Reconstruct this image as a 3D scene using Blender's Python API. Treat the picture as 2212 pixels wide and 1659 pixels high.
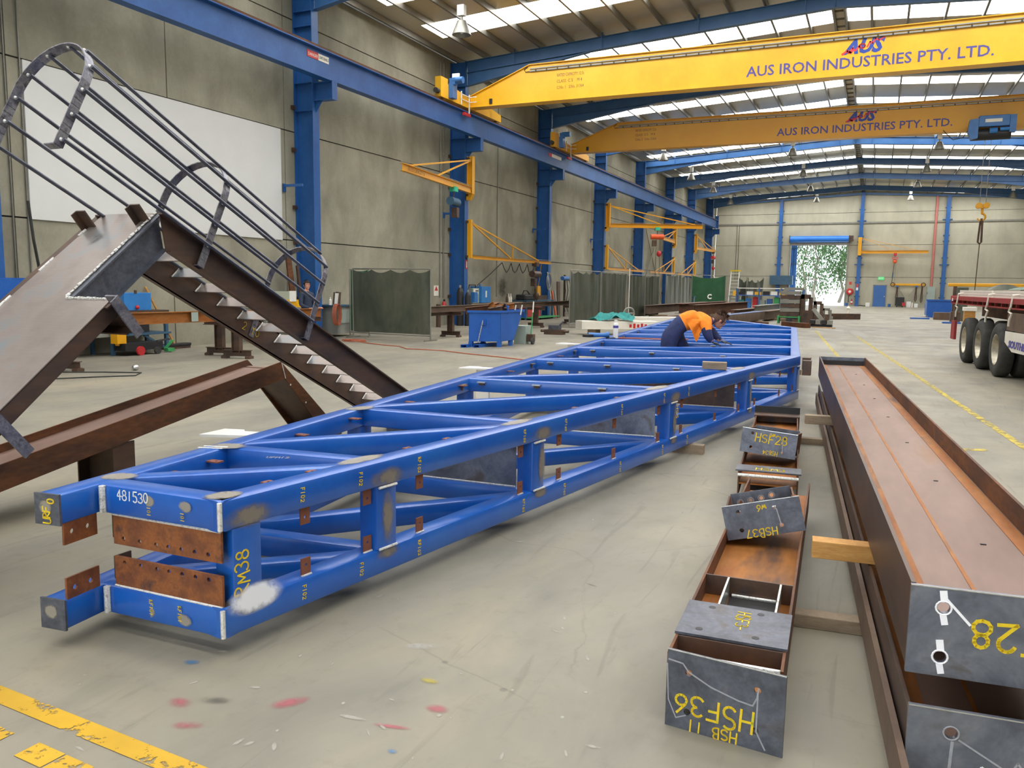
import bpy, bmesh, math, random
from mathutils import Vector, Matrix
SC = bpy.context.scene
COL = SC.collection
for o in list(bpy.data.objects): bpy.data.objects.remove(o, do_unlink=True)
V = Vector
# ---------------------------------------------------------------- camera, world, exposure
HEYE = 1.8
F_PX, YAW, PITCH, ROLL = 1749.2, 0.41955, 0.12209, 0.0137
def make_camera():
    cy, sy, cp, sp = math.cos(YAW), math.sin(YAW), math.cos(PITCH), math.sin(PITCH)
    f = V((-sy*cp, cy*cp, -sp)); r = V((cy, sy, 0)); u = r.cross(f)
    cr, sr = math.cos(ROLL), math.sin(ROLL)
    r, u = cr*r + sr*u, cr*u - sr*r
    cd = bpy.data.cameras.new('camera'); co = bpy.data.objects.new('camera', cd); COL.objects.link(co)
    M = Matrix.Identity(4)
    for i in range(3): M[i][0], M[i][1], M[i][2] = r[i], u[i], -f[i]
    M[0][3], M[1][3], M[2][3] = 0, 0, HEYE
    co.matrix_world = M
    cd.sensor_fit = 'HORIZONTAL'; cd.sensor_width = 36; cd.lens = 36*F_PX/2212
    cd.clip_start = 0.05; cd.clip_end = 500
    SC.camera = co
make_camera()
w = bpy.data.worlds.new('overcast_sky'); SC.world = w; w.use_nodes = True
bg = w.node_tree.nodes['Background']; bg.inputs[0].default_value = (0.86, 0.93, 1.0, 1); bg.inputs[1].default_value = 3.2
SKYLIGHT = 8.0
vs = SC.view_settings
vs.view_transform = 'Standard'; vs.look = 'None'; vs.gamma = 1; vs.exposure = 0.38; vs.use_curve_mapping = False
try:
    SC.cycles.use_denoising = True; SC.cycles.max_bounces = 8; SC.cycles.diffuse_bounces = 5; SC.cycles.use_light_tree = True
    SC.cycles.sample_clamp_indirect = 6
except Exception: pass
# ---------------------------------------------------------------- materials
def lin(h):
    if isinstance(h, str):
        h = h.lstrip('#'); h = [int(h[i:i+2], 16)/255 for i in (0, 2, 4)]
    return tuple((x/12.92 if x <= .04045 else ((x+.055)/1.055)**2.4) for x in h) + (1,)
MATS = {}
class NT:
    def __init__(s, name):
        s.m = bpy.data.materials.new(name); s.m.use_nodes = True; s.t = s.m.node_tree; s.n = s.t.nodes
        s.b = s.n['Principled BSDF']; s.out = s.n['Material Output']
    def new(s, kind, **kw):
        n = s.n.new(kind)
        for k, v in kw.items(): setattr(n, k, v)
        return n
    def link(s, a, b): s.t.links.new(a, b)
    def coord(s, which='Object', scale=(1, 1, 1)):
        tc = s.new('ShaderNodeTexCoord'); mp = s.new('ShaderNodeMapping'); mp.inputs['Scale'].default_value = scale
        s.link(tc.outputs[which], mp.inputs['Vector']); return mp.outputs[0]
    def noise(s, co, scale, detail=4, rough=.55, dist=0):
        n = s.new('ShaderNodeTexNoise'); n.inputs['Scale'].default_value = scale; n.inputs['Detail'].default_value = detail
        n.inputs['Roughness'].default_value = rough; n.inputs['Distortion'].default_value = dist
        s.link(co, n.inputs['Vector']); return n.outputs['Fac']
    def ramp(s, fac, stops, interp='LINEAR'):
        r = s.new('ShaderNodeValToRGB'); cr = r.color_ramp; cr.interpolation = interp
        while len(cr.elements) < len(stops): cr.elements.new(.5)
        for e, (p, c) in zip(cr.elements, stops): e.position = p; e.color = c if len(c) == 4 else tuple(c)+(1,)
        s.link(fac, r.inputs[0]); return r.outputs[0]
    def mix(s, fac, a, b, mode='MIX'):
        m = s.new('ShaderNodeMix'); m.data_type = 'RGBA'; m.blend_type = mode
        for v, i in ((fac, 0), (a, 6), (b, 7)):
            if isinstance(v, (int, float)): m.inputs[i].default_value = v
            elif isinstance(v, tuple): m.inputs[i].default_value = v
            else: s.link(v, m.inputs[i])
        return m.outputs[2]
    def bump(s, h, strength=.2, dist=.01):
        b = s.new('ShaderNodeBump'); b.inputs['Strength'].default_value = strength; b.inputs['Distance'].default_value = dist
        s.link(h, b.inputs['Height']); s.link(b.outputs[0], s.b.inputs['Normal'])
    def base(s, c):
        if isinstance(c, tuple): s.b.inputs['Base Color'].default_value = c
        else: s.link(c, s.b.inputs['Base Color'])
    def set(s, rough=.5, metal=0, spec=.5):
        s.b.inputs['Roughness'].default_value = rough; s.b.inputs['Metallic'].default_value = metal
        s.b.inputs['Specular IOR Level'].default_value = spec
def mat(name, cols, scale=3, rough=.5, metal=0, stretch=(1, 1, 1), bump=0, detail=4, lo=.3, hi=.7, fine=0, spec=.5, dist=0):
    """noise blend of the given colours, with optional fine speckle and bump"""
    t = NT(name); co = t.coord('Object', stretch)
    cols = [lin(c) for c in cols]
    if len(cols) == 1: c = cols[0]
    else:
        f = t.noise(co, scale, detail, .6, dist)
        c = t.ramp(f, [(lo+(hi-lo)*i/(len(cols)-1), k) for i, k in enumerate(cols)])
    if fine:
        g = t.noise(co, scale*9, 3); c = t.mix(1.0, c, t.ramp(g, [(.35, (1-fine,)*3), (.65, (1+fine*.5,)*3)]), 'MULTIPLY')
    t.base(c); t.set(rough, metal, spec)
    if bump: t.bump(t.noise(co, scale*4, 4), bump)
    MATS[name] = t.m; return t.m
def emit(name, col, s):
    t = NT(name); t.base((0, 0, 0, 1)); t.b.inputs['Emission Color'].default_value = lin(col); t.b.inputs['Emission Strength'].default_value = s
    MATS[name] = t.m; return t.m
def floor_material():
    t = NT('floor_concrete'); co = t.coord('Object')
    st = t.coord('Object', (1, .35, 1))
    a = t.ramp(t.noise(co, .35, 5, .6, .4), [(.3, lin('#6f6d64')), (.5, lin('#8a8577')), (.7, lin('#a09680'))])
    b = t.ramp(t.noise(st, 1.3, 6, .65, .6), [(.25, lin('#66635a')), (.5, lin('#8c8778')), (.75, lin('#a69a80'))])
    c = t.mix(.5, a, b)
    c = t.mix(t.ramp(t.noise(co, 7, 5, .7), [(.55, (0, 0, 0)), (.75, (.35, .35, .35))]), c, lin('#6f675b'))
    sc = t.coord('Object', (6, .5, 1))
    c = t.mix(t.ramp(t.noise(sc, 1.6, 3, .5, 1.2), [(.62, (0, 0, 0)), (.72, (.3, .3, .3))]), c, lin('#625f57'))
    v = t.new('ShaderNodeTexVoronoi'); v.inputs['Scale'].default_value = 2.4; t.link(co, v.inputs['Vector'])
    sp = t.ramp(v.outputs['Distance'], [(.03, (1, 1, 1)), (.055, (0, 0, 0))])
    on = t.ramp(t.noise(co, 1.1, 2), [(.52, (0, 0, 0)), (.6, (.6, .6, .6))])
    c = t.mix(t.mix(1.0, sp, on, 'MULTIPLY'), c, lin('#57554e'))
    v2 = t.new('ShaderNodeTexVoronoi'); v2.inputs['Scale'].default_value = 3.1; t.link(t.coord('Object', (1, .8, 1)), v2.inputs['Vector'])
    sp = t.ramp(v2.outputs['Distance'], [(.02, (1, 1, 1)), (.03, (0, 0, 0))])
    on = t.ramp(t.noise(co, .9, 2), [(.5, (0, 0, 0)), (.56, (.8, .8, .8))])
    c = t.mix(t.mix(1.0, sp, on, 'MULTIPLY'), c, lin('#b4b0a4'))
    vc = t.new('ShaderNodeTexVoronoi', feature='DISTANCE_TO_EDGE'); vc.inputs['Scale'].default_value = .55; t.link(t.mix(.12, co, t.noise(co, 2.5, 4)), vc.inputs['Vector'])
    ck = t.ramp(vc.outputs['Distance'], [(.0, (.3,)*3), (.004, (0,)*3)]); c = t.mix(t.mix(1.0, ck, t.ramp(t.noise(co, .7, 2), [(.48, (0,)*3), (.56, (1,)*3)]), 'MULTIPLY'), c, lin('#5a564c'))
    t.base(c); t.set(.55, 0, .35)
    t.link(t.ramp(t.noise(co, .8, 4), [(.3, (.42,)*3), (.7, (.7,)*3)]), t.b.inputs['Roughness'])
    t.bump(t.noise(co, 30, 3), .05, .003); MATS['floor_concrete'] = t.m
floor_material()
def wall_material(name, c1, c2, c3):
    t = NT(name); co = t.coord('Object', (1, 1, .8))
    c = t.ramp(t.noise(co, .55, 4, .55, .4), [(.3, lin(c1)), (.5, lin(c2)), (.7, lin(c3))])
    st = t.coord('Object', (2, 2, .25))
    c = t.mix(1.0, c, t.ramp(t.noise(st, 1.2, 4, .6), [(.3, (.95,)*3), (.6, (1.02,)*3)]), 'MULTIPLY')
    c = t.mix(1.0, c, t.ramp(t.noise(co, 14, 4, .7), [(.3, (.93,)*3), (.7, (1.04,)*3)]), 'MULTIPLY')
    t.base(c); t.set(.85, 0, .2); t.bump(t.noise(co, 25, 3), .1, .004); MATS[name] = t.m
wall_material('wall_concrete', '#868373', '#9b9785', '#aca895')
wall_material('wall_concrete_back_lit', '#aaa693', '#b4b09c', '#bbb7a3')  # same concrete in lighter tones, painting the brighter light at the far end
def foil_material():
    t = NT('foil_lining'); co = t.coord('Object', (1, 1, 1))
    c = t.ramp(t.noise(t.coord('Object', (.5, .5, 1)), .5, 4, .6), [(.3, lin('#a9a79d')), (.5, lin('#bdb8a6')), (.72, lin('#c4b28a'))])
    t.base(c); t.set(.34, .5)
    wv = t.new('ShaderNodeTexWave'); wv.inputs['Scale'].default_value = 1.8; wv.inputs['Distortion'].default_value = 1.5; t.link(t.coord('Object', (.15, 1, 1)), wv.inputs['Vector'])
    h = t.mix(.5, wv.outputs['Color'], t.noise(co, 6, 5, .7)); t.bump(h, .55, .03); MATS['foil_lining'] = t.m
foil_material()
mat('blue_paint', ['#1f5290', '#255a9a', '#2e64a4'], 1.2, .42, fine=.06)
mat('rafter_blue', ['#2c5a8e', '#346296', '#3c6a9c'], .8, .42)
mat('truss_blue', ['#0c50a8', '#1058b2', '#1860b4'], 2.2, .3, fine=.05, spec=.6)
_b = MATS['truss_blue'].node_tree.nodes['Principled BSDF']; _b.inputs['Coat Weight'].default_value = .35; _b.inputs['Coat Roughness'].default_value = .25
mat('bin_blue', ['#1652a6', '#2060b4'], 2, .4, fine=.06)
mat('crane_yellow', ['#e8a817', '#f0b41e', '#f5bd2c'], .6, .38, fine=.03)
mat('jib_yellow', ['#d99a12', '#e3a51a'], 1, .4)
mat('crane_dull_yellow', ['#dc9c18', '#e2a620'], .7, .38)
mat('mill_steel', ['#4c4e56', '#5a5d66', '#686c76', '#5c5654'], 5, .42, .55, fine=.15, dist=.6)
mat('plate_steel', ['#646872', '#737884', '#848892', '#6e6866'], 4, .34, .6, fine=.1, dist=.8)
mat('rust_dark', ['#4a3226', '#5e3d29', '#75492a', '#4a3a34'], 4, .65, .25, (1, .3, 1), .15, fine=.2)
mat('rust_orange', ['#7a4a22', '#97591f', '#a46a30', '#6a4c3a'], 3.5, .62, .2, (1, .25, 1), .1, fine=.12)
mat('rust_pink', ['#6f5648', '#80665a', '#8c7264', '#8a6038'], 2.2, .5, .3, (1, .22, 1), .05, fine=.06, lo=.25, hi=.75)
mat('rust_plate', ['#6b3d28', '#7d4b2e', '#955a30', '#5a3c32'], 7, .55, .25, fine=.15)
mat('dark_steel', ['#463b37', '#57473e', '#664e3f', '#464143'], 3, .45, .45, (1, .3, 1), fine=.1)
mat('brown_steel', ['#5a4a40', '#6b5646', '#75604c'], 2, .6, .2, fine=.1)
mat('cleat_brown', ['#7a4a38', '#8a5540'], 9, .6, .2)
mat('bright_steel', ['#b9bab6', '#d6d6d0', '#a5a49e'], 20, .3, .85)
mat('weld_silver', ['#d8d8d2', '#f2f2ee', '#a8a69c'], 60, .3, .5, bump=.5)
mat('bar_steel', ['#4b4e58', '#5c5f6a', '#6f727c'], 6, .4, .6, fine=.1)
mat('hoop_steel', ['#5a5866', '#75747f', '#8f8e93', '#4c4650'], 12, .38, .6, fine=.2)
mat('galvanised', ['#85837a', '#97958b'], 3, .45, .6)
mat('purlin_steel', ['#76736a', '#87847a'], 2, .42, .6)
mat('white_board', ['#d9dad6', '#dfe0dc'], .8, .45)
mat('white_paint', ['#e6e3da', '#f0eee6'], 5, .5)
mat('offwhite_steel', ['#ddd6c6', '#e8e2d4'], 3, .5, fine=.05)
mat('timber_light', ['#b07d3c', '#c08c48', '#cf9d58'], 4, .7, 0, (1, 1, 6), .1, fine=.12)
mat('timber_grey', ['#7d6c58', '#92806a', '#a08d74'], 4, .8, 0, (1, 1, 6), .1, fine=.12)
mat('curtain_grey', ['#3a4238', '#4a5044', '#5a5b4e', '#33443a'], .8, .4, 0, (1, 1, .5), fine=.1)
mat('curtain_dark', ['#343c32', '#434a3d', '#525348', '#33463a'], 1.1, .4, 0, (1, 1, .4), fine=.12)
mat('curtain_green', ['#1c4a2c', '#225433', '#2a5c3a'], 1.0, .4, fine=.05)
mat('rubber', ['#2b2b29', '#3a3935', '#474541'], 5, .8, fine=.1)
mat('black_paint', ['#1c1c1e', '#262628'], 4, .5)
mat('rim_steel', ['#8a8272', '#b0a894', '#c9c3b0'], 6, .35, .7)
mat('trailer_red', ['#8a1f22', '#9b2a2a', '#84302c'], 4, .55, fine=.1)
mat('red_paint', ['#b4242a', '#c42e30'], 4, .45)
mat('orange_paint', ['#e0572a', '#e8652f'], 4, .45)
mat('hoist_blue', ['#2f68a8', '#3f78b8'], 3, .4)
mat('toolbox_blue', ['#2a72b8', '#3380c4'], 3, .45)
mat('teal_cloth', ['#2a7f7c', '#35908a', '#236e70'], 6, .8, bump=.3)
mat('door_blue', ['#3562a0', '#3d6aa8'], 1, .5)
mat('roller_blue', ['#1c6fd0', '#2a7cda'], 1, .3)
mat('cabinet_grey', ['#93a098', '#9caaa0'], 2, .55)
mat('bench_grey', ['#7f8078', '#8e8f86'], 3, .6)
mat('bench_blue', ['#34546c', '#3d6078'], 3, .5)
mat('green_paint', ['#3a9a58', '#46a862'], 3, .5)
mat('hoist_green', ['#2fae84', '#3abf92'], 3, .5)
mat('sign_red', ['#c8372e', '#d0443a'], 3, .5)
mat('sign_white', ['#e4dfcf', '#ece8da'], 3, .5)
mat('text_blue', ['#4a4590', '#544f9a'], 3, .5)
mat('logo_blue', ['#23409a', '#2c4aa4'], 3, .5)
mat('logo_red', ['#d8303a', '#e03c44'], 3, .5)
mat('text_brown', ['#8a6628', '#7c5c30'], 3, .5)
mat('text_black', ['#2a2a2a', '#303030'], 3, .5)
mat('navy_cloth', ['#1d2748', '#25305a', '#2b3560'], 9, .85, bump=.25)
mat('grey_navy_cloth', ['#2a3448', '#333d52'], 9, .85, bump=.2)
mat('orange_cloth', ['#f07a12', '#f88a1c', '#ff9a30'], 7, .8, bump=.25)
mat('skin', ['#c98f78', '#d29c84'], 12, .55)
mat('hair_brown', ['#4a3226', '#5c4030', '#3c281e'], 40, .6, bump=.6)
mat('hair_black', ['#1c1a1c', '#282426'], 40, .6, bump=.5)
mat('glove_grey', ['#3e4246', '#4c5054'], 14, .8)
mat('chalk_yellow', ['#d8b416', '#ecc81e', '#c8c020'], 40, .7)
mat('chalk_white', ['#d8d8d4', '#f4f4f0'], 40, .7)
mat('chalk_faint', ['#8f9096', '#a3a4a8'], 40, .7)
mat('paint_white_thick', ['#f4f4fa', '#ffffff'], 40, .6)
mat('cable_orange', ['#a2573a', '#b2654a'], 10, .6)
mat('cable_black', ['#2c2c2a', '#3a3a36'], 10, .6)
mat('pipe_red', ['#b86a60', '#c27a70'], 4, .5)
mat('glass_dark', ['#20262a'], 1, .1)
mat('leaf_green', ['#26401c', '#3a5a2a', '#4c6a3a'], 3, .7)
mat('bark', ['#6a6258', '#80766a'], 5, .8)
mat('bright_ground', ['#e8e6de', '#f0eee6'], 2, .9)
emit('skylight_sheet', '#ffffff', SKYLIGHT)
emit('exit_green', '#38c070', 1.2)
def checker_plate():
    t = NT('checker_plate'); co = t.coord('Object', (1, 1, 1))
    t.base(t.ramp(t.noise(co, 2.2, 4, .6, .3), [(.3, lin('#8f8680')), (.5, lin('#a2968e')), (.7, lin('#8e9aa0'))])); t.set(.36, .6)
    v = t.new('ShaderNodeTexBrick'); v.offset = .5
    v.inputs['Scale'].default_value = 22; v.inputs['Mortar Size'].default_value = .035; v.inputs['Mortar Smooth'].default_value = .1; v.inputs['Brick Width'].default_value = .8; v.inputs['Row Height'].default_value = .5
    v.inputs['Color1'].default_value = (0, 0, 0, 1); v.inputs['Color2'].default_value = (.1, .1, .1, 1); v.inputs['Mortar'].default_value = (1, 1, 1, 1)
    mp = t.coord('Object', (1, 1, 1)); t.link(mp, v.inputs['Vector'])
    t.bump(v.outputs['Color'], .8, .004); MATS['checker_plate'] = t.m
checker_plate()
def soft_decal(name, col, strength=1.0, rough=.6, peak=1.0, grain=6):
    """a soft-edged sprayed or burnt mark with its own colour, on a flat patch"""
    t = NT(name); tc = t.new('ShaderNodeTexCoord'); mp = t.new('ShaderNodeMapping')
    mp.inputs['Location'].default_value = (-1, -1, 0); mp.inputs['Scale'].default_value = (2, 2, 0)
    t.link(tc.outputs['UV'], mp.inputs['Vector'])
    g = t.new('ShaderNodeTexGradient', gradient_type='SPHERICAL'); t.link(mp.outputs[0], g.inputs['Vector'])
    n = t.noise(t.coord('Object'), grain, 4, .7)
    m = t.new('ShaderNodeMath', operation='MULTIPLY'); t.link(g.outputs['Fac'], m.inputs[0]); t.link(t.ramp(n, [(.3, (.4,)*3), (.65, (1.6,)*3)]), m.inputs[1])
    p = t.new('ShaderNodeMath', operation='MULTIPLY', use_clamp=True); t.link(m.outputs[0], p.inputs[0]); p.inputs[1].default_value = strength
    sm = t.new('ShaderNodeMapRange', interpolation_type='SMOOTHSTEP'); t.link(p.outputs[0], sm.inputs[0]); sm.inputs[4].default_value = peak
    t.base(lin(col)); t.set(rough); t.link(sm.outputs[0], t.b.inputs['Alpha']); MATS[name] = t.m
soft_decal('spray_white', '#eef0f6', 2.0, .6, .95)
soft_decal('floor_white', '#c0beb6', 1.1, .6, .6)
soft_decal('spray_pink', '#b8606a', 1.1, .6, .6)
soft_decal('spray_blue', '#4f86b4', 1.1, .6, .6)
soft_decal('spray_yellow', '#b8a83a', 1.1, .6, .6)
soft_decal('burnt_paint', '#857c6e', 1.35, .5, .85)
soft_decal('ground_patch', '#968f82', 2.4, .5, .9, 20)
soft_decal('dark_stain', '#4e4a42', .9, .6, .45)
soft_decal('white_scuff', '#b8b4a8', 1.5, .7, .6, 25)
soft_decal('rust_soft', '#8a5a20', 1.6, .6, .85)
soft_decal('soot', '#3c3a34', 1.0, .8, .6)
def worn_paint(name, col, wear=.42):
    t = NT(name); co = t.coord('Object')
    n = t.noise(co, 9, 5, .7, .3); a = t.ramp(n, [(wear-.05, (0,)*3), (wear, (1,)*3)])
    t.base(t.ramp(t.noise(co, 3, 3), [(.3, lin(col)), (.7, lin([min(1, x*1.12) for x in [int(col[i:i+2], 16)/255 for i in (1, 3, 5)]]))])); t.set(.6)
    t.link(a, t.b.inputs['Alpha']); MATS[name] = t.m
worn_paint('line_yellow', '#bc9420', .43)
worn_paint('line_yellow_worn', '#b09c38', .5)
# ---------------------------------------------------------------- mesh builder
class MB:
    def __init__(s): s.v = []; s.f = []; s.mi = []
    def add(s, vs, fs, mi=0):
        b = len(s.v); s.v += [V(p) for p in vs]
        for f in fs: s.f.append([b+i for i in f]); s.mi.append(mi)
        return s
    def obox(s, c, ax, ay, az, mi=0):
        c, ax, ay, az = V(c), V(ax), V(ay), V(az)
        vs = [c+i*ax+j*ay+k*az for k in (-1, 1) for j in (-1, 1) for i in (-1, 1)]
        fs = [(0, 2, 3, 1), (4, 5, 7, 6), (0, 1, 5, 4), (2, 6, 7, 3), (0, 4, 6, 2), (1, 3, 7, 5)]
        if ax.cross(ay).dot(az) < 0: fs = [f[::-1] for f in fs]
        return s.add(vs, fs, mi)
    def box(s, x0, x1, y0, y1, z0, z1, mi=0):
        return s.obox(((x0+x1)/2, (y0+y1)/2, (z0+z1)/2), (abs(x1-x0)/2, 0, 0), (0, abs(y1-y0)/2, 0), (0, 0, abs(z1-z0)/2), mi)
    def bar(s, p0, p1, wv, hv, mi=0):
        """rectangular bar from p0 to p1; wv, hv are half-width vectors"""
        p0, p1 = V(p0), V(p1); return s.obox((p0+p1)/2, (p1-p0)/2, wv, hv, mi)
    def rbar(s, p0, p1, w, h, r=.015, seg=2, up=(0, 0, 1), mi=0):
        """bar with rounded long edges"""
        p0, p1 = V(p0), V(p1); d = (p1-p0).normalized(); up = V(up); side = d.cross(up).normalized(); up = side.cross(d).normalized()
        prof = []
        for sx, sy, a0 in ((1, 1, 0), (-1, 1, 90), (-1, -1, 180), (1, -1, 270)):
            for k in range(seg+1):
                a = math.radians(a0+90*k/seg); prof.append(((w/2-r)*sx+r*math.cos(a), (h/2-r)*sy+r*math.sin(a)))
        n = len(prof)
        vs = [p0+side*x+up*y for x, y in prof]+[p1+side*x+up*y for x, y in prof]
        fs = [(i, i+n, (i+1) % n+n, (i+1) % n) for i in range(n)]+[tuple(range(n)), tuple(range(2*n-1, n-1, -1))]
        return s.add(vs, fs, mi)
    def tube(s, path, r, n=8, mi=0, caps=True, closed=False):
        path = [V(p) for p in path]; rs = r if isinstance(r, (list, tuple)) else [r]*len(path)
        rings = []; prev = None
        for i, p in enumerate(path):
            if closed: t = (path[(i+1) % len(path)]-path[i-1])
            else: t = path[min(i+1, len(path)-1)]-path[max(i-1, 0)]
            t.normalize()
            if prev is None: a = t.orthogonal().normalized()
            else: a = (prev-t*prev.dot(t)).normalized()
            prev = a; b = t.cross(a)
            rings.append([p+(a*math.cos(2*math.pi*k/n)+b*math.sin(2*math.pi*k/n))*rs[i] for k in range(n)])
        base = len(s.v); s.v += [q for rg in rings for q in rg]
        m = len(path) if closed else len(path)-1
        for i in range(m):
            j = (i+1) % len(path)
            for k in range(n):
                s.f.append([base+i*n+k, base+i*n+(k+1) % n, base+j*n+(k+1) % n, base+j*n+k]); s.mi.append(mi)
        if caps and not closed:
            s.f.append([base+k for k in range(n)][::-1]); s.mi.append(mi)
            s.f.append([base+(len(path)-1)*n+k for k in range(n)]); s.mi.append(mi)
        return s
    def cyl(s, p0, p1, r, n=16, mi=0): return s.tube([p0, p1], r, n, mi)
    def lathe(s, prof, c, axis=(0, 0, 1), n=24, mi=0):
        """prof: (radius, height along axis)"""
        c, ax = V(c), V(axis).normalized(); a = ax.orthogonal().normalized(); b = ax.cross(a); base = len(s.v)
        for r, h in prof:
            for k in range(n):
                t = 2*math.pi*k/n; s.v.append(c+ax*h+(a*math.cos(t)+b*math.sin(t))*max(r, 1e-4))
        for i in range(len(prof)-1):
            for k in range(n):
                s.f.append([base+i*n+k, base+i*n+(k+1) % n, base+(i+1)*n+(k+1) % n, base+(i+1)*n+k]); s.mi.append(mi)
        return s
    def prism(s, poly, ext, mi=0):
        """extrude a planar polygon of 3-D points by vector ext"""
        poly = [V(p) for p in poly]; ext = V(ext); n = len(poly)
        nrm = sum(((poly[i]-poly[0]).cross(poly[(i+1) % n]-poly[0]) for i in range(n)), V())
        if nrm.dot(ext) > 0: poly = poly[::-1]
        vs = poly+[p+ext for p in poly]
        fs = [tuple(range(n)), tuple(range(2*n-1, n-1, -1))]+[(i, i+n, (i+1) % n+n, (i+1) % n)[::1] for i in range(n)]
        return s.add(vs, fs, mi)
    def ball(s, c, rx, ry=None, rz=None, n=12, m=8, mi=0, R=None):
        ry = ry or rx; rz = rz or rx; c = V(c); base = len(s.v)
        for i in range(m+1):
            th = math.pi*i/m
            for k in range(n):
                ph = 2*math.pi*k/n; p = V((rx*math.sin(th)*math.cos(ph), ry*math.sin(th)*math.sin(ph), rz*math.cos(th)))
                s.v.append(c+(R @ p if R else p))
        for i in range(m):
            for k in range(n):
                s.f.append([base+i*n+k, base+(i+1)*n+k, base+(i+1)*n+(k+1) % n, base+i*n+(k+1) % n]); s.mi.append(mi)
        return s
    def hbeam(s, p0, p1, depth, flange, dv, tf=.014, tw=.01, mi=0):
        """I-section; dv = direction across the depth (web runs along it)"""
        p0, p1 = V(p0), V(p1); d = (p1-p0).normalized(); dv = V(dv); dv = (dv-d*dv.dot(d)).normalized(); e = d.cross(dv)
        for sg in (-1, 1):
            o = dv*sg*(depth/2-tf/2); s.bar(p0+o, p1+o, dv*tf/2, e*flange/2, mi)
        s.bar(p0, p1, dv*(depth/2-tf), e*tw/2, mi); return s
    def channel(s, p0, p1, depth, flange, dv, toe, tf=.014, tw=.01, mi=0):
        """C-section; web centre-line p0-p1, flanges point to toe"""
        p0, p1 = V(p0), V(p1); d = (p1-p0).normalized(); dv = V(dv); dv = (dv-d*dv.dot(d)).normalized(); e = d.cross(dv)
        if e.dot(V(toe)) < 0: e = -e
        for sg in (-1, 1):
            o = dv*sg*(depth/2-tf/2)+e*flange/2; s.bar(p0+o, p1+o, dv*tf/2, e*flange/2, mi)
        s.bar(p0, p1, dv*(depth/2-tf), e*tw/2, mi); return s
def T(p): return Matrix.Translation(V(p))
def build(name, mb, m, parent=None, label=None, smooth=False, bevel=0):
    """link the collected geometry (world coordinates) as one object, local to its parent"""
    me = bpy.data.meshes.new(name)
    inv = WM[parent].inverted() if parent else Matrix.Identity(4)
    me.from_pydata([tuple(inv @ p) for p in mb.v], [], mb.f)
    ms = m if isinstance(m, (list, tuple)) else [m]
    for k in ms: me.materials.append(MATS[k])
    me.polygons.foreach_set('material_index', mb.mi)
    bm = bmesh.new(); bm.from_mesh(me); bmesh.ops.recalc_face_normals(bm, faces=bm.faces); bm.to_mesh(me); bm.free()
    if len(me.vertices) == 4 and len(me.polygons) == 1:
        uv = me.uv_layers.new(name='uv'); q = ((0, 0), (1, 0), (1, 1), (0, 1))
        for lp_ in me.loops: uv.data[lp_.index].uv = q[lp_.vertex_index]
    if smooth:
        me.polygons.foreach_set('use_smooth', [True]*len(me.polygons))
        try: me.set_sharp_from_angle(angle=math.radians(40))
        except Exception: pass
    o = bpy.data.objects.new(name, me); COL.objects.link(o)
    if bevel:
        b = o.modifiers.new('bevel', 'BEVEL'); b.width = bevel; b.segments = 2; b.limit_method = 'ANGLE'
    if parent: o.parent = parent; WM[o] = WM[parent].copy()
    else: WM[o] = Matrix.Identity(4)
    if label: o['label'] = label
    return o
WM = {}
def tag(o, label=None, cat=None, group=None, kind=None):
    if label: o['label'] = label
    if cat: o['category'] = cat
    if group: o['group'] = group
    if kind: o['kind'] = kind
    return o
def thing(name, label, cat, loc=(0, 0, 0), rz=0, group=None):
    o = bpy.data.objects.new(name, None); COL.objects.link(o); o.location = loc; o.rotation_euler = (0, 0, rz); o.empty_display_size = .2
    WM[o] = T(loc) @ Matrix.Rotation(rz, 4, 'Z'); return tag(o, label, cat, group)
def solo(name, mb, m, label, cat, group=None, **kw):
    """a thing that is one mesh; its origin goes to the base centre of the geometry"""
    xs = [p.x for p in mb.v]; ys = [p.y for p in mb.v]; zs = [p.z for p in mb.v]
    c = V(((min(xs)+max(xs))/2, (min(ys)+max(ys))/2, min(zs)))
    for p in mb.v: p -= c
    o = build(name, mb, m, None, **kw); o.location = c; WM[o] = T(c); return tag(o, label, cat, group)
def struct(name, mb, m, **kw): return tag(build(name, mb, m, None, **kw), kind='structure')
def dup(root, loc, rz=0, label=None, group=None):
    r = root.copy(); COL.objects.link(r); r.location = loc; r.rotation_euler = (0, 0, rz)
    if label: r['label'] = label
    if group: r['group'] = group
    for ch in list(root.children):
        c = ch.copy(); COL.objects.link(c); c.parent = r
        for g in list(ch.children):
            d = g.copy(); COL.objects.link(d); d.parent = c
    WM[r] = T(loc) @ Matrix.Rotation(rz, 4, 'Z'); return r
def text_mb(body, size, origin, ux, uy, depth=.004, align='LEFT', bold=0, shear=0, width=None):
    """letters as geometry; origin = baseline start, ux/uy = writing directions"""
    cu = bpy.data.curves.new('t', 'FONT'); cu.body = body; cu.size = size; cu.align_x = align; cu.offset = bold; cu.shear = shear; cu.extrude = depth/2; cu.resolution_u = 2
    ob = bpy.data.objects.new('t', cu); COL.objects.link(ob); dg = bpy.context.evaluated_depsgraph_get(); dg.update()
    me = bpy.data.meshes.new_from_object(ob.evaluated_get(dg)); ux, uy = V(ux).normalized(), V(uy).normalized(); uz = ux.cross(uy)
    k = 1.0
    if width and me.vertices:
        xs = [v.co.x for v in me.vertices]; k = width/(max(xs)-min(xs))
    mb = MB(); o = V(origin)
    mb.v = [o+ux*v.co.x*k+uy*v.co.y+uz*(v.co.z+depth/2) for v in me.vertices]
    mb.f = [list(p.vertices) for p in me.polygons]; mb.mi = [0]*len(mb.f)
    bpy.data.objects.remove(ob, do_unlink=True); bpy.data.curves.remove(cu); bpy.data.meshes.remove(me); return mb
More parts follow.
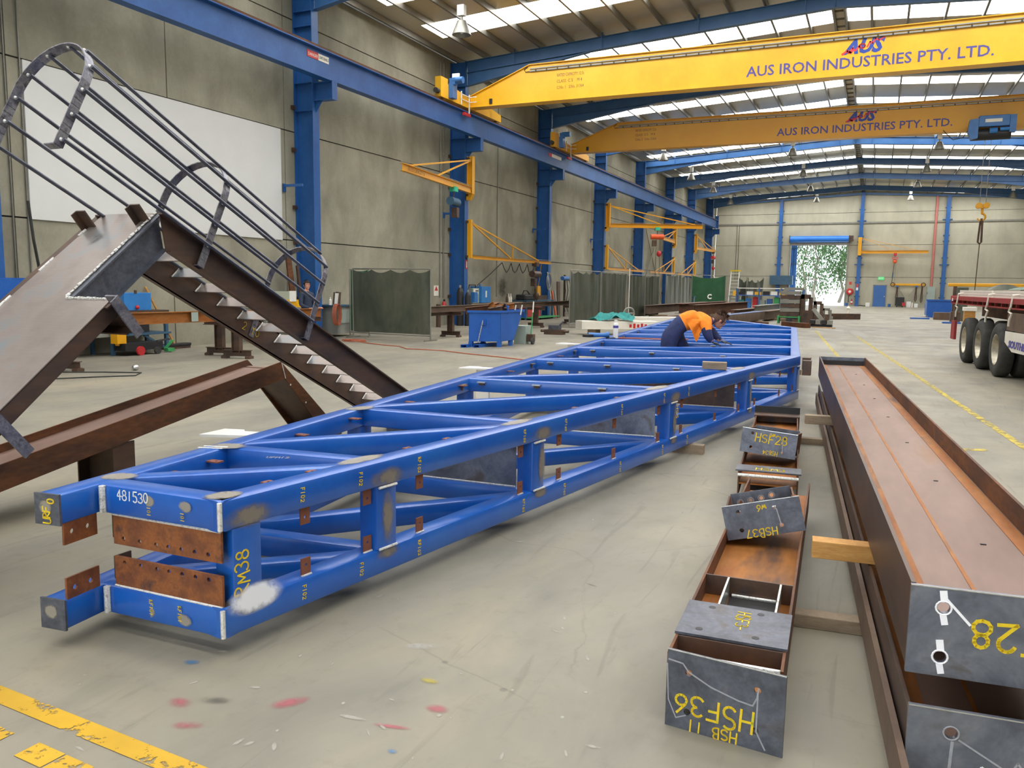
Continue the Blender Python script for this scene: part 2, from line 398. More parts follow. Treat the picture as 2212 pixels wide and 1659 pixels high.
# hand lettering: strokes on a unit cell (x 0..0.7, y 0..1)
def arc(cx, cy, rx, ry, a0, a1, n=10): return [(cx+rx*math.cos(math.radians(a0+(a1-a0)*i/n)), cy+ry*math.sin(math.radians(a0+(a1-a0)*i/n))) for i in range(n+1)]
GL = {'H': [[(0, 0), (.05, 1)], [(.55, 0), (.6, 1)], [(.02, .5), (.6, .52)]], 'S': [arc(.32, .75, .28, .24, 40, 270)+arc(.3, .25, .28, .26, 90, -150)],
 'F': [[(.05, 0), (.08, 1), (.6, 1)], [(.06, .52), (.5, .54)]], 'B': [[(.05, 0), (.05, 1)], [(.05, 1)]+arc(.2, .76, .3, .24, 90, -90)+arc(.2, .26, .38, .26, 90, -90)+[(.05, 0)]],
 'R': [[(.05, 0), (.05, 1)], [(.05, 1)]+arc(.2, .76, .32, .24, 90, -90)+[(.05, .5), (.6, 0)]], 'U': [[(.05, 1)]+arc(.3, .28, .26, .28, 180, 360)+[(.58, 1)]],
 'M': [[(0, 0), (.08, 1), (.32, .4), (.58, 1), (.68, 0)]], 'W': [[(0, 1), (.15, 0), (.32, .6), (.5, 0), (.68, 1)]],
 '1': [[(.25, 0), (.3, 1)]], '2': [arc(.3, .72, .26, .27, 160, -30)+[(.02, .02), (.6, .06)]], '3': [arc(.28, .76, .25, .23, 150, -80)+arc(.28, .27, .3, .27, 80, -150)],
 '4': [[(.4, .0), (.42, 1), (.02, .35), (.62, .38)]], '5': [[(.55, 1), (.12, .98), (.08, .58)]+arc(.28, .3, .28, .3, 110, -140)],
 '6': [[(.5, 1), (.2, .62)]+arc(.3, .28, .27, .28, 150, 500)], '7': [[(.02, .98), (.58, 1), (.2, 0)]], '8': [arc(.3, .74, .22, .24, 270, 630)+arc(.3, .25, .28, .26, 90, 450)],
 '0': [arc(.3, .5, .26, .48, 90, 450, 14)], '-': [[(.05, .45), (.5, .47)]], 'w': [[(0, .55), (.15, 0), (.3, .45), (.45, 0), (.62, .6)]], 'J': [[(.5, 1), (.45, .2)]+arc(.25, .2, .2, .2, 0, -180)], 'O': [arc(.3, .5, .3, .48, 90, 450, 14)], 'T': [[(0, 1), (.6, 1)], [(.3, 1), (.3, 0)]], ' ': []}
def ribbon(mb, pts, nrm, wd, th=.0016):
    nrm = V(nrm).normalized()
    for a, b in zip(pts, pts[1:]):
        d = (b-a)
        if d.length < 1e-6: continue
        e = d.normalized(); a2 = a-e*wd*.3; b2 = b+e*wd*.3
        mb.obox((a2+b2)/2+nrm*th/2, (b2-a2)/2, e.cross(nrm)*wd/2, nrm*th/2)
def scrawl(txt, origin, ux, uy, h, wd=.01, gap=.8, seed=0, mb=None):
    mb = mb or MB(); ux, uy = V(ux).normalized(), V(uy).normalized(); n = ux.cross(uy); rnd = random.Random(seed); o = V(origin)
    for i, ch in enumerate(txt):
        j = rnd.uniform(-.06, .06)*h; k = rnd.uniform(.9, 1.1)
        for st in GL.get(ch, []):
            ribbon(mb, [o+ux*(i*gap*h+x*h)+uy*(y*h*k+j) for x, y in st], n, wd)
    return mb
def patch(mb, c, ax, ay):
    c, ax, ay = V(c), V(ax), V(ay); return mb.add([c-ax-ay, c+ax-ay, c+ax+ay, c-ax+ay], [(0, 1, 2, 3)])
def plate_holes(mb, c, ax, ay, nrm, holes, r, th, mi=0, seg=12):
    """rectangular plate (half vectors ax, ay) of thickness th with round through-holes at (u, v) metres from the centre"""
    ax, ay, nrm = V(ax), V(ay), V(nrm).normalized(); W, H = ax.length, ay.length; ex, ey = ax.normalized(), ay.normalized(); c = V(c)
    # strips: cut the plate into columns around each hole, ring of quads inside each cell
    cells = sorted(holes); us = [-W]
    def P(u, v, k): return c+ex*u+ey*v+nrm*th*(k-.5)
    groups = {}
    for u, v in cells: groups.setdefault(round(u, 3), []).append(v)
    keys = sorted(groups); bounds = [-W]+[(a+b)/2 for a, b in zip(keys, keys[1:])]+[W]
    for gi, u in enumerate(keys):
        u0, u1 = bounds[gi], bounds[gi+1]; vv = sorted(groups[u]); vb = [-H]+[(a+b)/2 for a, b in zip(vv, vv[1:])]+[H]
        for hi, v in enumerate(vv):
            v0, v1 = vb[hi], vb[hi+1]; ring = []; outer = []
            for k in range(seg):
                t = 2*math.pi*k/seg+math.pi/4; dx, dy = math.cos(t), math.sin(t); ring.append((u+r*dx, v+r*dy))
                tx = ((u1-u) if dx > 0 else (u-u0))/max(abs(dx), 1e-9); ty = ((v1-v) if dy > 0 else (v-v0))/max(abs(dy), 1e-9); q = min(tx, ty)
                outer.append((u+q*dx, v+q*dy))
            # add the corners exactly
            cor = [(u1, v1), (u0, v1), (u0, v0), (u1, v0)]
            for k in range(seg):
                a, b = k, (k+1) % seg; poly = [outer[a]]
                for cc in cor:
                    aa = math.atan2(cc[1]-v, cc[0]-u); ta = 2*math.pi*a/seg+math.pi/4; d = (aa-ta) % (2*math.pi)
                    if 1e-6 < d < 2*math.pi/seg-1e-6: poly.append(cc)
                poly += [outer[b], ring[b], ring[a]]
                for kz in (0, 1):
                    pl = [P(x, y, kz) for x, y in poly]
                    mb.add(pl if kz else pl[::-1], [tuple(range(len(pl)))], mi)
                mb.add([P(*ring[a], 0), P(*ring[b], 0), P(*ring[b], 1), P(*ring[a], 1)], [(0, 1, 2, 3)], mi)
    for (a, b) in (((-W, -H), (W, -H)), ((W, -H), (W, H)), ((W, H), (-W, H)), ((-W, H), (-W, -H))):
        mb.add([P(*a, 0), P(*b, 0), P(*b, 1), P(*a, 1)], [(0, 1, 2, 3)], mi)
    return mb
# ================================================================ the hall
WX, YB, RX, RR = -17.26, 95.5, -1.95, 13.4      # left wall, back wall, ridge, right wall
Y0 = -9.0
FR = [11.0, 21.54, 31.9, 41.85, 51.6, 61.3, 70.9, 79.9, 89.3]
def rtop(x): return 11.18+.0627*((x if x < RX else 2*RX-x)+16.5)
def sheet(x): return rtop(x)+.22
mb = MB(); mb.box(WX-.3, RR+.3, Y0-8, YB+.2, -.3, 0); FLOOR = struct('floor', mb, 'floor_concrete')
ZJ = [0, 3.12, 6.52, 9.94, 11.3]; g = .018
def panels(mb, along, lo, hi, cuts, tops):
    cs = [lo]+sorted(c for c in cuts if lo < c < hi)+[hi]
    for a, b in zip(cs, cs[1:]):
        for z0, z1 in zip(ZJ, ZJ[1:]):
            if z1 == ZJ[-1]: z1 = tops
            yield a+g, b-g, z0+(g if z0 else 0), z1-g
mb = MB()
for a, b, z0, z1 in panels(mb, 'y', Y0, YB, [y-.62 for y in FR]+[11.95, 16.3], 11.3): mb.box(WX-.2, WX, a, b, z0, z1)
mb.box(WX-.24, WX-.06, Y0, YB, 0, 11.3, 1)
struct('wall_left', mb, ['wall_concrete', 'rubber'])
mb = MB()
DX0, DX1, DZ = -9.0, -3.2, 6.85
cuts = [-10.18, -1.95, 6.16]
for a, b, z0, z1 in panels(mb, 'x', WX, RR, cuts, 11.3):
    if a < DX0 < b:
        for p, q, zz in ((a, DX0, z0), (DX1, b, z0)): mb.box(p, q, YB, YB+.2, zz, z1)
        if z1 > DZ: mb.box(DX0, DX1, YB, YB+.2, max(z0, DZ), z1)
    else: mb.box(a, b, YB, YB+.2, z0, z1)
for p, q, zz in ((WX, DX0, 0), (DX1, RR, 0), (DX0, DX1, DZ)): mb.box(p, q, YB+.06, YB+.24, zz, 11.3, 1)
mb.prism([(WX, YB, 11.28), (RR, YB, 11.28), (RX, YB, sheet(RX))], (0, .2, 0))
struct('wall_back', mb, ['wall_concrete_back_lit', 'rubber'])
mb = MB(); mb.box(RR, RR+.2, Y0, YB, 0, 11.3); struct('wall_right', mb, 'wall_concrete')
mb = MB(); mb.box(WX-.2, -9, Y0-.2, Y0, 0, 12.4).box(3, RR+.2, Y0-.2, Y0, 0, 12.4).box(-9, 3, Y0-.2, Y0, 5.8, 12.4); struct('wall_front_light_block', mb, 'wall_concrete')  # unseen wall behind the camera, added to cut light on the foreground
# roof lining between the translucent strips
SK = [(-5.5, -4.2), (-.6, .7), (4.6, 5.9), (9.4, 10.6), (14.2, 15.5), (18.6, 19.9), (24.1, 25.3), (27.6, 29.3), (34.3, 35.9), (45.4, 46.9), (49.9, 51.4), (55.2, 56.6), (60.4, 61.7), (66.0, 67.4), (71.2, 72.8), (76.6, 78.0), (81.8, 83.4), (91.2, 93.4)]  # strips nearest the camera are unseen, added to light the foreground
def roof_piece(mb, x0, x1, y0, y1, th, dz=0):
    z0, z1 = sheet(x0)+dz, sheet(x1)+dz
    mb.prism([(x0, y0, z0), (x1, y0, z1), (x1, y0, z1+th), (x0, y0, z0+th)], (0, y1-y0, 0))
mb = MB(); ys = Y0
for a, b in SK+[(YB+.2, None)]:
    for x0, x1 in ((WX-.2, RX), (RX, RR+.2)): roof_piece(mb, x0, x1, ys, a, .04)
    ys = b
struct('ceiling', mb, 'foil_lining')
k = 0
for a, b in SK:
    k += 1; mb = MB()
    for x0, x1 in ((WX+1.0, RX-.25), (RX+.25, RR-.6)): roof_piece(mb, x0, x1, a, b, .02, .01)
    struct('window_%d' % k, mb, 'skylight_sheet')
    mb = MB()
    for x0, x1 in ((WX-.2, WX+1.0), (RX-.25, RX), (RX, RX+.25), (RR-.6, RR+.2)): roof_piece(mb, x0, x1, a, b, .03, .005)
    struct('trim_%d' % k, mb, 'foil_lining')
# purlins run the length of the hall
PX = [-16.9+1.26*i for i in range(12)]+[RX-.17]
for x in PX+[2*RX-p for p in PX]:
    z = sheet(x); mb = MB(); sg = -1 if x < RX else 1
    mb.box(x-.008, x+.008, Y0, YB, z-.21, z-.01)
    for zz in (z-.21, z-.03): mb.box(x, x+sg*.075, Y0, YB, zz, zz+.014)
    struct('purlin', mb, 'purlin_steel')
mb = MB()
for i in range(90): mb.box(RX-.17, RX+.17, 5+i, 5.03+i, sheet(RX)-.2, sheet(RX)-.12)
struct('ridge_bridging', mb, 'galvanised')
# ---------------------------------------------------------------- portal frames: columns and rafters
XC = -16.5
ORD = ['nearest, at the left edge of the photo', 'second, beside the white wall panel', 'third, carrying the jib that swings toward the camera', 'fourth, just behind the far gantry crane wheel', 'fifth, with the long jib and orange chain hoist', 'sixth, standing behind the orange hoist', 'seventh, behind the short yellow jib arm', 'eighth, beside the last jib', 'last, in the far left corner']
for i, y in enumerate(FR):
    t = thing('steel_column', 'blue steel wall column, '+ORD[i], 'column', (WX+.4, y, 0), 0, 'left wall columns')
    mb = MB(); ht = rtop(XC)
    mb.hbeam((WX/2+XC/2, y, .03), (WX/2+XC/2, y, ht), XC-WX-.02, .32, (1, 0, 0), .025, .014)
    for z in (7.15, 8.0, 9.7, 10.15): mb.box(WX+.04, XC-.03, y-.15, y+.15, z, z+.02)
    build('shaft', mb, 'blue_paint', t)
    mb = MB(); mb.box(WX+.02, XC+.1, y-.25, y+.25, 0, .03); build('base_plate', mb, 'blue_paint', t)
    mb = MB(); mb.hbeam((XC, y, 7.72), (-15.78, y, 7.72), .56, .26, (0, 0, 1), .025, .02); mb.box(-15.8, -15.78, y-.13, y+.13, 7.44, 8.0)
    mb.prism([(XC, y-.01, 7.44), (XC, y-.01, 7.1), (XC+.25, y-.01, 7.44)], (0, .02, 0)); build('crane_bracket', mb, 'blue_paint', t)
    mb = MB(); mb.box(WX+.02, XC, y-.75, y-.7, 4.75, 4.83); mb.box(WX+.02, WX+.06, y-.78, y-.66, 4.6, 4.85); build('service_arm', mb, 'blue_paint', t)
    for z in (1.2, 3.0, 4.1, 5.9, 7.2, 9.2):
        mb = MB(); mb.box(WX+.02, WX+.1, y-.32, y-.17, z, z+.12); build('wall_cleat', mb, 'dark_steel', t)
    r = thing('roof_rafter', 'blue haunched roof rafter above the '+ORD[i].split(',')[0]+' wall column', 'rafter', (XC, y, ht), 0, 'portal roof rafters')
    dp = .47
    for nm, sg in (('left', 0), ('right', 1)):
        mb = MB()
        x0, x1 = (XC, RX) if not sg else (2*RX-XC, RX)
        a, b = V((x0, y, rtop(x0)-dp/2)), V((x1, y, rtop(x1)-dp/2))
        mb.hbeam(a, b, dp, .22, (0, 0, 1), .018, .012); build('beam', mb, 'rafter_blue', r)
        mb = MB(); xe = x0+(5.6 if not sg else -5.6)
        p = [(x0, y-.006, rtop(x0)-dp), (xe, y-.006, rtop(xe)-dp), (x0, y-.006, rtop(x0)-1.0)]; mb.prism(p, (0, .012, 0))
        d = V((xe-x0, 0, rtop(xe)-dp-rtop(x0)+1.0)); mb.bar((x0, y, rtop(x0)-1.0), V((x0, y, rtop(x0)-1.0))+d, V((0, .11, 0)), V((0, 0, .01)))
        build('haunch', mb, 'rafter_blue', r)
        for j in range(4):
            xx = x0+(2.2+3.78*j)*(1 if not sg else -1); z = rtop(xx); mb = MB()
            mb.bar((xx, y-.02, z-dp+.03), (xx, y-.14, z-.01), V((.02, 0, 0)), V((0, .006, 0))); mb.bar((xx, y-.02, z-.01), (xx, y-.02, z+.17), V((.035, 0, 0)), V((0, .004, 0)))
            build('fly_brace', mb, 'rafter_blue', r)
# wind posts on the back wall
for x, lab in ((-10.18, 'blue wall post left of the open roller door'), (-1.95, 'blue wall post right of the roller door, carrying a jib crane'), (6.16, 'blue wall post behind the blue bin at the right')):
    t = thing('wind_post', lab, 'post', (x, YB-.2, 0), 0, 'back wall posts'); mb = MB(); ht = sheet(x)-.25
    mb.hbeam((x, YB-.2, 0), (x, YB-.2, ht), .36, .36, (0, 1, 0), .02, .015); build('shaft', mb, 'blue_paint', t)
    for z in (1.0, 2.5, 3.0, 4.4, 5.1, 6.8, 7.4, 9.0, 10.2):
        mb = MB(); w_ = .46 if z in (4.4, 9.0) else .3; mb.box(x-w_, x+w_, YB-.1, YB-.01, z, z+.1); build('wall_cleat', mb, 'rafter_blue', t)
mb = MB(); mb.prism([(WX+.3, YB-.25, 11.0), (RX, YB-.25, 11.8), (RX, YB-.25, 12.0), (WX+.3, YB-.25, 11.2)], (0, .2, 0)); mb.prism([(RR, YB-.25, 11.0), (RX, YB-.25, 11.8), (RX, YB-.25, 12.0), (RR, YB-.25, 11.2)], (0, .2, 0))
solo('end_rafter', mb, 'rafter_blue', 'blue sloping beam along the top of the far end wall', 'rafter')
mb = MB(); mb.box(WX, RR, YB-.1, YB-.01, 8.78, 8.95); solo('wall_rail', mb, 'galvanised', 'grey horizontal rail running across the far end wall', 'rail')
# wall conduits
for y, lab in ((11.9, 'thin conduit on the left wall, nearer of the pair beside the white panel'), (12.25, 'thin conduit on the left wall, closer to the white panel')):
    mb = MB(); mb.cyl((WX+.03, y, 0), (WX+.03, y, 11.2), .02, 8); solo('wall_conduit', mb, 'galvanised', lab, 'conduit')
for y, lab in ((30.85, 'thin conduit on the wall left of the column with the red gas trolley'), (31.15, 'conduit running down beside the third wall column'), (36.6, 'conduit on the wall above the long welding bench')):
    mb = MB(); mb.cyl((WX+.03, y, 1.2), (WX+.03, y, 11.0), .025, 8); solo('wall_conduit', mb, 'galvanised', lab, 'conduit')
mb = MB(); mb.box(WX+.005, WX+.05, 12.3, 20.68, 3.1, 6.5); solo('wall_panel', mb, 'white_board', 'large blank white board covering the left wall panel', 'board')
# sway cross rods between the sixth and seventh columns
mb = MB(); mb.cyl((WX+.12, 62.2, 8.4), (WX+.12, 70.2, .5), .03, 6); mb.cyl((WX+.2, 70.2, 8.4), (WX+.2, 62.2, .5), .03, 6); solo('brace_rod', mb, 'galvanised', 'thin crossed brace rods on the wall behind the orange hoist', 'brace')
# ---------------------------------------------------------------- crane runway
BX = -15.98
def runway(x, y0, y1, lab):
    t = thing('runway_beam', lab, 'beam', (x, y0, 8.0)); mb = MB()
    mb.hbeam((x, y0, 8.42), (x, y1, 8.42), .84, .3, (0, 0, 1), .03, .02); build('girder', mb, 'blue_paint', t)
    mb = MB(); mb.box(x-.04, x+.04, y0, y1, 8.84, 8.95); mb.box(x-.12, x+.12, y0, y1, 8.84, 8.86); build('rail', mb, 'rust_dark', t)
    mb = MB(); mb.box(x-.2, x+.2, y1-.06, y1, 8.0, 9.3); build('end_stop', mb, 'blue_paint', t); return t
rw = runway(BX, -6, 88.6, 'long blue crane runway beam along the left wall columns')
runway(2*RX-BX, -6, 70, 'blue crane runway beam on the right, outside the photo')
mb = MB(); mb.box(BX+.012, BX+.022, 20.45, 20.98, 8.5, 8.7); sg = build('danger_sign', mb, 'sign_red', rw, 'red half of the danger live rails sign')
mb = MB(); mb.box(BX+.012, BX+.022, 20.98, 21.5, 8.5, 8.7); sw = build('danger_sign', mb, 'sign_white', rw, 'white half of the danger live rails sign')
build('sign_text', text_mb('DANGER', .13, (BX+.023, 20.49, 8.55), (0, 1, 0), (0, 0, 1), .003, width=.45), 'sign_white', sg)
build('sign_text', text_mb('LIVE RAILS', .12, (BX+.023, 21.01, 8.56), (0, 1, 0), (0, 0, 1), .003, width=.46), 'text_black', sw)
mb = MB(); mb.box(BX+.012, BX+.022, 40.5, 41.9, 8.45, 8.62); build('danger_sign', mb, 'sign_white', rw)
mb = MB(); mb.box(BX+.012, BX+.022, 40.1, 40.5, 8.45, 8.62); build('danger_sign', mb, 'sign_red', rw)
# ---------------------------------------------------------------- gantry cranes
def crane(yf, zb, h, lab, num, m, txm, tx0, tx1, logo, rated):
    """yf: front face; zb: underside; h: depth"""
    yc = yf+.22; t = thing('gantry_crane', lab, 'crane', (BX, yc, 8.95), 0, 'overhead gantry cranes')
    XR = 2*RX-BX
    mb = MB(); x0, xt = BX+.12, -13.25
    poly = [(x0, yf, zb), (XR-.12, yf, zb), (XR-.12, yf, zb+.42), (XR-2.7, yf, zb+h), (xt, yf, zb+h), (x0, yf, zb+.42)]
    mb.prism(poly, (0, .44, 0)); build('box_girder', mb, m, t)
    mb = MB(); mb.box(x0, XR-.2, yf-.06, yf+.5, zb-.03, zb); mb.box(xt, XR-2.7, yf-.08, yf+.52, zb+h, zb+h+.03)
    d = V((xt-x0, 0, h-.42)); mb.bar((x0, yc, zb+.42), V((x0, yc, zb+.42))+d, V((0, .3, 0)), V((0, 0, .015))); build('flange', mb, m, t)
    mb = MB(); zz = zb+h-.26; mb.box(xt+.05, XR-2.8, yf-.07, yf-.002, zz, zz+.05); mb.box(xt+.05, XR-2.8, yf-.05, yf-.002, zz+.1, zz+.14); build('festoon_track', mb, 'galvanised', t)
    for j in range(int((XR-2.8-xt)/.46)):
        mb = MB(); xx = xt+.3+j*.46; mb.box(xx, xx+.05, yf-.075, yf-.065, zz-.005, zz+.06); build('track_bracket', mb, 'black_paint', t)
    mb = MB(); mb.tube([(xt+.1, yf-.03, zz+.03), (xt-.12, yf-.05, zz), (xt-.2, yf-.03, zz+.1), (xt-.05, yf-.02, zz+.2)], .015, 6); build('cable', mb, 'cable_black', t)
    for xe in (BX, XR):
        c = build('end_carriage', MB().prism([(xe-.13, yc-2.75, 9.0), (xe-.13, yc+2.75, 9.0), (xe-.13, yc+2.75, 9.3), (xe-.13, yc+.5, 9.52), (xe-.13, yc-.5, 9.4), (xe-.13, yc-1.7, 9.55), (xe-.13, yc-2.2, 9.55), (xe-.13, yc-2.2, 9.75), (xe-.13, yc-2.75, 9.75)], (.26, 0, 0)), m, t)
        for ye in (yc-2.45, yc+2.45): build('wheel', MB().cyl((xe-.05, ye, 9.06), (xe+.05, ye, 9.06), .11, 16), 'dark_steel', c, smooth=True)
        build('buffer', MB().cyl((xe, yc-2.75, 9.2), (xe, yc-2.95, 9.2), .1, 14), 'rubber', c, smooth=True)
        sg = 1 if xe < 0 else -1; mo = MB(); mo.box(xe+sg*.13, xe+sg*.33, yc-2.15, yc-1.8, 9.05, 9.6); mo.cyl((xe+sg*.25, yc-2.0, 9.72), (xe+sg*.7, yc-2.0, 9.72), .13, 14); mo.box(xe+sg*.15, xe+sg*.4, yc-2.12, yc-1.9, 9.55, 9.8)
        build('drive_motor', mo, 'hoist_blue', c, smooth=True)
        build('junction_box', MB().box(xe+sg*.2, xe+sg*.5, yc-1.98, yc-1.9, 9.82, 10.0), 'white_paint', c)
    fr = MB()
    for yy in (yf-.25, yf-.95): fr.box(BX+.16, BX+.2, yy, yy+.04, 8.75 if yy > yf-.5 else 9.0, 9.52)
    for z in (9.2, 9.4): fr.box(BX+.16, BX+.2, yf-.95, yf-.2, z, z+.03); fr.box(BX+.16, BX+.5, yf-.25, yf-.22, z, z+.03)
    build('collector_frame', fr, 'white_paint', t)
    build('collector_shoe', MB().box(BX+.14, BX+.24, yf-.75, yf-.2, 8.62, 8.74), 'red_paint', t)
    e = yf-.003; ux, uy = (1, 0, 0), (0, 0, 1)
    build('lettering', text_mb('AUS IRON INDUSTRIES PTY. LTD.', .5, (tx0, e, logo[2]-.44), ux, uy, .004, width=tx1-tx0, bold=.006), txm, t, 'blue company lettering along the girder')
    build('logo', text_mb('AUS', .62, (logo[0], e, logo[2]+.03), ux, uy, .004, bold=.03, shear=.35, width=logo[1]-logo[0]), 'logo_blue', t, 'slanted blue logo letters')
    # red hand-brushed "iron" across the logo
    lw = (logo[1]-logo[0]); o = V((logo[0], e-.006, logo[2])); st = MB()
    def S(p, wd=.05): ribbon(st, [o+V((x*lw, 0, y)) for x, y in p], (0, -1, 0), wd, .002)
    S([(-.04, .02), (.08, .12), (.16, .05), (.2, .12)], .07); S([(.1, .04), (.2, .2), (.26, .1)], .05); S([(.28, .12), (.34, .24), (.4, .22)], .05)
    S([(.42+.07*math.cos(a), .24+.07*math.sin(a)) for a in [i*.63 for i in range(11)]], .04); S([(.54, .2), (.6, .36), (.66, .3), (.72, .44), (.8, .38), (.92, .46)], .05)
    build('logo_brush', st, 'logo_red', t, 'red brushed word across the logo')
    for j, ln in enumerate(('RATED CAPACITY 12.5t', 'CLASS  C 5    M 4', 'C.No. %d   S.No. 31364' % num)):
        build('plate_text', text_mb(ln, .17, (rated[0], e, rated[1]-j*.235), ux, uy, .003, width=1.12 if j != 1 else 1.05), 'text_brown', t)
    build('limit_switch', MB().box(BX+1.0, BX+1.12, yf-.05, yf-.002, zb+.06, zb+.26), 'black_paint', t)
    return t
c1 = crane(30.95, 9.08, 1.42, 'nearer yellow gantry crane with blue company name, spanning the hall', 1, 'crane_yellow', 'text_blue', -4.76, 2.95, (-1.54, -.2, 9.75), (-12.05, 9.96))
c2 = crane(43.15, 9.06, 1.4, 'farther yellow gantry crane carrying the blue rope hoist', 2, 'crane_dull_yellow', 'text_blue', -5.02, 2.68, (-1.81, -.46, 9.75), (-12.25, 9.96))
# blue rope hoist trolley of the far crane
t = thing('rope_hoist', 'blue rope hoist trolley hanging from the far gantry crane', 'hoist', (4.0, 42.6, 9.0))
mb = MB(); mb.box(3.65, 4.85, 42.2, 42.45, 9.02, 9.5); hb = build('motor_housing', mb, 'hoist_blue', t, bevel=.03)
mb = MB(); mb.box(3.9, 4.55, 42.185, 42.199, 9.2, 9.34); build('name_plate', mb, 'sign_white', hb)
mb = MB(); mb.prism([(3.3, 42.2, 9.35), (3.65, 42.2, 9.4), (3.65, 42.2, 8.55), (3.4, 42.2, 8.5), (3.25, 42.2, 8.85)], (0, .5, 0)); build('end_plate', mb, 'hoist_blue', t)
mb = MB(); mb.box(4.85, 5.1, 42.2, 42.6, 8.75, 9.48); build('end_cover', mb, 'hoist_blue', t)
mb = MB(); mb.cyl((3.4, 42.6, 8.75), (4.95, 42.6, 8.75), .26, 20); build('rope_drum', mb, 'black_paint', t, smooth=True)
mb = MB(); mb.cyl((4.1, 42.3, 8.85), (4.4, 42.3, 8.85), .12, 14); mb.cyl((4.5, 42.3, 8.9), (5.0, 42.3, 8.9), .08, 14); build('travel_motor', mb, 'toolbox_blue', t, smooth=True)
mb = MB()
for dx in (3.98, 4.22): mb.cyl((dx, 42.6, 8.5), (dx, 42.6, 5.75), .014, 6)
build('wire_rope', mb, 'galvanised', t)
mb = MB(); mb.tube([(3.3, 42.5, 9.0), (3.1, 42.5, 8.65), (2.7, 42.4, 8.55), (2.4, 42.4, 8.85), (2.3, 42.6, 9.02)], .02, 6); build('power_cable', mb, 'cable_black', t)
hk = MB(); hk.box(3.86, 4.32, 42.5, 42.7, 5.5, 5.68); hk.cyl((3.95, 42.45, 5.62), (3.95, 42.75, 5.62), .13, 12); hk.cyl((4.25, 42.45, 5.62), (4.25, 42.75, 5.62), .13, 12)
hk.tube([(4.1, 42.6, 5.5), (4.1, 42.6, 5.25)]+[(4.08+.16*math.cos(math.radians(a)), 42.6, 5.12+.16*math.sin(math.radians(a))) for a in range(80, -190, -30)], [.05, .05]+[.055-.003*i for i in range(9)], 8)
build('hook_block', hk, 'jib_yellow', t, "yellow hook block", smooth=True)
mb = MB(); mb.tube([(4.1, 42.6, 5.05), (4.14, 42.6, 4.9), (4.16, 42.6, 4.0), (4.1, 42.6, 3.92), (4.02, 42.6, 4.0), (4.06, 42.6, 4.9), (4.1, 42.6, 5.05)], .045, 6); mb.cyl((4.1, 42.6, 3.95), (4.06, 42.6, 1.7), .02, 6)
solo('lifting_sling', mb, 'dark_steel', 'dark lifting sling hanging from the yellow crane hook', 'sling')
# ---------------------------------------------------------------- high-bay lamps
LAMPS = [(-13.63, 25.88), (-13.81, 55.70), (-14.11, 66.20), (-14.06, 75.55), (-5.85, 59.56), (-6.03, 70.59), (-6.22, 81.34), (-14.29, 86.44), (-6.34, 91.50), (3.04, 59.51), (2.87, 70.46), (2.65, 80.70), (2.49, 92.23), (10.72, 87.10)]
LL = ['bell lamp nearest the camera, above the left wall', 'bell lamp over the left side under the far gantry crane', 'bell lamp over the left side, third along the wall', 'bell lamp over the left side, fourth along the wall', 'bell lamp near the ridge just past the far gantry crane', 'bell lamp left of the ridge, middle of its row', 'bell lamp left of the ridge, second from the end wall', 'bell lamp in the far left corner', 'bell lamp above the roller door', 'bell lamp right of the ridge just past the far crane', 'bell lamp right of the ridge, middle of its row', 'bell lamp right of the ridge, second from the end wall', 'bell lamp before the end wall, right of the ridge', 'bell lamp in the far right corner']
L0 = None
for (x, y), lab in zip(LAMPS, LL):
    if L0 is None:
        L0 = thing('high_bay_lamp', 'silver '+lab, 'lamp', (x, y, 10.3), 0, 'high bay lamps')
        build('gear_box', MB().box(x-.13, x+.13, y-.1, y+.1, 10.95, 11.3), 'white_paint', L0)
        build('stem', MB().cyl((x, y, 10.8), (x, y, 10.97), .05, 10), 'galvanised', L0)
        build('reflector', MB().lathe([(.06, .5), (.16, .46), (.22, .3), (.3, .12), (.33, 0), (.31, 0), (.2, .28), (.05, .44)], (x, y, 10.32), n=20), 'galvanised', L0, smooth=True)
        build('bulb', MB().ball((x, y, 10.5), .09, .09, .14), 'white_paint', L0, smooth=True)
        build('hanger', MB().cyl((x, y, 11.28), (x, y, sheet(x)), .015, 6), 'galvanised', L0)
    else: dup(L0, (x, y, 10.3+sheet(x)-sheet(LAMPS[0][0])), 0, 'silver '+lab)
# ================================================================ blue truss frame
ZB, ZT, CH = .10, .625, .15           # lower chord bottom, upper chord bottom, chord size
K, J, E_ = V((-2.735, 2.805, 0)), V((-1.01, 13.14, 0)), V((-1.88, 22.72, 0))
LA, LB = V((-3.645, 2.55, 0)), V((-6.42, 30.0, 0))
def lp(a, b, y): t = (y-a.y)/(b.y-a.y); return a+(b-a)*t
def inset(a, b, side):
    d = (b-a).normalized(); n = V((-d.y, d.x, 0))*side; return a+n*CH/2, b+n*CH/2
KR, JR = inset(K, J, 1); JR2, ER = inset(J, E_, 1); LL0, LL1 = inset(LA, LB, -1)
def Rn(y): return lp(KR, JR, y) if y < 13.1 else lp(JR2, ER, y)
def Ln(y): return lp(LL0, LL1, y)
TR = thing('truss_frame', 'long two-layer blue welded box-section truss frame in the middle of the floor', 'truss frame', (-3.2, 3.0, 0))
RY = [2.88, 3.95, 5.62, 8.22, 10.72, 13.08, 15.3, 17.4, 19.5, 21.75]
LY = [2.86, 3.85, 5.57, 7.95, 10.5, 12.9, 15.04, 17.2, 19.1, 21.0]
Z3 = V((0, 0, 1))
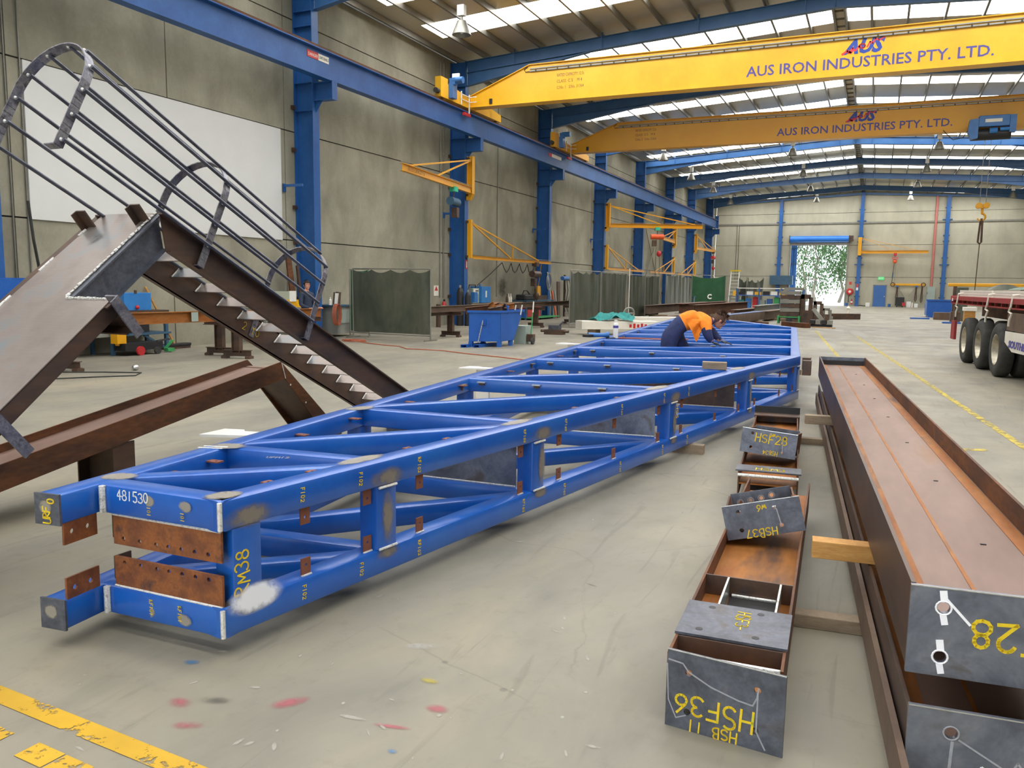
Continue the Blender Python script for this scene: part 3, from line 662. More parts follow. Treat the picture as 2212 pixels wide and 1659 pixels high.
for zb in (ZB, ZT):
    zc = Z3*(zb+CH/2); nm = 'chord'
    for a, b in ((KR-(JR-KR).normalized()*.0, JR), (JR2, ER), (LL0, LL1), (ER, LL1)):
        mb = MB(); mb.rbar(a+zc, b+zc, CH, CH, .02); build(nm, mb, 'truss_blue', TR, smooth=True)
    # near cross member flush with the corner
    mb = MB(); a = Ln(2.87)+V((.06, 0, 0)); b = KR+V((.075, .072, 0)); mb.rbar(a+zc, b+zc, CH, CH, .02); build('cross_member', mb, 'truss_blue', TR, smooth=True)
    for i in range(10):
        if i:
            mb = MB(); mb.rbar(Rn(RY[i])+zc-Z3*.003, Ln(LY[i])+zc-Z3*.003, .13, CH-.006, .018); build('strut', mb, 'truss_blue', TR, smooth=True)
        if i < 9:
            mb = MB(); mb.rbar(Ln(LY[i]+.12)+zc-Z3*.005, Rn(RY[i+1]-.12)+zc-Z3*.005, .13, CH-.01, .018); build('diagonal', mb, 'truss_blue', TR, smooth=True)
    for ya, yb in ((21.9, 24.4), (24.6, 27.3)):
        mb = MB(); p = ER+(LL1-ER)*((yb-22.7)/7.3); mb.rbar(Ln(ya)+zc, p+zc, .13, CH-.006, .018); build('diagonal', mb, 'truss_blue', TR, smooth=True)
# posts between the layers
for side in (0, 1):
    for i, y in enumerate(RY[:9] if not side else LY[:9]):
        if side and i == 0: continue
        p = Rn(y+(.09 if i == 0 and not side else 0)) if not side else Ln(y); d = (JR-KR).normalized() if not side else (LL1-LL0).normalized()
        if i > 5 and not side: d = (ER-JR2).normalized()
        mb = MB(); mb.rbar(p+Z3*(ZB+CH), p+Z3*ZT, .145, .17, .016, up=d); build('post', mb, 'truss_blue', TR, smooth=True)
# dark infill plates standing on the second and third struts
for i in (2, 3, 4):
    a, b = Rn(RY[i]), Ln(LY[i]); d = (b-a).normalized(); mb = MB(); a = a+d*.12; b = a+d*(1.15 if i < 4 else 1.6)
    mb.bar((a+b)/2*0+a+Z3*.437, b+Z3*.437, d.cross(Z3)*.006, Z3*.187); build('infill_plate', mb, 'dark_steel' if i == 4 else 'plate_steel', TR, 'dark unpainted plate between the two layers')
    mb = MB(); mb.tube([a+Z3*.25-d.cross(Z3)*.01, b+Z3*.25-d.cross(Z3)*.01], .007, 6); build('weld_bead', mb, 'weld_silver', TR)
# drilled rust plates at the near end
X0, X1 = -3.46, -2.755
for z, hz in ((.545, -.045), (.325, .05)):
    mb = MB(); plate_holes(mb, ((X0+X1)/2, 2.83, z), (.352, .004, 0), (0, 0, .078), (0, -1, 0), [(u, hz) for u in (-.285, -.175, -.065, .015, .1, .185, .27)], .012, .014); build('end_plate', mb, 'rust_plate', TR, 'rusty drilled splice plate')
    mb = MB(); mb.tube([(X0, 2.818, z+.078*(1 if z > .4 else -1)), (X1, 2.826, z+.078*(1 if z > .4 else -1))], .008, 6); build('weld_bead', mb, 'weld_silver', TR)
    zz = z+(.012 if z > .4 else -.03); mb = MB(); d = (LL1-LL0).normalized(); c = Ln(2.68)+V((.06, 0, 0))
    plate_holes(mb, (c.x, c.y, zz+(.02 if z > .4 else -.0)), d*.1, Z3*.058, d.cross(Z3), [(-.05, 0), (.045, 0)], .014, .012); build('splice_lug', mb, 'rust_plate', TR, 'rusty two-hole lug')
    mb = MB(); plate_holes(mb, (-3.50, 2.9, z), (0, .05, 0), (0, 0, .06), (1, 0, 0), [(0, .02)], .012, .01); build('splice_lug', mb, 'dark_steel', TR)
# end caps on the left chord
d = (LL1-LL0).normalized(); s_ = V((d.y, -d.x, 0))
for zb in (ZB, ZT):
    c = LL0+Z3*(zb+CH/2)-d*.006; mb = MB(); mb.obox(c, s_*.077, Z3*.077, d*.006); cap = build('end_cap', mb, 'mill_steel', TR, 'dark bare steel end cap')
    if zb == ZT:
        build('chalk_mark', scrawl('URF', c-d*.007+s_*.02-Z3*.07, Z3, -s_, .045, .007, .62, 1), 'chalk_yellow', cap, 'yellow hand lettering')
        build('chalk_mark', scrawl('0', c-d*.007+s_*.045+Z3*.03, Z3, -s_, .04, .007, .62, 1), 'chalk_yellow', cap)
    mb = MB(); patch(mb, c-d*.0075+Z3*.012-s_*.01, s_*.045, Z3*.04); build('paint_scrape', mb, 'ground_patch', cap)
# drilled brown cleats along the right chord
CY = [3.36, 3.82, 4.28, 5.42, 5.98, 6.95, 7.92, 8.52, 9.55, 10.4, 11.05, 12.2, 12.9]
dR = (JR-KR).normalized(); nR = V((dR.y, -dR.x, 0))
for y in CY:
    for zc in (ZT-.045, ZB+CH+.045):
        p = Rn(y)+nR*.035; mb = MB(); plate_holes(mb, p+Z3*zc, dR*.032, Z3*.05, nR, [(0, -.012 if zc > .4 else .012)], .009, .008); build('cleat', mb, 'cleat_brown', TR)
        if zc < .4: mb = MB(); mb.tube([p+Z3*.252+nR*.006-dR*.035, p+Z3*.252+nR*.006+dR*.035], .006, 6); build('weld_bead', mb, 'weld_silver', TR)
for i, y in enumerate((3.3, 3.62, 4.55, 5.3, 6.3, 7.6, 9.2, 11.6)):
    p = Ln(y)+V((.115, 0, 0)); mb = MB(); plate_holes(mb, p+Z3*(ZT+.1), V((.05, .0, 0)), V((0, .028, 0)), Z3, [(.02, 0)], .009, .008); build('cleat', mb, 'cleat_brown', TR)
for y in (3.25, 3.55, 4.35, 4.75, 6.5, 7.3):
    p = Rn(y)-nR*.1; mb = MB(); plate_holes(mb, p+Z3*(ZT+.13), -nR*.04, dR*.03, Z3, [(.01, 0)], .009, .008); build('cleat', mb, 'cleat_brown', TR)
for i in range(3, 9):
    a, b = Rn(RY[i]), Ln(LY[i]); dd = (b-a).normalized(); nn = V((-dd.y, dd.x, 0)); nn = -nn if nn.y > 0 else nn
    for t_ in ((.3, .62, .9) if i < 6 else (.08, .4)):
        p = a+(b-a)*t_+nn*.085+Z3*(ZT+.11); mb = MB(); mb.obox(p, dd*.045, nn*.03, Z3*.006); mb.obox(p-nn*.012-Z3*.015, dd*.03, nn*.008, Z3*.014); build('cleat', mb, 'bright_steel', TR, 'ground bright cleat')
        mb = MB(); mb.obox(p-Z3*.02-nn*.012, dd*.03, nn*.02, Z3*.012); build('cleat_weld', mb, 'dark_steel', TR)
    p = Ln(LY[i]-.28)+V((.085, 0, ZT+.1)); mb = MB(); mb.obox(p, V((.03, 0, 0)), V((0, .06, 0)), Z3*.004); mb.obox(p-Z3*.03, V((.008, 0, 0)), V((0, .012, 0)), Z3*.03); build('cleat', mb, 'brown_steel', TR)
# two steel stubs at the outer corner and far clamps
for (x, y, z0, z1) in ((-.93, 13.3, .56, .74), (-.9, 12.98, .5, .72)): build('corner_stub', MB().box(x-.06, x+.06, y-.08, y+.08, z0, z1), 'dark_steel', TR)
# ground weld patches, burnt paint and white spray
def chord_pt(y, z): return Rn(y)+nR*(.0765)+Z3*z
tops = [(Ln(2.95)+V((.05, 0, 0)), .1, .09), (KR+V((0, .09, 0)), .08, .1), (Rn(3.9)+V((-.06, -.03, 0)), .07, .2), (Ln(3.82)+V((.06, 0, 0)), .12, .1), (Rn(5.5)+V((-.05, 0, 0)), .07, .22), (Ln(5.5)+V((.05, 0, 0)), .1, .15), (Rn(8.1)+V((-.06, 0, 0)), .08, .3), (Rn(10.6)+V((-.06, 0, 0)), .08, .25)]
for c, ax, ay in tops: mb = MB(); patch(mb, c+Z3*(ZT+CH+.0015), V((ax, 0, 0)), dR*ay); build('ground_weld', mb, 'ground_patch', TR)
for y in (2.98, 3.95, 5.66, 8.25, 10.75):
    mb = MB(); patch(mb, chord_pt(y, ZT+.05), dR*.16, Z3*.07); build('burnt_paint', mb, 'burnt_paint', TR)
    mb = MB(); patch(mb, chord_pt(y, ZB+CH-.03)+nR*.001, dR*.12, Z3*.045); build('burnt_paint', mb, 'burnt_paint', TR)
    mb = MB(); patch(mb, chord_pt(y, (ZB+CH+ZT)/2)+nR*.001+dR*.0, dR*.06, Z3*.19); build('burnt_paint', mb, 'burnt_paint', TR) if y > 3.5 else None
mb = MB(); patch(mb, chord_pt(3.0, ZB+CH+.005)+nR*.003, dR*.19, Z3*.085); build('white_spray', mb, 'spray_white', TR, 'white sprayed patch at the foot of the near post')
for x in (-3.19, -2.95):
    mb = MB(); patch(mb, (x, 2.803, ZT+.1), (.045, 0, 0), (0, 0, .032)); build('paint_scrape', mb, 'ground_patch', TR)
    mb = MB(); patch(mb, (x-.03, 2.803, ZB+.055), (.05, 0, 0), (0, 0, .035)); build('paint_scrape', mb, 'ground_patch', TR)
for zb in (ZB, ZT):
    mb = MB(); mb.tube([(-2.735, 2.803, zb+.01), (-2.735, 2.803, zb+.145)], .012, 8); mb.tube([(-3.49, 2.79, zb+.01), (-3.49, 2.79, zb+.145)], .018, 8); build('weld_bead', mb, 'weld_silver', TR)
i = 0
for y in RY[1:6]:
    for dy in (-.075, .075):
        mb = MB(); p = Rn(y)+dR*dy*0+nR*.08; mb.tube([p+Z3*(ZB+CH+.004)-dR*.075, p+Z3*(ZB+CH+.004)+dR*.075], .008, 6); mb.tube([p+Z3*(ZT-.004)-dR*.075, p+Z3*(ZT-.004)+dR*.075], .008, 6)
    build('weld_bead', mb, 'weld_silver', TR)
# hand lettering
e = (0, 0, 1)
build('chalk_mark', scrawl('481530', (-3.40, 2.8, ZT+.085), (1, .008, 0), e, .05, .006, .72, 3), 'chalk_white', TR, 'white hand-written number 481530')
for y, s1 in ((3.30, 'F102'), (3.72, 'F102'), (4.22, 'RF102'), (5.4, 'RF102'), (6.0, 'RF102'), (7.0, 'RF102'), (7.95, 'RF102'), (8.6, 'RF102')):
    for zb in (ZT, ZB):
        build('chalk_mark', scrawl(s1, chord_pt(y, zb+.118), -Z3, dR, .024, .0035, .85, 5), 'chalk_yellow', TR)
for x, zb, s1 in ((-3.21, ZB, 'RF101'), (-3.02, ZB, 'RF101'), (-3.2, ZT, '101'), (-2.98, ZT, '101')): build('chalk_mark', scrawl(s1, (x, 2.802, zb+.12 if zb == ZB else zb+.07), -Z3, (1, 0, 0), .02, .003, .85, 5), 'chalk_yellow', TR)
build('chalk_mark', scrawl('RM38', chord_pt(2.97, .29)-nR*.002, Z3, -dR, .075, .008, .78, 2), 'chalk_yellow', TR, 'yellow hand lettering on the near post')
build('chalk_mark', scrawl('HS5', chord_pt(8.28, .58), -Z3, dR, .06, .008, .8, 4), 'chalk_yellow', TR)
build('chalk_mark', scrawl('UFM129', Ln(3.3)+V((.45, .35, ZT+CH+.001)), (.9, .42, 0), (-.42, .9, 0), .035, .004, .8, 6), 'chalk_faint', TR)
for k in range(2):
    mb = MB(); c = Ln(3.72+k*.05)+Z3*(ZT+CH+.001); ribbon(mb, [c+V((-.07, -.02, 0)), c+V((.07, .02, 0))], Z3, .018); build('paint_stripe', mb, 'chalk_white', TR)
# timber packers under the truss
for y, x, lab in ((8.75, -1.86, 'timber packer under the outer side of the blue truss, beside the grey stub'), (3.6, -3.6, 'timber packer under the near left corner of the blue truss'), (18.0, -1.6, 'timber packer under the far part of the blue truss'), (14.5, -4.6, 'timber packer under the left side of the blue truss'), (25, -5.4, 'timber packer under the far left end of the blue truss')):
    mb = MB(); mb.box(x-.25, x+.25, y-.05, y+.05, 0, .1); solo('timber_packer', mb, 'timber_grey', lab, 'timber', 'timber packers under the truss')
# ================================================================ tipped ladder stair
A = V((0, .894, -.447)); U = V((0, .447, .894)); L = V((0, -.781, -.625)); N = V((0, -.625, .781))
XF, XB = -4.765, -5.42
T0 = V((0, 4.43, 2.285))
ST = thing('ladder_stair', 'steel stair with hooped guard and chequer-plate landing, tipped up on its ends', 'stair', (-5.1, 4.4, 0))
tend = 4.86
def cut_channel(x, sg, P, d, n, l0, l1, m0, name, m, lab=None):
    """channel whose top edge starts at P and lower edge starts m0 further along (mitred)"""
    mb = MB(); X_ = V((x, 0, 0)); h = .23
    mb.prism([X_+P+d*l0, X_+P+d*l1, X_+P+d*l1-n*h, X_+P+d*m0-n*h], (sg*.008, 0, 0))
    mb.bar(X_+P+d*l0-n*.006+V((sg*.025, 0, 0)), X_+P+d*l1-n*.006+V((sg*.025, 0, 0)), V((.025, 0, 0)), n*.006)
    mb.bar(X_+P+d*m0-n*(h-.006)+V((sg*.025, 0, 0)), X_+P+d*l1-n*(h-.006)+V((sg*.025, 0, 0)), V((.025, 0, 0)), n*.006)
    return build(name, mb, m, ST, lab)
for x, sg in ((XF-.05, 1), (XB, -1)): cut_channel(x, sg, T0, A, U, 0, tend, .172, 'stringer', 'dark_steel', 'dark channel stringer')
for i in range(-1, 17):
    p = V((0, 5.138, 1.86))+A*.28*i
    if p.z < .06: break
    mb = MB(); mb.bar(V((XB+.005, 0, 0))+p, V((XF-.052, 0, 0))+p, L*.058, N*.004); build('tread', mb, 'checker_plate', ST)
    mb = MB(); mb.tube([V((XB+.012, 0, 0))+p-L*.06+N*.006, V((XB+.012, 0, 0))+p+L*.06+N*.006], .007, 6); build('weld_bead', mb, 'weld_silver', ST)
# landing plate, L-shaped
P0 = V((0, 4.462, 2.283)); sN = .98; sE = 3.35
def lpt(x, s, n=0): q = P0+L*s+N*n; return V((x, q.y, q.z))
mb = MB(); mb.prism([lpt(XB, 0), lpt(-4.87, 0), lpt(-4.87, sN), lpt(-4.45, sN), lpt(-4.45, sE), lpt(XB, sE)], N*.006); build('landing_plate', mb, 'checker_plate', ST, 'pinkish grey chequer plate')
cut_channel(-4.87, 1, P0, L, N, 0, sN, .13, 'landing_beam', 'mill_steel', 'bluish channel along the upper landing edge')
mb = MB(); patch(mb, lpt(-4.8655, sN*.55, -.175), L*sN*.55, N*.05); build('rust_streak', mb, 'rust_soft', ST)
mb = MB(); mb.channel(lpt(XB, 0, -.115), lpt(XB, sE, -.115), .23, .075, N, (-1, 0, 0), .012, .008); build('landing_beam', mb, 'dark_steel', ST)
mb = MB(); mb.channel(lpt(-4.46, sN, -.055), lpt(-4.46, sE, -.055), .11, .06, N, (-1, 0, 0), .008, .008); build('landing_beam', mb, 'dark_steel', ST)
mb = MB(); mb.channel(lpt(-4.9, sN+.005, -.115), lpt(-4.42, sN+.005, -.115), .23, .075, N, L, .012, .008); build('cross_channel', mb, 'dark_steel', ST)
for s0 in (sN+.02, 2.02):
    mb = MB(); c = lpt(-4.40, s0, -.1); mb.obox(c, V((.055, 0, 0)), L*.006, N*.15); mb.obox(c+V((.05, 0, 0))+L*.03, V((.006, 0, 0)), L*.035, N*.15); br = build('cleat', mb, 'hoop_steel', ST, 'dark bolted end cleat')
    m2 = MB()
    for dn in (-.06, .05): m2.tube([c-L*.008+V((.03*math.cos(a), 0, 0))+N*(dn+.04*math.sin(a)) for a in [k*.524 for k in range(12)]], .004, 4, closed=True)
    build('chalk_mark', m2, 'chalk_yellow', br)
for x, s0 in ((XB+.02, .16), (-4.9, .1)):
    mb = MB(); c = lpt(x, s0, .07); mb.obox(c, V((.045, 0, 0)), L*.006, N*.075); mb.obox(c-V((.045, 0, 0))+L*.025, V((.005, 0, 0)), L*.03, N*.075); build('upstand_lug', mb, 'dark_steel', ST)
mb = MB()
rnd = random.Random(4)
for k in range(26):
    s0 = sN*k/26; p = lpt(-4.868, s0, .01); mb.tube([p, lpt(-4.868+rnd.uniform(-.006, .006), s0+sN/26*rnd.uniform(.6, 1), .012)], rnd.uniform(.005, .011), 6)
for k in range(14): x = -4.86+.4*k/14; mb.tube([lpt(x, sN+.005, .01), lpt(x+.02, sN+.005, .01)], rnd.uniform(.006, .012), 6)
for s0, s1 in ((.2, .28), (.55, .7), (.98, 1.15), (1.2, 1.3)): mb.tube([lpt(XB, s0, .008), lpt(XB, s1, .008)], .009, 6)
build('weld_bead', mb, 'weld_silver', ST)
mb = MB(); patch(mb, lpt(-5.2, .33, .0075), V((.07, 0, 0)), L*.09); build('dark_smudge', mb, 'soot', ST)
# hooped guard: three flat-bar hoops and rods
CXH, RH = -5.09, .325
def hoop_pt(w, base):
    """w in 0..1 along the hoop; returns (x, height along U)"""
    str_ = .62; tot = 2*str_+math.pi*RH; s = w*tot
    if s < str_: return V((CXH+RH, 0, 0))+U*s
    if s > tot-str_: return V((CXH-RH, 0, 0))+U*(tot-s)
    a = (s-str_)/RH; return V((CXH+RH*math.cos(a), 0, 0))+U*(str_+RH*math.sin(a))
HB = [V((0, 3.575, 2.552)), V((0, 4.765, 1.905)), V((0, 6.03, 1.272))]
HB[0] = HB[1]-A*1.355; HB[2] = HB[1]+A*1.405
for hi, b in enumerate(HB):
    mb = MB(); n = 40; w0 = .06 if hi == 0 else 0
    prev = None
    for k in range(n+1):
        w_ = w0+(1-2*w0)*k/n; p = b+hoop_pt(w_, b)
        if prev is not None:
            d = p-prev; mid = (p+prev)/2; nn = d.normalized().cross(A); mb.obox(mid, d*.53, A*.034, nn*.004)
        prev = p
    if hi: mb.obox(b+V((CXH+RH-.03, 0, 0)), V((.03, 0, 0)), A*.028, U*.004)
    else: q = b+hoop_pt(w0, b); mb.obox(q-V((.05, 0, 0)), V((.05, 0, 0)), A*.028, U*.004)
    build('hoop', mb, 'hoop_steel', ST)
    mb = MB(); w1 = MB()
    nb = 11
    for k in range(nb):
        w_ = .08+(1-.16)*k/(nb-1); p = b+hoop_pt(w_, b); w1.ball(p, .014)
    build('weld_spots', w1, 'weld_silver', ST, smooth=True)
for k in range(nb):
    w_ = .08+(1-.16)*k/(nb-1); off = hoop_pt(w_, None); mb = MB(); mb.cyl(HB[0]+off*.995, HB[2]+off*.995, .0135, 8); build('guard_rod', mb, 'bar_steel', ST, smooth=True)
# chalk signs on the front stringer
def sp(t, d): return V((XF-.06, 0, 0))+T0+A*t-U*d
m2 = MB(); ribbon(m2, [sp(.45+.07*math.cos(a), .12-.055*math.sin(a)) for a in [i*.45-.6 for i in range(12)]], V((1, 0, 0)), .005); ribbon(m2, [sp(.46, .04), sp(.43, .2)], V((1, 0, 0)), .014); build('chalk_mark', m2, 'chalk_faint', ST, 'chalk centre-line sign')
build('chalk_mark', scrawl('2 TOP', V((XB+.01, 0, 0))+V((0, 5.9, 1.36)), V((0, .894, -.447)), V((0, .447, .894)), .07, .006, .9, 8), 'chalk_yellow', ST)
# ================================================================ bent channel frame behind the truss
BF = thing('bent_beam_frame', 'rusty bent beam frame lying low beside the tipped stair', 'beam frame', (-6.0, 5.0, 0))
D = V((0, .9869, .161)); DN = V((0, -.161, .9869)); G = V((0, .748, -.664)); GN = V((0, .664, .748))
xa, xb = -5.76, -6.22; pk = V((0, 6.84, .95)); dd_ = .2
def fr(x, p): return V((x, 0, 0))+p
near = pk-D*4.6
mit_top, mit_bot = pk, pk-DN*.19+D*.03
for x, nm in ((xa, 'flange'), (xb, 'flange')):
    mb = MB(); mb.prism([fr(x, near), fr(x, mit_top), fr(x, mit_bot), fr(x, near-DN*.2)], (.014, 0, 0)); build(nm, mb, 'rust_dark', BF)
    mb = MB(); e1 = pk+G*1.42; mb.prism([fr(x, mit_top), fr(x, e1), fr(x, e1-GN*.21), fr(x, mit_bot)], (.014, 0, 0)); build('leg_flange', mb, 'rust_dark', BF)
mb = MB(); m1 = near-DN*.075; m2_ = pk-DN*.075; mb.prism([fr(xb+.014, m1), fr(xa, m1), fr(xa, m2_), fr(xb+.014, m2_)], DN*.01); build('web', mb, 'rust_pink', BF)
mb = MB(); m1 = pk-GN*.1; mb.prism([fr(xb+.014, m1), fr(xa, m1), fr(xa, m1+G*1.4), fr(xb+.014, m1+G*1.4)], GN*.01); build('leg_web', mb, 'dark_steel', BF)  # darker colour paints the shade on the down-facing web
mb = MB(); mb.tube([fr(xa+.016, mit_top), fr(xa+.016, mit_bot)], .006, 6); build('weld_bead', mb, 'weld_silver', BF)
for t_ in (.28, .62, .95): mb = MB(); q = fr(xa+.0145, pk+G*t_-GN*.1); mb.cyl(q, q+V((.001, 0, 0)), .011, 12); build('bolt_hole', mb, 'white_paint', BF)  # white discs paint the bright floor showing through the holes
pp = MB(); pp.hbeam((-6.0, 4.85, .03), (-6.0, 4.85, .42), .44, .22, (1, 0, 0)); pp.box(-6.26, -5.72, 4.7, 5.0, 0, .03); build('support_post', pp, 'dark_steel', BF)
# ================================================================ rusty I-beams in the right foreground
def ibeam_flat(name, lab, y0, y1, xl0, wd, slope, z0, z1, group, plates=True):
    """I-beam lying on its side: flanges vertical, web level"""
    t = thing(name, lab, 'steel beam', (xl0+wd/2, y0, 0), 0, group); d = V((slope, 1, 0)).normalized(); r = V((d.y, -d.x, 0)); L_ = y1-y0
    a = V((xl0, y0, 0))+r*wd/2; b = a+d*L_
    zm = (z0+z1)/2; h = (z1-z0)/2
    for sg in (-1, 1):
        o = r*sg*(wd/2-.008)+Z3*zm; mb = MB(); mb.bar(a+o, b+o, r*.008, Z3*h); build('flange', mb, 'dark_steel' if sg < 0 else 'rust_dark', t, 'dark mill-scale flange' if sg < 0 else None)
    mb = MB(); mb.bar(a+Z3*(zm+.03), b+Z3*(zm+.03), r*(wd/2-.016), Z3*.006); build('web', mb, 'rust_pink', t, 'pinkish rusty web')
    for sg in (-1, 1): mb = MB(); o = r*sg*(wd/2-.06)+Z3*(zm+.0375); mb.bar(a+o, b+o, r*.035, Z3*.0012); build('rust_band', mb, 'rust_orange', t, 'orange rust streak')
    mb = MB(); o = -r*.06+Z3*(zm+.037); mb.bar(a+o, b+o, r*.008, Z3*.001); build('rust_band', mb, 'rust_orange', t)
    for k in range(7):
        q = a+d*(1.0+k*1.3)+r*.1+Z3*(zm+.038); mb = MB(); mb.obox(q, r*.012, d*.006, Z3*.002); build('bolt_hole', mb, 'black_paint', t)
    return t, a, b, d, r, zm
SL = -.0907
t1, a, b, d, r, zm = ibeam_flat('rusty_beam', 'long rusty steel beam with drilled end plate, upper of the pair at the right', 3.12, 13.4, .176, .66, SL, .46, .77, 'long beams at the right')
def end_plate(t, c, r, d, w, h, holes, lab, rr=.02):
    mb = MB(); plate_holes(mb, c, r*w/2, Z3*h/2, -d, holes, rr, .016, seg=16); p = build('end_plate', mb, 'plate_steel', t, lab); 
    mb = MB(); q = c-Z3*h/2; mb.bar(c+Z3*(h/2-.001)-r*w/2-d*.009, c+Z3*(h/2-.001)+r*w/2-d*.009, Z3*.002, d*.001); build('bright_edge', mb, 'bright_steel', p); return p
c = a+Z3*.605-d*.01
p = end_plate(t1, c, r, d, .665, .325, [(-.225, .09), (-.225, -.09), (.225, .09), (.225, -.09)], 'blue-grey drilled end plate with paint marks')
f_ = c-d*.0085
for hv, k in ((.09, 1), (-.09, -1)):
    m2 = MB(); hc = f_-r*.225+Z3*hv; m2.tube([hc+r*(.025*math.cos(a_))+Z3*(.025*math.sin(a_)) for a_ in [i*.4488 for i in range(14)]], .0035, 5, closed=True)
    ribbon(m2, [hc+Z3*.028, hc+Z3*.055-r*.004], -d, .024); ribbon(m2, [hc-Z3*.028, hc-Z3*.055+r*.006], -d, .022)
    if k > 0: ribbon(m2, [hc+Z3*.03+r*.01, hc-Z3*.05+r*.085], -d, .009)
    build('paint_mark', m2, 'paint_white_thick', p, 'white paint ring around a bolt hole')
build('chalk_mark', scrawl('HSF28', f_+r*.24+Z3*.055, -r, -Z3, .1, .0125, .78, 7), 'chalk_yellow', p, 'upside-down yellow hand lettering')
m2 = MB(); q = c+Z3*.0
end_plate(t1, b+Z3*.615, r, d, .66, .3, [(-.2, .08), (-.2, -.08), (.2, .08), (.2, -.08)], 'end plate at the far end')
build('stiffener', MB().bar(b-d*.12-r*.3+Z3*.67, b-d*.12+r*.3+Z3*.67, d*.005, Z3*.05), 'black_paint', t1)
t2, a, b, d, r, zm = ibeam_flat('rusty_beam', 'long rusty steel beam underneath, resting on the floor timbers at the right', 2.97, 13.1, .19, .66, SL, .075, .355, 'long beams at the right')
c = a+Z3*.23-d*.01
p = end_plate(t2, c, r, d, .67, .33, [(-.2, .085), (-.2, -.085), (.22, .085), (.22, -.085)], 'dark drilled end plate with chalk squiggles'); f_ = c-d*.0085
m2 = MB(); hc = f_-r*.2+Z3*.085; ribbon(m2, [hc-Z3*.03+r*.005, hc-Z3*.2], -d, .01); ribbon(m2, [hc-Z3*.02+r*.025, hc-Z3*.1+r*.17], -d, .006); m2.tube([hc+r*(.024*math.cos(a_))+Z3*(.024*math.sin(a_)) for a_ in [i*.4488 for i in range(14)]], .003, 5, closed=True); build('chalk_mark', m2, 'chalk_faint', p)
m2 = MB(); q = f_-r*.10-Z3*.02; ribbon(m2, [q-Z3*.05, q, q+r*.05-Z3*.03], -d, .012); build('chalk_mark', m2, 'chalk_white', p)
m2 = MB(); q = f_-r*.02-Z3*.03; ribbon(m2, [q+r*(.022*i)+Z3*(.05*math.sin(i*1.4)) for i in range(12)], -d, .007); build('chalk_mark', m2, 'chalk_faint', p)
for k, x in enumerate((.03, .16)):
    m2 = MB(); q = f_-r*.1+r*x-Z3*.09; ribbon(m2, [q, q+r*.018], -d, .012); build('chalk_mark', m2, 'chalk_yellow', p)
# thinner flat bar strip beside the lower beam
mb = MB(); o = V((.165, 3.0, 0))-d*.8; mb.bar(o+Z3*.16, o+d*10.8+Z3*.16, r*.012, Z3*.08); solo('flat_bar', mb, 'brown_steel', 'long brown flat bar standing against the lower right beam', 'steel bar')
for (x0, x1, y, z0, z1, m_, lab) in ((-.24, .9, 4.62, .36, .455, 'timber_light', 'bright timber packer between the two right beams, nearer the camera'), (-.63, .5, 9.22, .36, .455, 'timber_grey', 'grey timber packer between the two right beams, farther away'), (-.72, .85, 4.5, 0, .072, 'timber_grey', 'floor timber under the right beams and the dark end-plated beam'), (-1.0, .4, 9.95, 0, .072, 'timber_grey', 'floor timber under the right beams, farther from the camera')):
    mb = MB(); dd2 = V((1, .09, 0)).normalized(); cc = V(((x0+x1)/2, y, (z0+z1)/2)); mb.obox(cc, dd2*(x1-x0)/2, V((-dd2.y, dd2.x, 0))*.05, Z3*(z1-z0)/2); solo('timber_packer', mb, m_, lab, 'timber', bevel=.004)
# ================================================================ row of end-plated beams in the middle
def trough(t, a, b, wd, z0, z1, m1='rust_dark', web='rust_orange'):
    d = (b-a).normalized(); r = V((d.y, -d.x, 0)); zm = (z0+z1)/2; h = (z1-z0)/2
    for sg in (-1, 1): o = r*sg*(wd/2-.006)+Z3*zm; build('flange', MB().bar(a+o, b+o, r*.006, Z3*h), m1, t)
    build('web', MB().bar(a+Z3*(zm-.0), b+Z3*(zm-.0), r*(wd/2-.012), Z3*.005), web, t, 'orange rusty web'); return d, r
tA = thing('end_plated_beam', 'rusty beam with a dark HSF36 end plate facing the camera', 'steel beam', (-.5, 3.3, 0), 0, 'beams in the middle row')
aA, bA = V((-.475, 3.22, 0)), V((-.615, 6.6, 0)); d, r = trough(tA, aA, bA, .46, .072, .29)
build('cover_plate', MB().bar(aA+d*.19+Z3*.296, aA+d*.58+Z3*.296, r*.235, Z3*.006), 'mill_steel', tA, 'dark flat cover plate with yellow lettering')
m2 = MB(); o = aA+d*.385+Z3*.3025
for u, v_ in ((-.12, .14), (.1, .14), (-.14, -.13), (.1, -.13)): build('bolt_hole', MB().cyl(o+r*u+d*v_-Z3*.0005, o+r*u+d*v_+Z3*.0005, .016, 14), 'black_paint', tA)
build('chalk_mark', scrawl('HSF3-', o+r*.0+d*.13, -d, r, .06, .0055, .72, 9), 'chalk_yellow', tA)
for k, dy in enumerate((.18, .60)): build('stiffener', MB().bar(aA+d*dy-r*.22+Z3*.235, aA+d*dy+r*.22+Z3*.235, d*.005, Z3*.055), 'dark_steel', tA)
build('stiffener', MB().bar(aA+d*1.0-r*.22+Z3*.24, aA+d*1.0+r*.22+Z3*.24, d*.005, Z3*.052), 'dark_steel', tA)
for u in (-.1, .16): build('stiffener', MB().bar(aA+d*.6+r*u+Z3*.24, aA+d*1.0+r*u+Z3*.24, r*.005, Z3*.052), 'bright_steel', tA, 'ground bright edge stiffener')
build('pocket_floor', MB().bar(aA+d*.62+r*.03+Z3*.19, aA+d*.98+r*.03+Z3*.19, r*.12, Z3*.003), 'black_paint', tA)
build('weld_bead', MB().tube([aA+d*.05-r*.22+Z3*.26, aA+d*.05+r*.22+Z3*.26], .012, 8), 'weld_silver', tA)
build('weld_bead', MB().tube([aA+d*.985-r*.08+Z3*.2, aA+d*.985+r*.14+Z3*.2], .009, 6), 'weld_silver', tA)
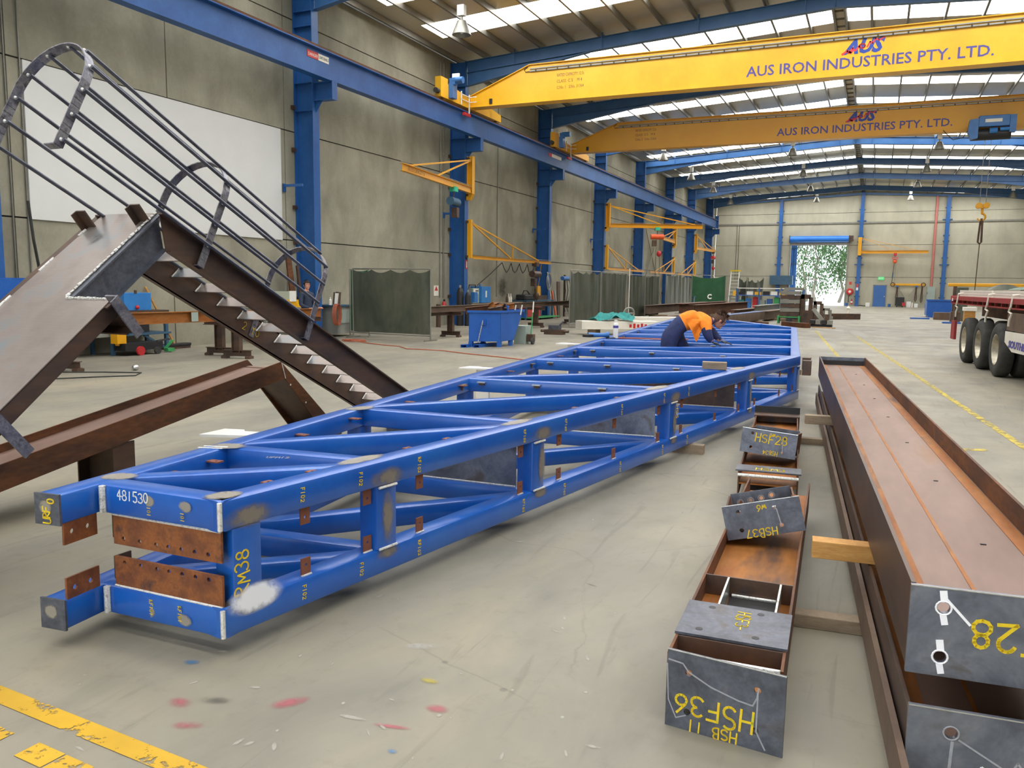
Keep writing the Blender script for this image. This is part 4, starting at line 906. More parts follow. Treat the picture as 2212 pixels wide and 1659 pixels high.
def mark_plate(t, c, ex, ey, n, w, h, holes, words, mtl='mill_steel', rr=.014):
    """drilled plate centred at c with hand lettering: (text, u, v, size, flip, width)"""
    mb = MB(); plate_holes(mb, c, ex*w/2, ey*h/2, n, holes, rr, .012, seg=14); p = build('end_plate', mb, mtl, t)
    build('bright_edge', MB().bar(c+ey*(h/2-.0005)-ex*w/2+n*.0062, c+ey*(h/2-.0005)+ex*w/2+n*.0062, ey*.002, n*.0008), 'bright_steel', p)
    for tx, u, v_, sz, fl, wd in words:
        s_ = -1 if fl else 1; build('chalk_mark', scrawl(tx, c+ex*u+ey*v_+n*.0065, ex*s_, ey*s_, sz, wd, .78, len(tx)+int(sz*100)), 'chalk_yellow', p)
    return p
ex = V((.469, -.049, 0)).normalized(); n_ = V((ex.y, -ex.x, 0)); ey = (Z3-n_*-.06).normalized(); ey = V((0, .03, 1)).normalized()
c = V((-.457, 3.14, .163)); nF = ex.cross(ey).normalized()
p = mark_plate(tA, c, ex, ey, nF, .472, .326, [(-.145, .08), (-.145, -.085), (.13, .08), (.13, -.085)], [('HSF36', .12, -.015, .085, True, .0095), ('HSB 11', .06, -.115, .045, True, .006)])
m2 = MB(); P_ = lambda u, v_: c+ex*u+ey*v_+nF*.0065
ribbon(m2, [P_(-.23, .12), P_(-.17, .115), P_(-.145, .085), P_(-.05, .045), P_(.06, .0+.02), P_(.115, .015), P_(.13, .05), P_(.135, .09)], nF, .006); ribbon(m2, [P_(.133, .06), P_(.133, -.085), P_(.17, -.15)], nF, .006); ribbon(m2, [P_(-.235, .1), P_(-.225, -.05), P_(-.19, -.12), P_(-.15, -.1)], nF, .005); build('chalk_mark', m2, 'chalk_faint', p)
# second long beam farther along the row
tB = thing('end_plated_beam', 'rusty beam beyond, with a flat dark plate near the HSF28 stub', 'steel beam', (-.8, 7.0, 0), 0, 'beams in the middle row')
aB, bB = V((-.73, 6.86, 0)), V((-1.02, 10.25, 0)); d, r = trough(tB, aB, bB, .48, .072, .28)
build('cover_plate', MB().bar(aB+d*.0+Z3*.286, aB+d*.22+Z3*.286, r*.26, Z3*.006), 'mill_steel', tB, 'dark flat cover plate')
build('chalk_mark', scrawl('HSM3', aB+d*.04-r*.1+Z3*.293, r, d, .08, .008, .75, 3), 'chalk_yellow', tB)
build('weld_bead', MB().tube([aB-d*.01-r*.24+Z3*.25, aB-d*.01+r*.24+Z3*.25], .014, 8), 'weld_silver', tB)
build('end_plate', MB().bar(bB-r*.26+Z3*.2, bB+r*.26+Z3*.2, d*.006, Z3*.13), 'dark_steel', tB)
build('cover_plate', MB().bar(bB-d*.28+Z3*.287, bB-d*.02+Z3*.287, r*.26, Z3*.006), 'dark_steel', tB)
build('upstand_plate', MB().bar(bB-r*.26-d*.03+Z3*.33, bB+r*.26-d*.03+Z3*.33, d*.006, Z3*.04), 'black_paint', tB)
# two short stubs set across the row
def stub(lab, c0, yaw, roll, w, h, ln, tilt, words, holes, rear, z0):
    t = thing('beam_stub', lab, 'steel stub', (c0[0], c0[1], z0), 0, 'short beam stubs in the middle row')
    R = Matrix.Rotation(yaw, 3, 'Z') @ Matrix.Rotation(tilt, 3, 'X') @ Matrix.Rotation(roll, 3, 'Y'); ex, ey_, ez = R @ V((1, 0, 0)), R @ V((0, 1, 0)), R @ V((0, 0, 1))
    c = V((c0[0], c0[1], z0+h/2))
    p = mark_plate(t, c, ex, ez, -ey_, w, h, holes, words)
    for sg in (-1, 1): o = c+ex*sg*(w/2-.03); build('flange', MB().bar(o+ey_*.006, o+ey_*ln, ex*.006, ez*h*.46), 'rust_dark', t)
    build('web', MB().bar(c+ey_*.006-ez*.02, c+ey_*ln-ez*.02, ex*(w/2-.036), ez*.005), 'rust_pink', t)
    o = c+ey_*ln*.92+ez*.02
    mb = MB(); plate_holes(mb, o, ex*(w/2-.04), ez*h*.44, ey_, rear, .014, .012, seg=14); build('rear_plate', mb, 'mill_steel', t)
    q = c+ey_*(ln*.9)-ez*.01; build('weld_bead', MB().tube([q-ex*(w/2-.08), q+ex*(w/2-.08)], .01, 6), 'weld_silver', t)
    m2 = MB(); k = rear
    for u, v_ in rear: m2.tube([o-ey_*.007+ex*(u+.02*math.cos(a_))+ez*(v_+.02*math.sin(a_)) for a_ in [i*.524 for i in range(12)]], .0025, 4, closed=True)
    build('chalk_mark', m2, 'chalk_faint', t)
    for u, v_ in holes: pass
    m2 = MB(); u, v_ = holes[-1]; P = lambda a_, b_: c-ey_*.0065+ex*a_+ez*b_; ribbon(m2, [P(u, v_), P(u-.01, v_+.1), P(u-.02, v_+.12)], -ey_, .007); build('chalk_mark', m2, 'chalk_faint', p)
    return t
stub('short dark stub marked HSB37, lying tilted across the near rusty trough beam', (-.56, 5.12), .12, -.24, .47, .215, .5, -.1, [('HSB37', .07, -.06, .05, True, .006), ('w6', .03, .085, .04, True, .006)], [(-.14, .06), (-.14, -.055), (.08, .06), (.1, -.055)], [(-.14, .03), (-.07, .035), (.0, .04), (.07, .05)], .27)
stub('short dark stub marked HSF28, sitting on the farther rusty trough beam', (-.82, 7.62), -.02, .07, .49, .225, .62, -.12, [('HSF28', -.12, .0, .075, False, .009), ('HSB34', .09, -.07, .035, True, .005), ('w6', .05, .09, .035, True, .005)], [(-.15, .07), (-.15, -.06), (.14, .06), (.13, -.07)], [(.05, .02), (.12, .02)], .28)
# ================================================================ flatbed trailer at the right
TD = V((-.0816, 1, 0)).normalized(); TS = V((TD.y, -TD.x, 0))       # along the trailer / to its far side
def tp(y, off=0, z=0): return V((2.354-.0816*(y-19.72), y, z))+TS*off
TK = thing('flatbed_trailer', 'red flatbed truck trailer with three wheels in view at the right', 'trailer', tp(20), 0)
ya, yb = 8.0, 25.6; WDT = 2.5
mb = MB(); mb.bar(tp(ya, .04, 1.605), tp(yb, .04, 1.605), TS*.04, Z3*.055); mb.bar(tp(ya, WDT, 1.605), tp(yb, WDT, 1.605), TS*.04, Z3*.055); build('side_rail', mb, 'trailer_red', TK, bevel=.008)
mb = MB(); mb.bar(tp(ya, .06, 1.46), tp(yb, .06, 1.46), TS*.03, Z3*.015)
for i in range(int((yb-ya)/.62)+1): mb.bar(tp(ya+i*.62, .08, 1.51), tp(ya+i*.62+.05, .08, 1.51), TS*.025, Z3*.05)
build('rope_rail', mb, 'trailer_red', TK)
mb = MB(); mb.bar(tp(ya, WDT/2, 1.62), tp(yb, WDT/2, 1.62), TS*(WDT/2-.08), Z3*.03); build('deck', mb, 'timber_grey', TK)
mb = MB()
for i in range(int((yb-ya)/.9)): mb.bar(tp(ya+i*.9, .1, 1.51), tp(ya+i*.9, WDT-.1, 1.51), TD*.03, Z3*.07)
for o in (.8, 1.7): mb.bar(tp(ya, o, 1.3), tp(yb-.3, o, 1.3), TS*.06, Z3*.17)
build('chassis', mb, 'rust_dark', TK)
mb = MB(); mb.bar(tp(yb-.03, .02, 1.56), tp(yb-.03, WDT, 1.56), TD*.03, Z3*.11); build('rear_bar', mb, 'trailer_red', TK)
mb = MB(); mb.bar(tp(25.2, .08, 1.0), tp(25.2, .08, 1.42), TS*.035, TD*.1); build('flap_hanger', mb, 'dark_steel', TK)
mb = MB(); mb.bar(tp(25.0, .04, .5), tp(25.0, .04, 1.0), TS*.03, TD*.26); build('marker_board', mb, 'trailer_red', TK, 'faded red marker board')
mb = MB(); mb.bar(tp(25.2, .0, 1.56), tp(25.36, .0, 1.56), Z3*.04, TS*.003); build('reflector', mb, 'sign_white', TK)
wc = [23.35, 21.62, 19.86]; R_ = .565
for y in wc:
    for off, s in ((.0, 1), (.34, 1), (WDT-.28, -1), (WDT-.62, -1)):
        c = tp(y, off, R_); mb = MB()
        if off == 0: pr = [(.30, .06), (.33, .03), (.4, .0), (.5, .005), (.545, .03), (R_, .07), (R_, .23), (.54, .27), (.45, .29), (.3, .27)]
        else: pr = [(.3, .02), (.42, 0), (.54, .03), (R_, .07), (R_, .23), (.54, .27), (.3, .28)]
        mb.lathe(pr, c, TS, 32); ty = build('tyre', mb, 'rubber', TK, smooth=True)
        if off == 0:
            mb = MB(); mb.lathe([(.325, .03), (.335, .015), (.315, .02), (.29, .07), (.25, .15), (.16, .19), (.15, .12), (.1, .1), (.001, .1)], c, TS, 32); build('rim', mb, 'rim_steel', ty, smooth=True)
            mb = MB()
            for k in range(10): a_ = k*.628; q = c+TD*(.2*math.cos(a_))+Z3*(.2*math.sin(a_)); mb.cyl(q+TS*.12, q+TS*.19, .014, 6)
            build('wheel_nut', mb, 'dark_steel', ty)
    mb = MB(); mb.cyl(tp(y, .2, R_), tp(y, WDT-.2, R_), .09, 10); build('axle', mb, 'black_paint', TK)
mb = MB(); mb.prism([tp(19.1, .02, 1.0), tp(17.0, .02, 1.02), tp(17.0, .02, .64), tp(18.45, .02, .62), tp(19.1, .02, .78)], TS*.02); fl = build('side_guard', mb, 'offwhite_steel', TK, 'white side guard panel')
build('lettering', text_mb('SOUTHERN', .19, tp(18.75, .015, .7), -TD, (0, 0, 1), .004, width=1.75, bold=.008, shear=.2), 'text_blue', fl)
mb = MB(); mb.bar(tp(19.15, .25, 1.2), tp(16.6, .25, 1.2), TS*.2, Z3*.18); build('tool_locker', mb, 'brown_steel', TK)
for i, (y, lab) in enumerate(((24.4, 'pale rope tied over the trailer edge near its rear corner'), (20.75, 'pale rope knotted on the trailer rail above the middle wheels'), (18.6, 'pale rope end hanging by the white side guard'))):
    mb = MB(); p0 = tp(y, .3, 1.8); mb.tube([tp(y, .4, 1.79), tp(y-.05, -.02, 1.72), tp(y, -.03, 1.5), tp(y+.12, -.03, 1.4), tp(y-.08, -.02, 1.36), tp(y-.02, -.04, 1.25), tp(y+.05, -.03, 1.12)], .022, 6); solo('tie_rope', mb, 'offwhite_steel', lab, 'rope', 'trailer ropes', smooth=True)
for i, (y0, y1, m_, lab) in enumerate(((21.0, 24.9, 'offwhite_steel', 'pale stacked plank bundle on the rear of the trailer deck'), (17.6, 20.9, 'offwhite_steel', 'pale plank bundle on the trailer, ahead of the rope'), (12.5, 17.5, 'timber_grey', 'grey plank bundle on the trailer at the photo edge'))):
    t = thing('plank_bundle', lab, 'planks', tp((y0+y1)/2, .7, 1.65))
    for k in range(3):
        for j in range(2): mb = MB(); mb.bar(tp(y0+.05*k, .35+j*.55, 1.68+.055*k), tp(y1-.03*j, .35+j*.55, 1.68+.055*k), TS*.25, Z3*.025); build('plank', mb, m_, t)
for y, lab in ((24.9, 'crumpled dark tarpaulin end on the trailer by its rear corner'), (21.3, 'long low dark green tarpaulin heap on the trailer'), (16.6, 'dark green tarpaulin on the trailer at the photo edge')):
    mb = MB(); n = 14; ln = 3.2 if y == 21.3 else .6; ht = .2 if y == 21.3 else .3; rnd = random.Random(int(y)); vs = []; fs = []
    for i in range(n+1):
        for j in range(7):
            h = 1.84 + (.5*ht*math.sin(math.pi*j/6)*(.55+.45*math.sin(i*1.3+y)) if 0 < i < n else 0); vs.append(tp(y-ln/2+ln*i/n, .75+.8*j/6, h))
    for i in range(n):
        for j in range(6): a_ = i*7+j; fs.append((a_, a_+1, a_+8, a_+7))
    mb.add(vs, fs); solo('tarpaulin', mb, 'curtain_green' if y < 24 else 'curtain_grey', lab, 'tarpaulin', smooth=True)
# ================================================================ painted floor lines and marks (parts of the floor)
def fline(p0, p1, wd, m='line_yellow', lab=None, z=.003):
    p0, p1 = V((p0[0], p0[1], z)), V((p1[0], p1[1], z)); e_ = (p1-p0).normalized().cross(Z3)*wd/2; mb = MB(); patch(mb, (p0+p1)/2, (p1-p0)/2, e_); return build('floor_line', mb, m, FLOOR, lab)
fline((-.62, 34.0), (2.2, 5.6), .1, 'line_yellow_worn', 'worn yellow lane line beside the right beams')
fline((-2.3, 37.2), (-.85, 23.4), .1, 'line_yellow_worn', 'worn yellow lane line nearer the truss')
fline((-3.75, 2.16), (-1.6, 2.035), .095, 'line_yellow', 'yellow line across the near left corner')
for (x, y) in ((-2.79, 1.912), (-2.62, 1.9), (-3.1, 1.925)): fline((x-.085, y), (x+.075, y-.01), .1, 'line_yellow', 'short yellow floor block')
for (x, y, w_) in ((1.0, 10.4, .12), (.85, 9.1, .1), (1.15, 7.2, .1), (.2, 14.6, .1)): fline((x, y), (x+.25, y+.1), w_, 'line_yellow_worn')
rnd = random.Random(11)
def blot(x, y, rx, ry, m, rot=0):
    mb = MB(); c, s = math.cos(rot), math.sin(rot); patch(mb, (x, y, .0025+rnd.uniform(0, .0006)), (c*rx, s*rx, 0), (-s*ry, c*ry, 0)); build('floor_mark', mb, m, FLOOR)
for (x, y, rx, ry, m, rot) in ((-2.2, 2.62, .11, .05, 'spray_pink', .9), (-1.6, 2.85, .07, .04, 'spray_pink', 0), (-2.45, 2.3, .08, .04, 'spray_pink', .4), (-2.62, 2.42, .07, .05, 'spray_pink', 0), (-1.7, 2.65, .1, .02, 'spray_pink', .2), (-1.95, 3.35, .12, .05, 'floor_white', .5), (-1.6, 2.5, .03, .02, 'spray_blue', 0), (-2.86, 2.72, .05, .03, 'spray_blue', .3), (-1.1, 2.55, .06, .02, 'spray_blue', 0), (-1.75, 3.05, .06, .03, 'spray_yellow', 0), (-2.5, 2.5, .1, .04, 'dark_stain', .3), (-1.9, 2.1, .12, .05, 'dark_stain', 0), (-1.05, 2.6, .12, .05, 'dark_stain', .6), (-.95, 2.2, .25, .09, 'dark_stain', .2)): blot(x, y, rx, ry, m, rot)
for k in range(120):
    y = 2.0+8*rnd.random()**1.6; x = rnd.uniform(-3.2, -.8)+(-.07*(y-2)); blot(x, y, rnd.uniform(.008, .04), rnd.uniform(.004, .013), 'white_scuff', rnd.uniform(0, 3.1))
for k in range(46): y = 2.0+22*rnd.random()**1.5; x = rnd.uniform(-9, 1.5); blot(x, y, rnd.uniform(.02, .1), rnd.uniform(.01, .04), rnd.choice(('dark_stain', 'white_scuff', 'dark_stain')), rnd.uniform(0, 3.1))
for k in range(30):
    x, y = rnd.uniform(-12, -5), rnd.uniform(8, 26); blot(x, y, rnd.uniform(.03, .12), rnd.uniform(.02, .05), 'white_scuff', rnd.uniform(-.4, .4))
for (x, y, rx, ry) in ((-1.5, 28, .8, 3.5), (-.6, 36, .5, 5), (-2.2, 40, .6, 4)): blot(x, y, rx, ry, 'white_scuff', .1)
# ================================================================ items beside the truss
def wedge(pts, z0, z1, name, m, lab, cat, **kw): mb = MB(); mb.prism([(x, y, z0) for x, y in pts], (0, 0, z1-z0)); return solo(name, mb, m, lab, cat, **kw)
def tee(x, y, rz, lab):
    t = thing('white_bracket', lab, 'bracket', (x, y, 0), rz, 'white painted brackets'); M = WM[t]
    mb = MB(); pl = [M @ V(p) for p in ((-.2, -.13, .65), (-.14, .13, .65), (.02, .13, .65), (.06, .07, .65), (.26, .06, .65), (.26, -.08, .65))]; mb.prism(pl, (0, 0, .02)); build('plate', mb, 'white_paint', t)
    mb = MB(); mb.prism([M @ V(p) for p in ((.02, -.03, 0), (.2, -.03, 0), (.2, .03, 0), (.02, .03, 0))], (0, 0, .65)); build('stem', mb, 'white_paint', t)
tee(-4.35, 4.62, .25, 'white painted bracket plate behind the near left truss chord')
tee(-4.95, 9.87, .1, 'white painted bracket plate behind the truss, beside the dark stair foot')
tee(-5.5, 14.97, .1, 'white painted bracket plate behind the truss, nearest the worker')
t = thing('white_box_beam', 'white painted box beam lying beyond the truss with teal cloth on it', 'steel beam', (-9.3, 29.6, 0)); 
mb = MB(); a_, b_ = V((-10.0, 28.4, .36)), V((-7.6, 30.2, .36)); mb.rbar(a_, b_, .8, .3, .01); build('body', mb, 'offwhite_steel', t)
mb = MB(); mb.bar(V((-9.0, 30.6, .42)), V((-6.4, 32.4, .42)), V((-.2, .3, 0)), Z3*.2); build('side_box', mb, 'offwhite_steel', t)
mb = MB()
for q in (a_+(b_-a_)*.2, a_+(b_-a_)*.8): mb.box(q.x-.15, q.x+.15, q.y-.3, q.y+.3, 0, .21)
build('packer', mb, 'timber_grey', t)
mb = MB()
for k in range(5): q = a_+(b_-a_)*(.62+.05*k)+V((.22, -.33, -.02)); mb.bar(q, q+V((.07, .06, .0)), Z3*(.06+.03*(k % 2)), V((.006, -.009, 0)))
build('red_stencil', mb, 'red_paint', t, 'faded red stencil marks')
def cloth(c, lx, ly, h, name, m, lab, seed, rz=0):
    rnd = random.Random(seed); mb = MB(); n, k = 16, 12; vs = []
    ph = [rnd.uniform(0, 6) for _ in range(6)]
    for i in range(n+1):
        for j in range(k+1):
            u, v = i/n*2-1, j/k*2-1; r_ = max(0, 1-(u*u+v*v)*.62); z = h*(r_**.6)*(.55+.25*math.sin(5*u+ph[0])*math.cos(4*v+ph[1])+.2*math.sin(9*u+7*v+ph[2]))
            x, y = u*lx*(1+.12*math.sin(6*v+ph[3])), v*ly*(1+.15*math.sin(5*u+ph[4])); cr, sr = math.cos(rz), math.sin(rz); vs.append(V((c[0]+x*cr-y*sr, c[1]+x*sr+y*cr, c[2]+max(z, .012))))
    fs = [(i*(k+1)+j, (i+1)*(k+1)+j, (i+1)*(k+1)+j+1, i*(k+1)+j+1) for i in range(n) for j in range(k)]
    mb.add(vs, fs); return solo(name, mb, m, lab, 'cloth', smooth=True)
cloth((-8.95, 29.2, .51), .75, .42, .42, 'teal_cloth', 'teal_cloth', 'crumpled teal tarp lying on the white box beam', 3, .6)
mb = MB(); mb.tube([(-8.45, 29.65, .78)]*1+[(-8.45+.17*math.cos(q), 29.65+.1*math.cos(q), .8+.2*math.sin(q)) for q in [i*.45 for i in range(15)]], .035, 6); solo('lifting_ring', mb, 'galvanised', 'grey lifting ring standing behind the teal tarp', 'ring', smooth=True)
# things lying on the truss
ZTOP = ZT+CH
t = thing('spray_can', 'white spray can standing on the left truss chord', 'can', (-4.68, 15.5, ZTOP))
build('body', MB().lathe([(.001, 0), (.05, 0), (.052, .01), (.052, .27), (.04, .3), (.03, .31), (.001, .31)], (-4.68, 15.5, ZTOP), n=16), 'white_paint', t, smooth=True)
build('cap', MB().lathe([(.032, .305), (.032, .36), (.001, .365)], (-4.68, 15.5, ZTOP), n=12), 'sign_white', t, smooth=True)
build('label_band', MB().lathe([(.0528, .2), (.0528, .25)], (-4.68, 15.5, ZTOP), n=16), 'text_blue', t)
t = thing('angle_grinder', 'dark angle grinder lying on the truss beside the white spray can', 'grinder', (-4.95, 15.35, ZTOP))
build('body', MB().tube([(-5.15, 15.2, ZTOP+.06), (-5.0, 15.3, ZTOP+.06), (-4.9, 15.35, ZTOP+.06), (-4.78, 15.4, ZTOP+.07)], [.05, .045, .04, .06], 10), 'hoist_blue', t, smooth=True)
build('disc', MB().cyl((-4.74, 15.36, ZTOP+.005), (-4.74, 15.36, ZTOP+.015), .1, 18), 'black_paint', t); build('guard', MB().lathe([(.11, 0), (.11, .05), (.04, .06)], (-5.15, 15.2, ZTOP+.02), n=14), 'black_paint', t, smooth=True)
mb = MB(); mb.tube([(-4.6, 15.42, ZTOP+.012), (-4.2, 15.52, ZTOP+.012), (-3.75, 15.55, ZTOP+.012), (-3.3, 15.8, ZTOP+.012)], .014, 6); solo('air_hose', mb, 'cable_orange', 'thin reddish hose lying along the truss beside the spray can', 'hose')
mb = MB(); c = Rn(10.42)+V((-.28, -.05, ZTOP+.045)); mb.obox(c, V((.15, .02, 0)), V((-.01, .06, 0)), Z3*.045); solo('wood_block', mb, 'timber_grey', 'grey wood block lying on the outer truss chord', 'block', bevel=.006)
# ================================================================ left wall bay
def trestle(x, y, rz, lab, ht=.86):
    t = thing('steel_trestle', lab, 'trestle', (x, y, 0), rz, 'beam trestles'); M = WM[t]; m3 = M.to_3x3()
    mb = MB(); mb.hbeam(M @ V((0, 0, .14)), M @ V((0, 0, ht-.1)), .2, .16, m3 @ V((1, 0, 0))); build('post', mb, 'dark_steel', t)
    mb = MB(); mb.hbeam(M @ V((-.35, 0, .13)), M @ V((.35, 0, .13)), .14, .12, (0, 0, 1)); build('foot_beam', mb, 'dark_steel', t)
    mb = MB()
    for s in (-.3, .3): mb.obox(M @ V((s, 0, .03)), m3 @ V((.06, 0, 0)), m3 @ V((0, .1, 0)), Z3*.03)
    build('foot', mb, 'dark_steel', t)
    mb = MB(); mb.hbeam(M @ V((-.4, 0, ht-.06)), M @ V((.4, 0, ht-.06)), .12, .12, (0, 0, 1)); build('head_beam', mb, 'dark_steel', t); return t
for x, y, lab in ((-14.4, 10.8, 'steel trestle behind the tipped landing plate'), (-14.45, 15.0, 'dark T-shaped trestle under the rusty beam, by the broom'), (-13.55, 14.6, 'dark trestle seen under the tipped stair'), (-14.2, 18.0, 'trestle under the rusty beam end, by the standing man')): trestle(x, y, .25, lab)
mb = MB(); mb.hbeam((-14.2, 10.2, .995), (-14.2, 18.6, .945), .25, .16, (0, 0, 1)); t = solo('rusty_beam', mb, 'rust_orange', 'orange-brown beam on trestles in front of the standing man', 'steel beam')
for y in (13.9, 15.9): build('bare_patch', MB().box(-14.12, -14.114, y-.1, y+.1, .87, 1.08), 'cabinet_grey', t)
for x, y, lab in ((-13.2, 24.4, 'brown T-shaped trestle beside the green screen'), (-13.25, 32.1, 'brown trestle behind the blue scrap bin'), (-13.2, 36.4, 'brown trestle against the long curtain screens')):
    trestle(x, y, .05, lab, .86)
mb = MB(); mb.hbeam((-13.2, 22.9, .96), (-13.2, 36.6, .99), .2, .16, (0, 0, 1)); solo('brown_beam', mb, 'brown_steel', 'long brown beam on trestles passing behind the blue scrap bin', 'steel beam')
mb = MB(); mb.hbeam((-13.3, 23.2, .8), (-13.15, 25.2, .8), .11, .12, (0, 0, 1)); solo('short_beam', mb, 'dark_steel', 'short dark beam lying beside the green screen under the brown beam', 'steel beam')
# workbench with blue tool box
t = thing('workbench', 'blue steel-legged workbench against the left wall under the blue box', 'bench', (-16.75, 13.9, 0))
build('top', MB().box(-17.2, -16.35, 12.0, 15.25, .98, 1.05), 'dark_steel', t)
for x in (-17.1, -16.42):
    for y in (12.1, 13.6, 15.2): build('leg', MB().box(x-.04, x+.04, y-.04, y+.04, 0, .98), 'bench_blue', t)
build('shelf', MB().box(-17.2, -16.35, 13.6, 15.3, .45, .5), 'bench_blue', t); build('side_panel', MB().box(-16.4, -16.36, 12.0, 13.5, .45, .95), 'bench_grey', t)
build('brace', MB().bar((-16.42, 14.5, .45), (-16.42, 15.15, .1), V((.02, 0, 0)), V((0, .02, .02))), 'bench_blue', t)
t = thing('tool_chest', 'blue steel tool chest with a red knob on the left workbench', 'tool box', (-16.7, 14.4, 1.05)); build('body', MB().box(-16.95, -16.45, 14.0, 14.8, 1.05, 1.48), 'toolbox_blue', t, bevel=.01); build('lid_knob', MB().ball((-16.42, 14.35, 1.13), .05), 'red_paint', t, smooth=True); build('latch', MB().box(-16.46, -16.43, 14.3, 14.36, 1.46, 1.54), 'dark_steel', t)
mb = MB(); mb.box(-16.9, -16.5, 13.9, 14.75, .52, .85); solo('crate', mb, 'black_paint', 'black box on the shelf under the blue tool chest', 'box')
mb = MB(); mb.lathe([(.05, 0), (.07, .4), (.12, .42)], (-16.2, 13.55, .25), n=10); mb.box(-16.3, -16.08, 13.45, 13.7, .3, .6); solo('yellow_rag', mb, 'jib_yellow', 'yellow cloth hanging under the left workbench', 'rag')
t = thing('hand_trolley', 'dark low trolley with a red wheel under the left workbench', 'trolley', (-16.2, 14.1, 0)); build('frame', MB().box(-16.5, -16.0, 13.6, 14.7, .12, .3), 'black_paint', t); build('wheel', MB().cyl((-16.0, 14.0, .11), (-15.94, 14.0, .11), .11, 14), 'red_paint', t); build('wheel', MB().cyl((-16.0, 14.5, .09), (-15.94, 14.5, .09), .09, 14), 'rubber', t); build('handle', MB().tube([(-16.1, 14.6, .3), (-16.1, 14.95, .34), (-16.1, 15.0, .33)], .025, 6), 'black_paint', t)
mb = MB(); mb.box(-16.25, -16.1, 14.95, 15.15, .02, .1); mb.bar((-16.2, 14.95, .1), (-16.15, 15.15, .3), V((.04, 0, 0)), V((0, .02, 0))); solo('green_clamp', mb, 'green_paint', 'small green clamp on the floor beside the workbench leg', 'clamp')
t = thing('broom', 'wide push broom leaning on the left wall by the workbench', 'broom', (-16.9, 15.9, 0)); build('handle', MB().cyl((-16.85, 15.85, .12), (-17.2, 15.3, 1.62), .028, 8), 'timber_light', t, smooth=True); build('head', MB().box(-16.95, -16.75, 15.4, 16.35, .06, .14), 'black_paint', t, bevel=.02); build('bristles', MB().box(-16.93, -16.77, 15.42, 16.33, 0, .07), 'dark_steel', t)
mb = MB(); mb.tube([(-13.4, 9.8, .012), (-13.0, 10.4, .012), (-12.6, 10.9, .012), (-12.9, 11.3, .012), (-13.6, 11.0, .012), (-14.2, 10.6, .012)], .012, 6); solo('floor_cable', mb, 'cable_black', 'thin dark cable looped on the floor under the tipped landing', 'cable')
mb = MB(); mb.ball((-13.4, 11.6, .06), .07, .07, .06); solo('metal_cup', mb, 'bright_steel', 'small shiny metal cup on the floor by the cable', 'cup', smooth=True)
# ladder-foot timber stack, man's bench
t = thing('white_bench', 'bench with yellow and white boxes behind the standing man', 'bench', (-16.6, 19.6, 0)); build('top', MB().box(-17.2, -16.15, 18.6, 20.4, .96, 1.02), 'bench_grey', t)
for x in (-17.1, -16.25):
    for y in (18.7, 20.3): build('leg', MB().box(x-.04, x+.04, y-.04, y+.04, 0, .96), 'bench_grey', t)
for (y0, y1, z1, m_, lab) in ((19.3, 20.25, 1.25, 'crane_yellow', 'yellow crate behind the standing man'), ): mb = MB(); mb.box(-16.6, -16.2, y0, y1, 1.02, z1); solo('crate', mb, m_, lab, 'box')
mb = MB(); mb.box(-16.9, -16.62, 19.2, 20.3, 1.02, 1.5); solo('carton', mb, 'cabinet_grey', 'pale carton behind the yellow crate', 'box')
mb = MB(); mb.box(-16.19, -16.17, 19.7, 20.0, 1.2, 1.52); solo('notice_card', mb, 'white_paint', 'white card propped on the yellow crate', 'card')
mb = MB(); mb.bar((-16.75, 20.75, 0), (-16.95, 20.6, 2.6), V((.02, .09, 0)), V((.03, 0, 0))); solo('steel_offcut', mb, 'rust_dark', 'rusty flat offcut leaning on the wall behind the standing man', 'steel plate')
mb = MB(); mb.bar((-16.6, 20.95, 0), (-16.8, 20.85, 2.3), V((.0, .05, 0)), V((.03, 0, 0))); solo('steel_offcut', mb, 'dark_steel', 'dark offcut leaning on the second column by the standing man', 'steel plate')
# bench with bottle and clipboard right of the second column
t = thing('steel_cabinet', 'grey steel cabinet between the second column and the green screen', 'cabinet', (-16.6, 22.6, 0)); build('body', MB().box(-17.1, -16.2, 22.1, 23.2, .1, 1.0), 'bench_grey', t); build('top', MB().box(-17.15, -16.15, 22.0, 23.3, 1.0, 1.05), 'bench_blue', t); build('door', MB().box(-16.2, -16.18, 22.25, 23.1, .45, .9), 'cabinet_grey', t)
mb = MB(); mb.lathe([(.001, 0), (.05, 0), (.05, .17), (.02, .2), (.025, .25), (.001, .26)], (-16.4, 22.0, 1.05), n=12); solo('plastic_bottle', mb, 'white_paint', 'white bottle on the cabinet beside the clipboard', 'bottle', smooth=True)
t = thing('clipboard', 'clipboard with white paper propped against the wall by the green screen', 'clipboard', (-16.5, 22.4, 1.05)); build('board', MB().obox((-16.5, 22.5, 1.27), (.03, .16, -.0), (.02, 0, .2), (.008, 0, 0)), 'brown_steel', t); build('paper', MB().obox((-16.488, 22.5, 1.26), (.0, .14, 0), (.02, 0, .18), (.004, 0, 0)), 'white_paint', t); build('clip', MB().box(-16.5, -16.46, 22.44, 22.56, 1.44, 1.48), 'black_paint', t)
mb = MB()
for k in range(5): mb.tube([(-16.1+.02*k, 21.85+.02*k+.16*math.cos(q), .75+.35*math.sin(q)) for q in [i*.45 for i in range(15)]], .014, 5)
solo('hose_coil', mb, 'cable_orange', 'brown hose coil hanging below the clipboard bench', 'hose')
mb = MB()
rnd = random.Random(5); mb.tube([(-14.5+.35*math.cos(i*.7)+rnd.uniform(-.06, .06), 20.6+.25*math.sin(i*.7)+rnd.uniform(-.05, .05), .015+.002*i) for i in range(26)]+[(-13.9, 20.3, .015), (-13, 19.9, .012), (-12.3, 19.7, .012), (-11.7, 19.1, .012), (-10.6, 19.1, .012), (-9.6, 18.6, .012), (-8.5, 18.2, .012), (-7.2, 17.6, .012)], .014, 5)
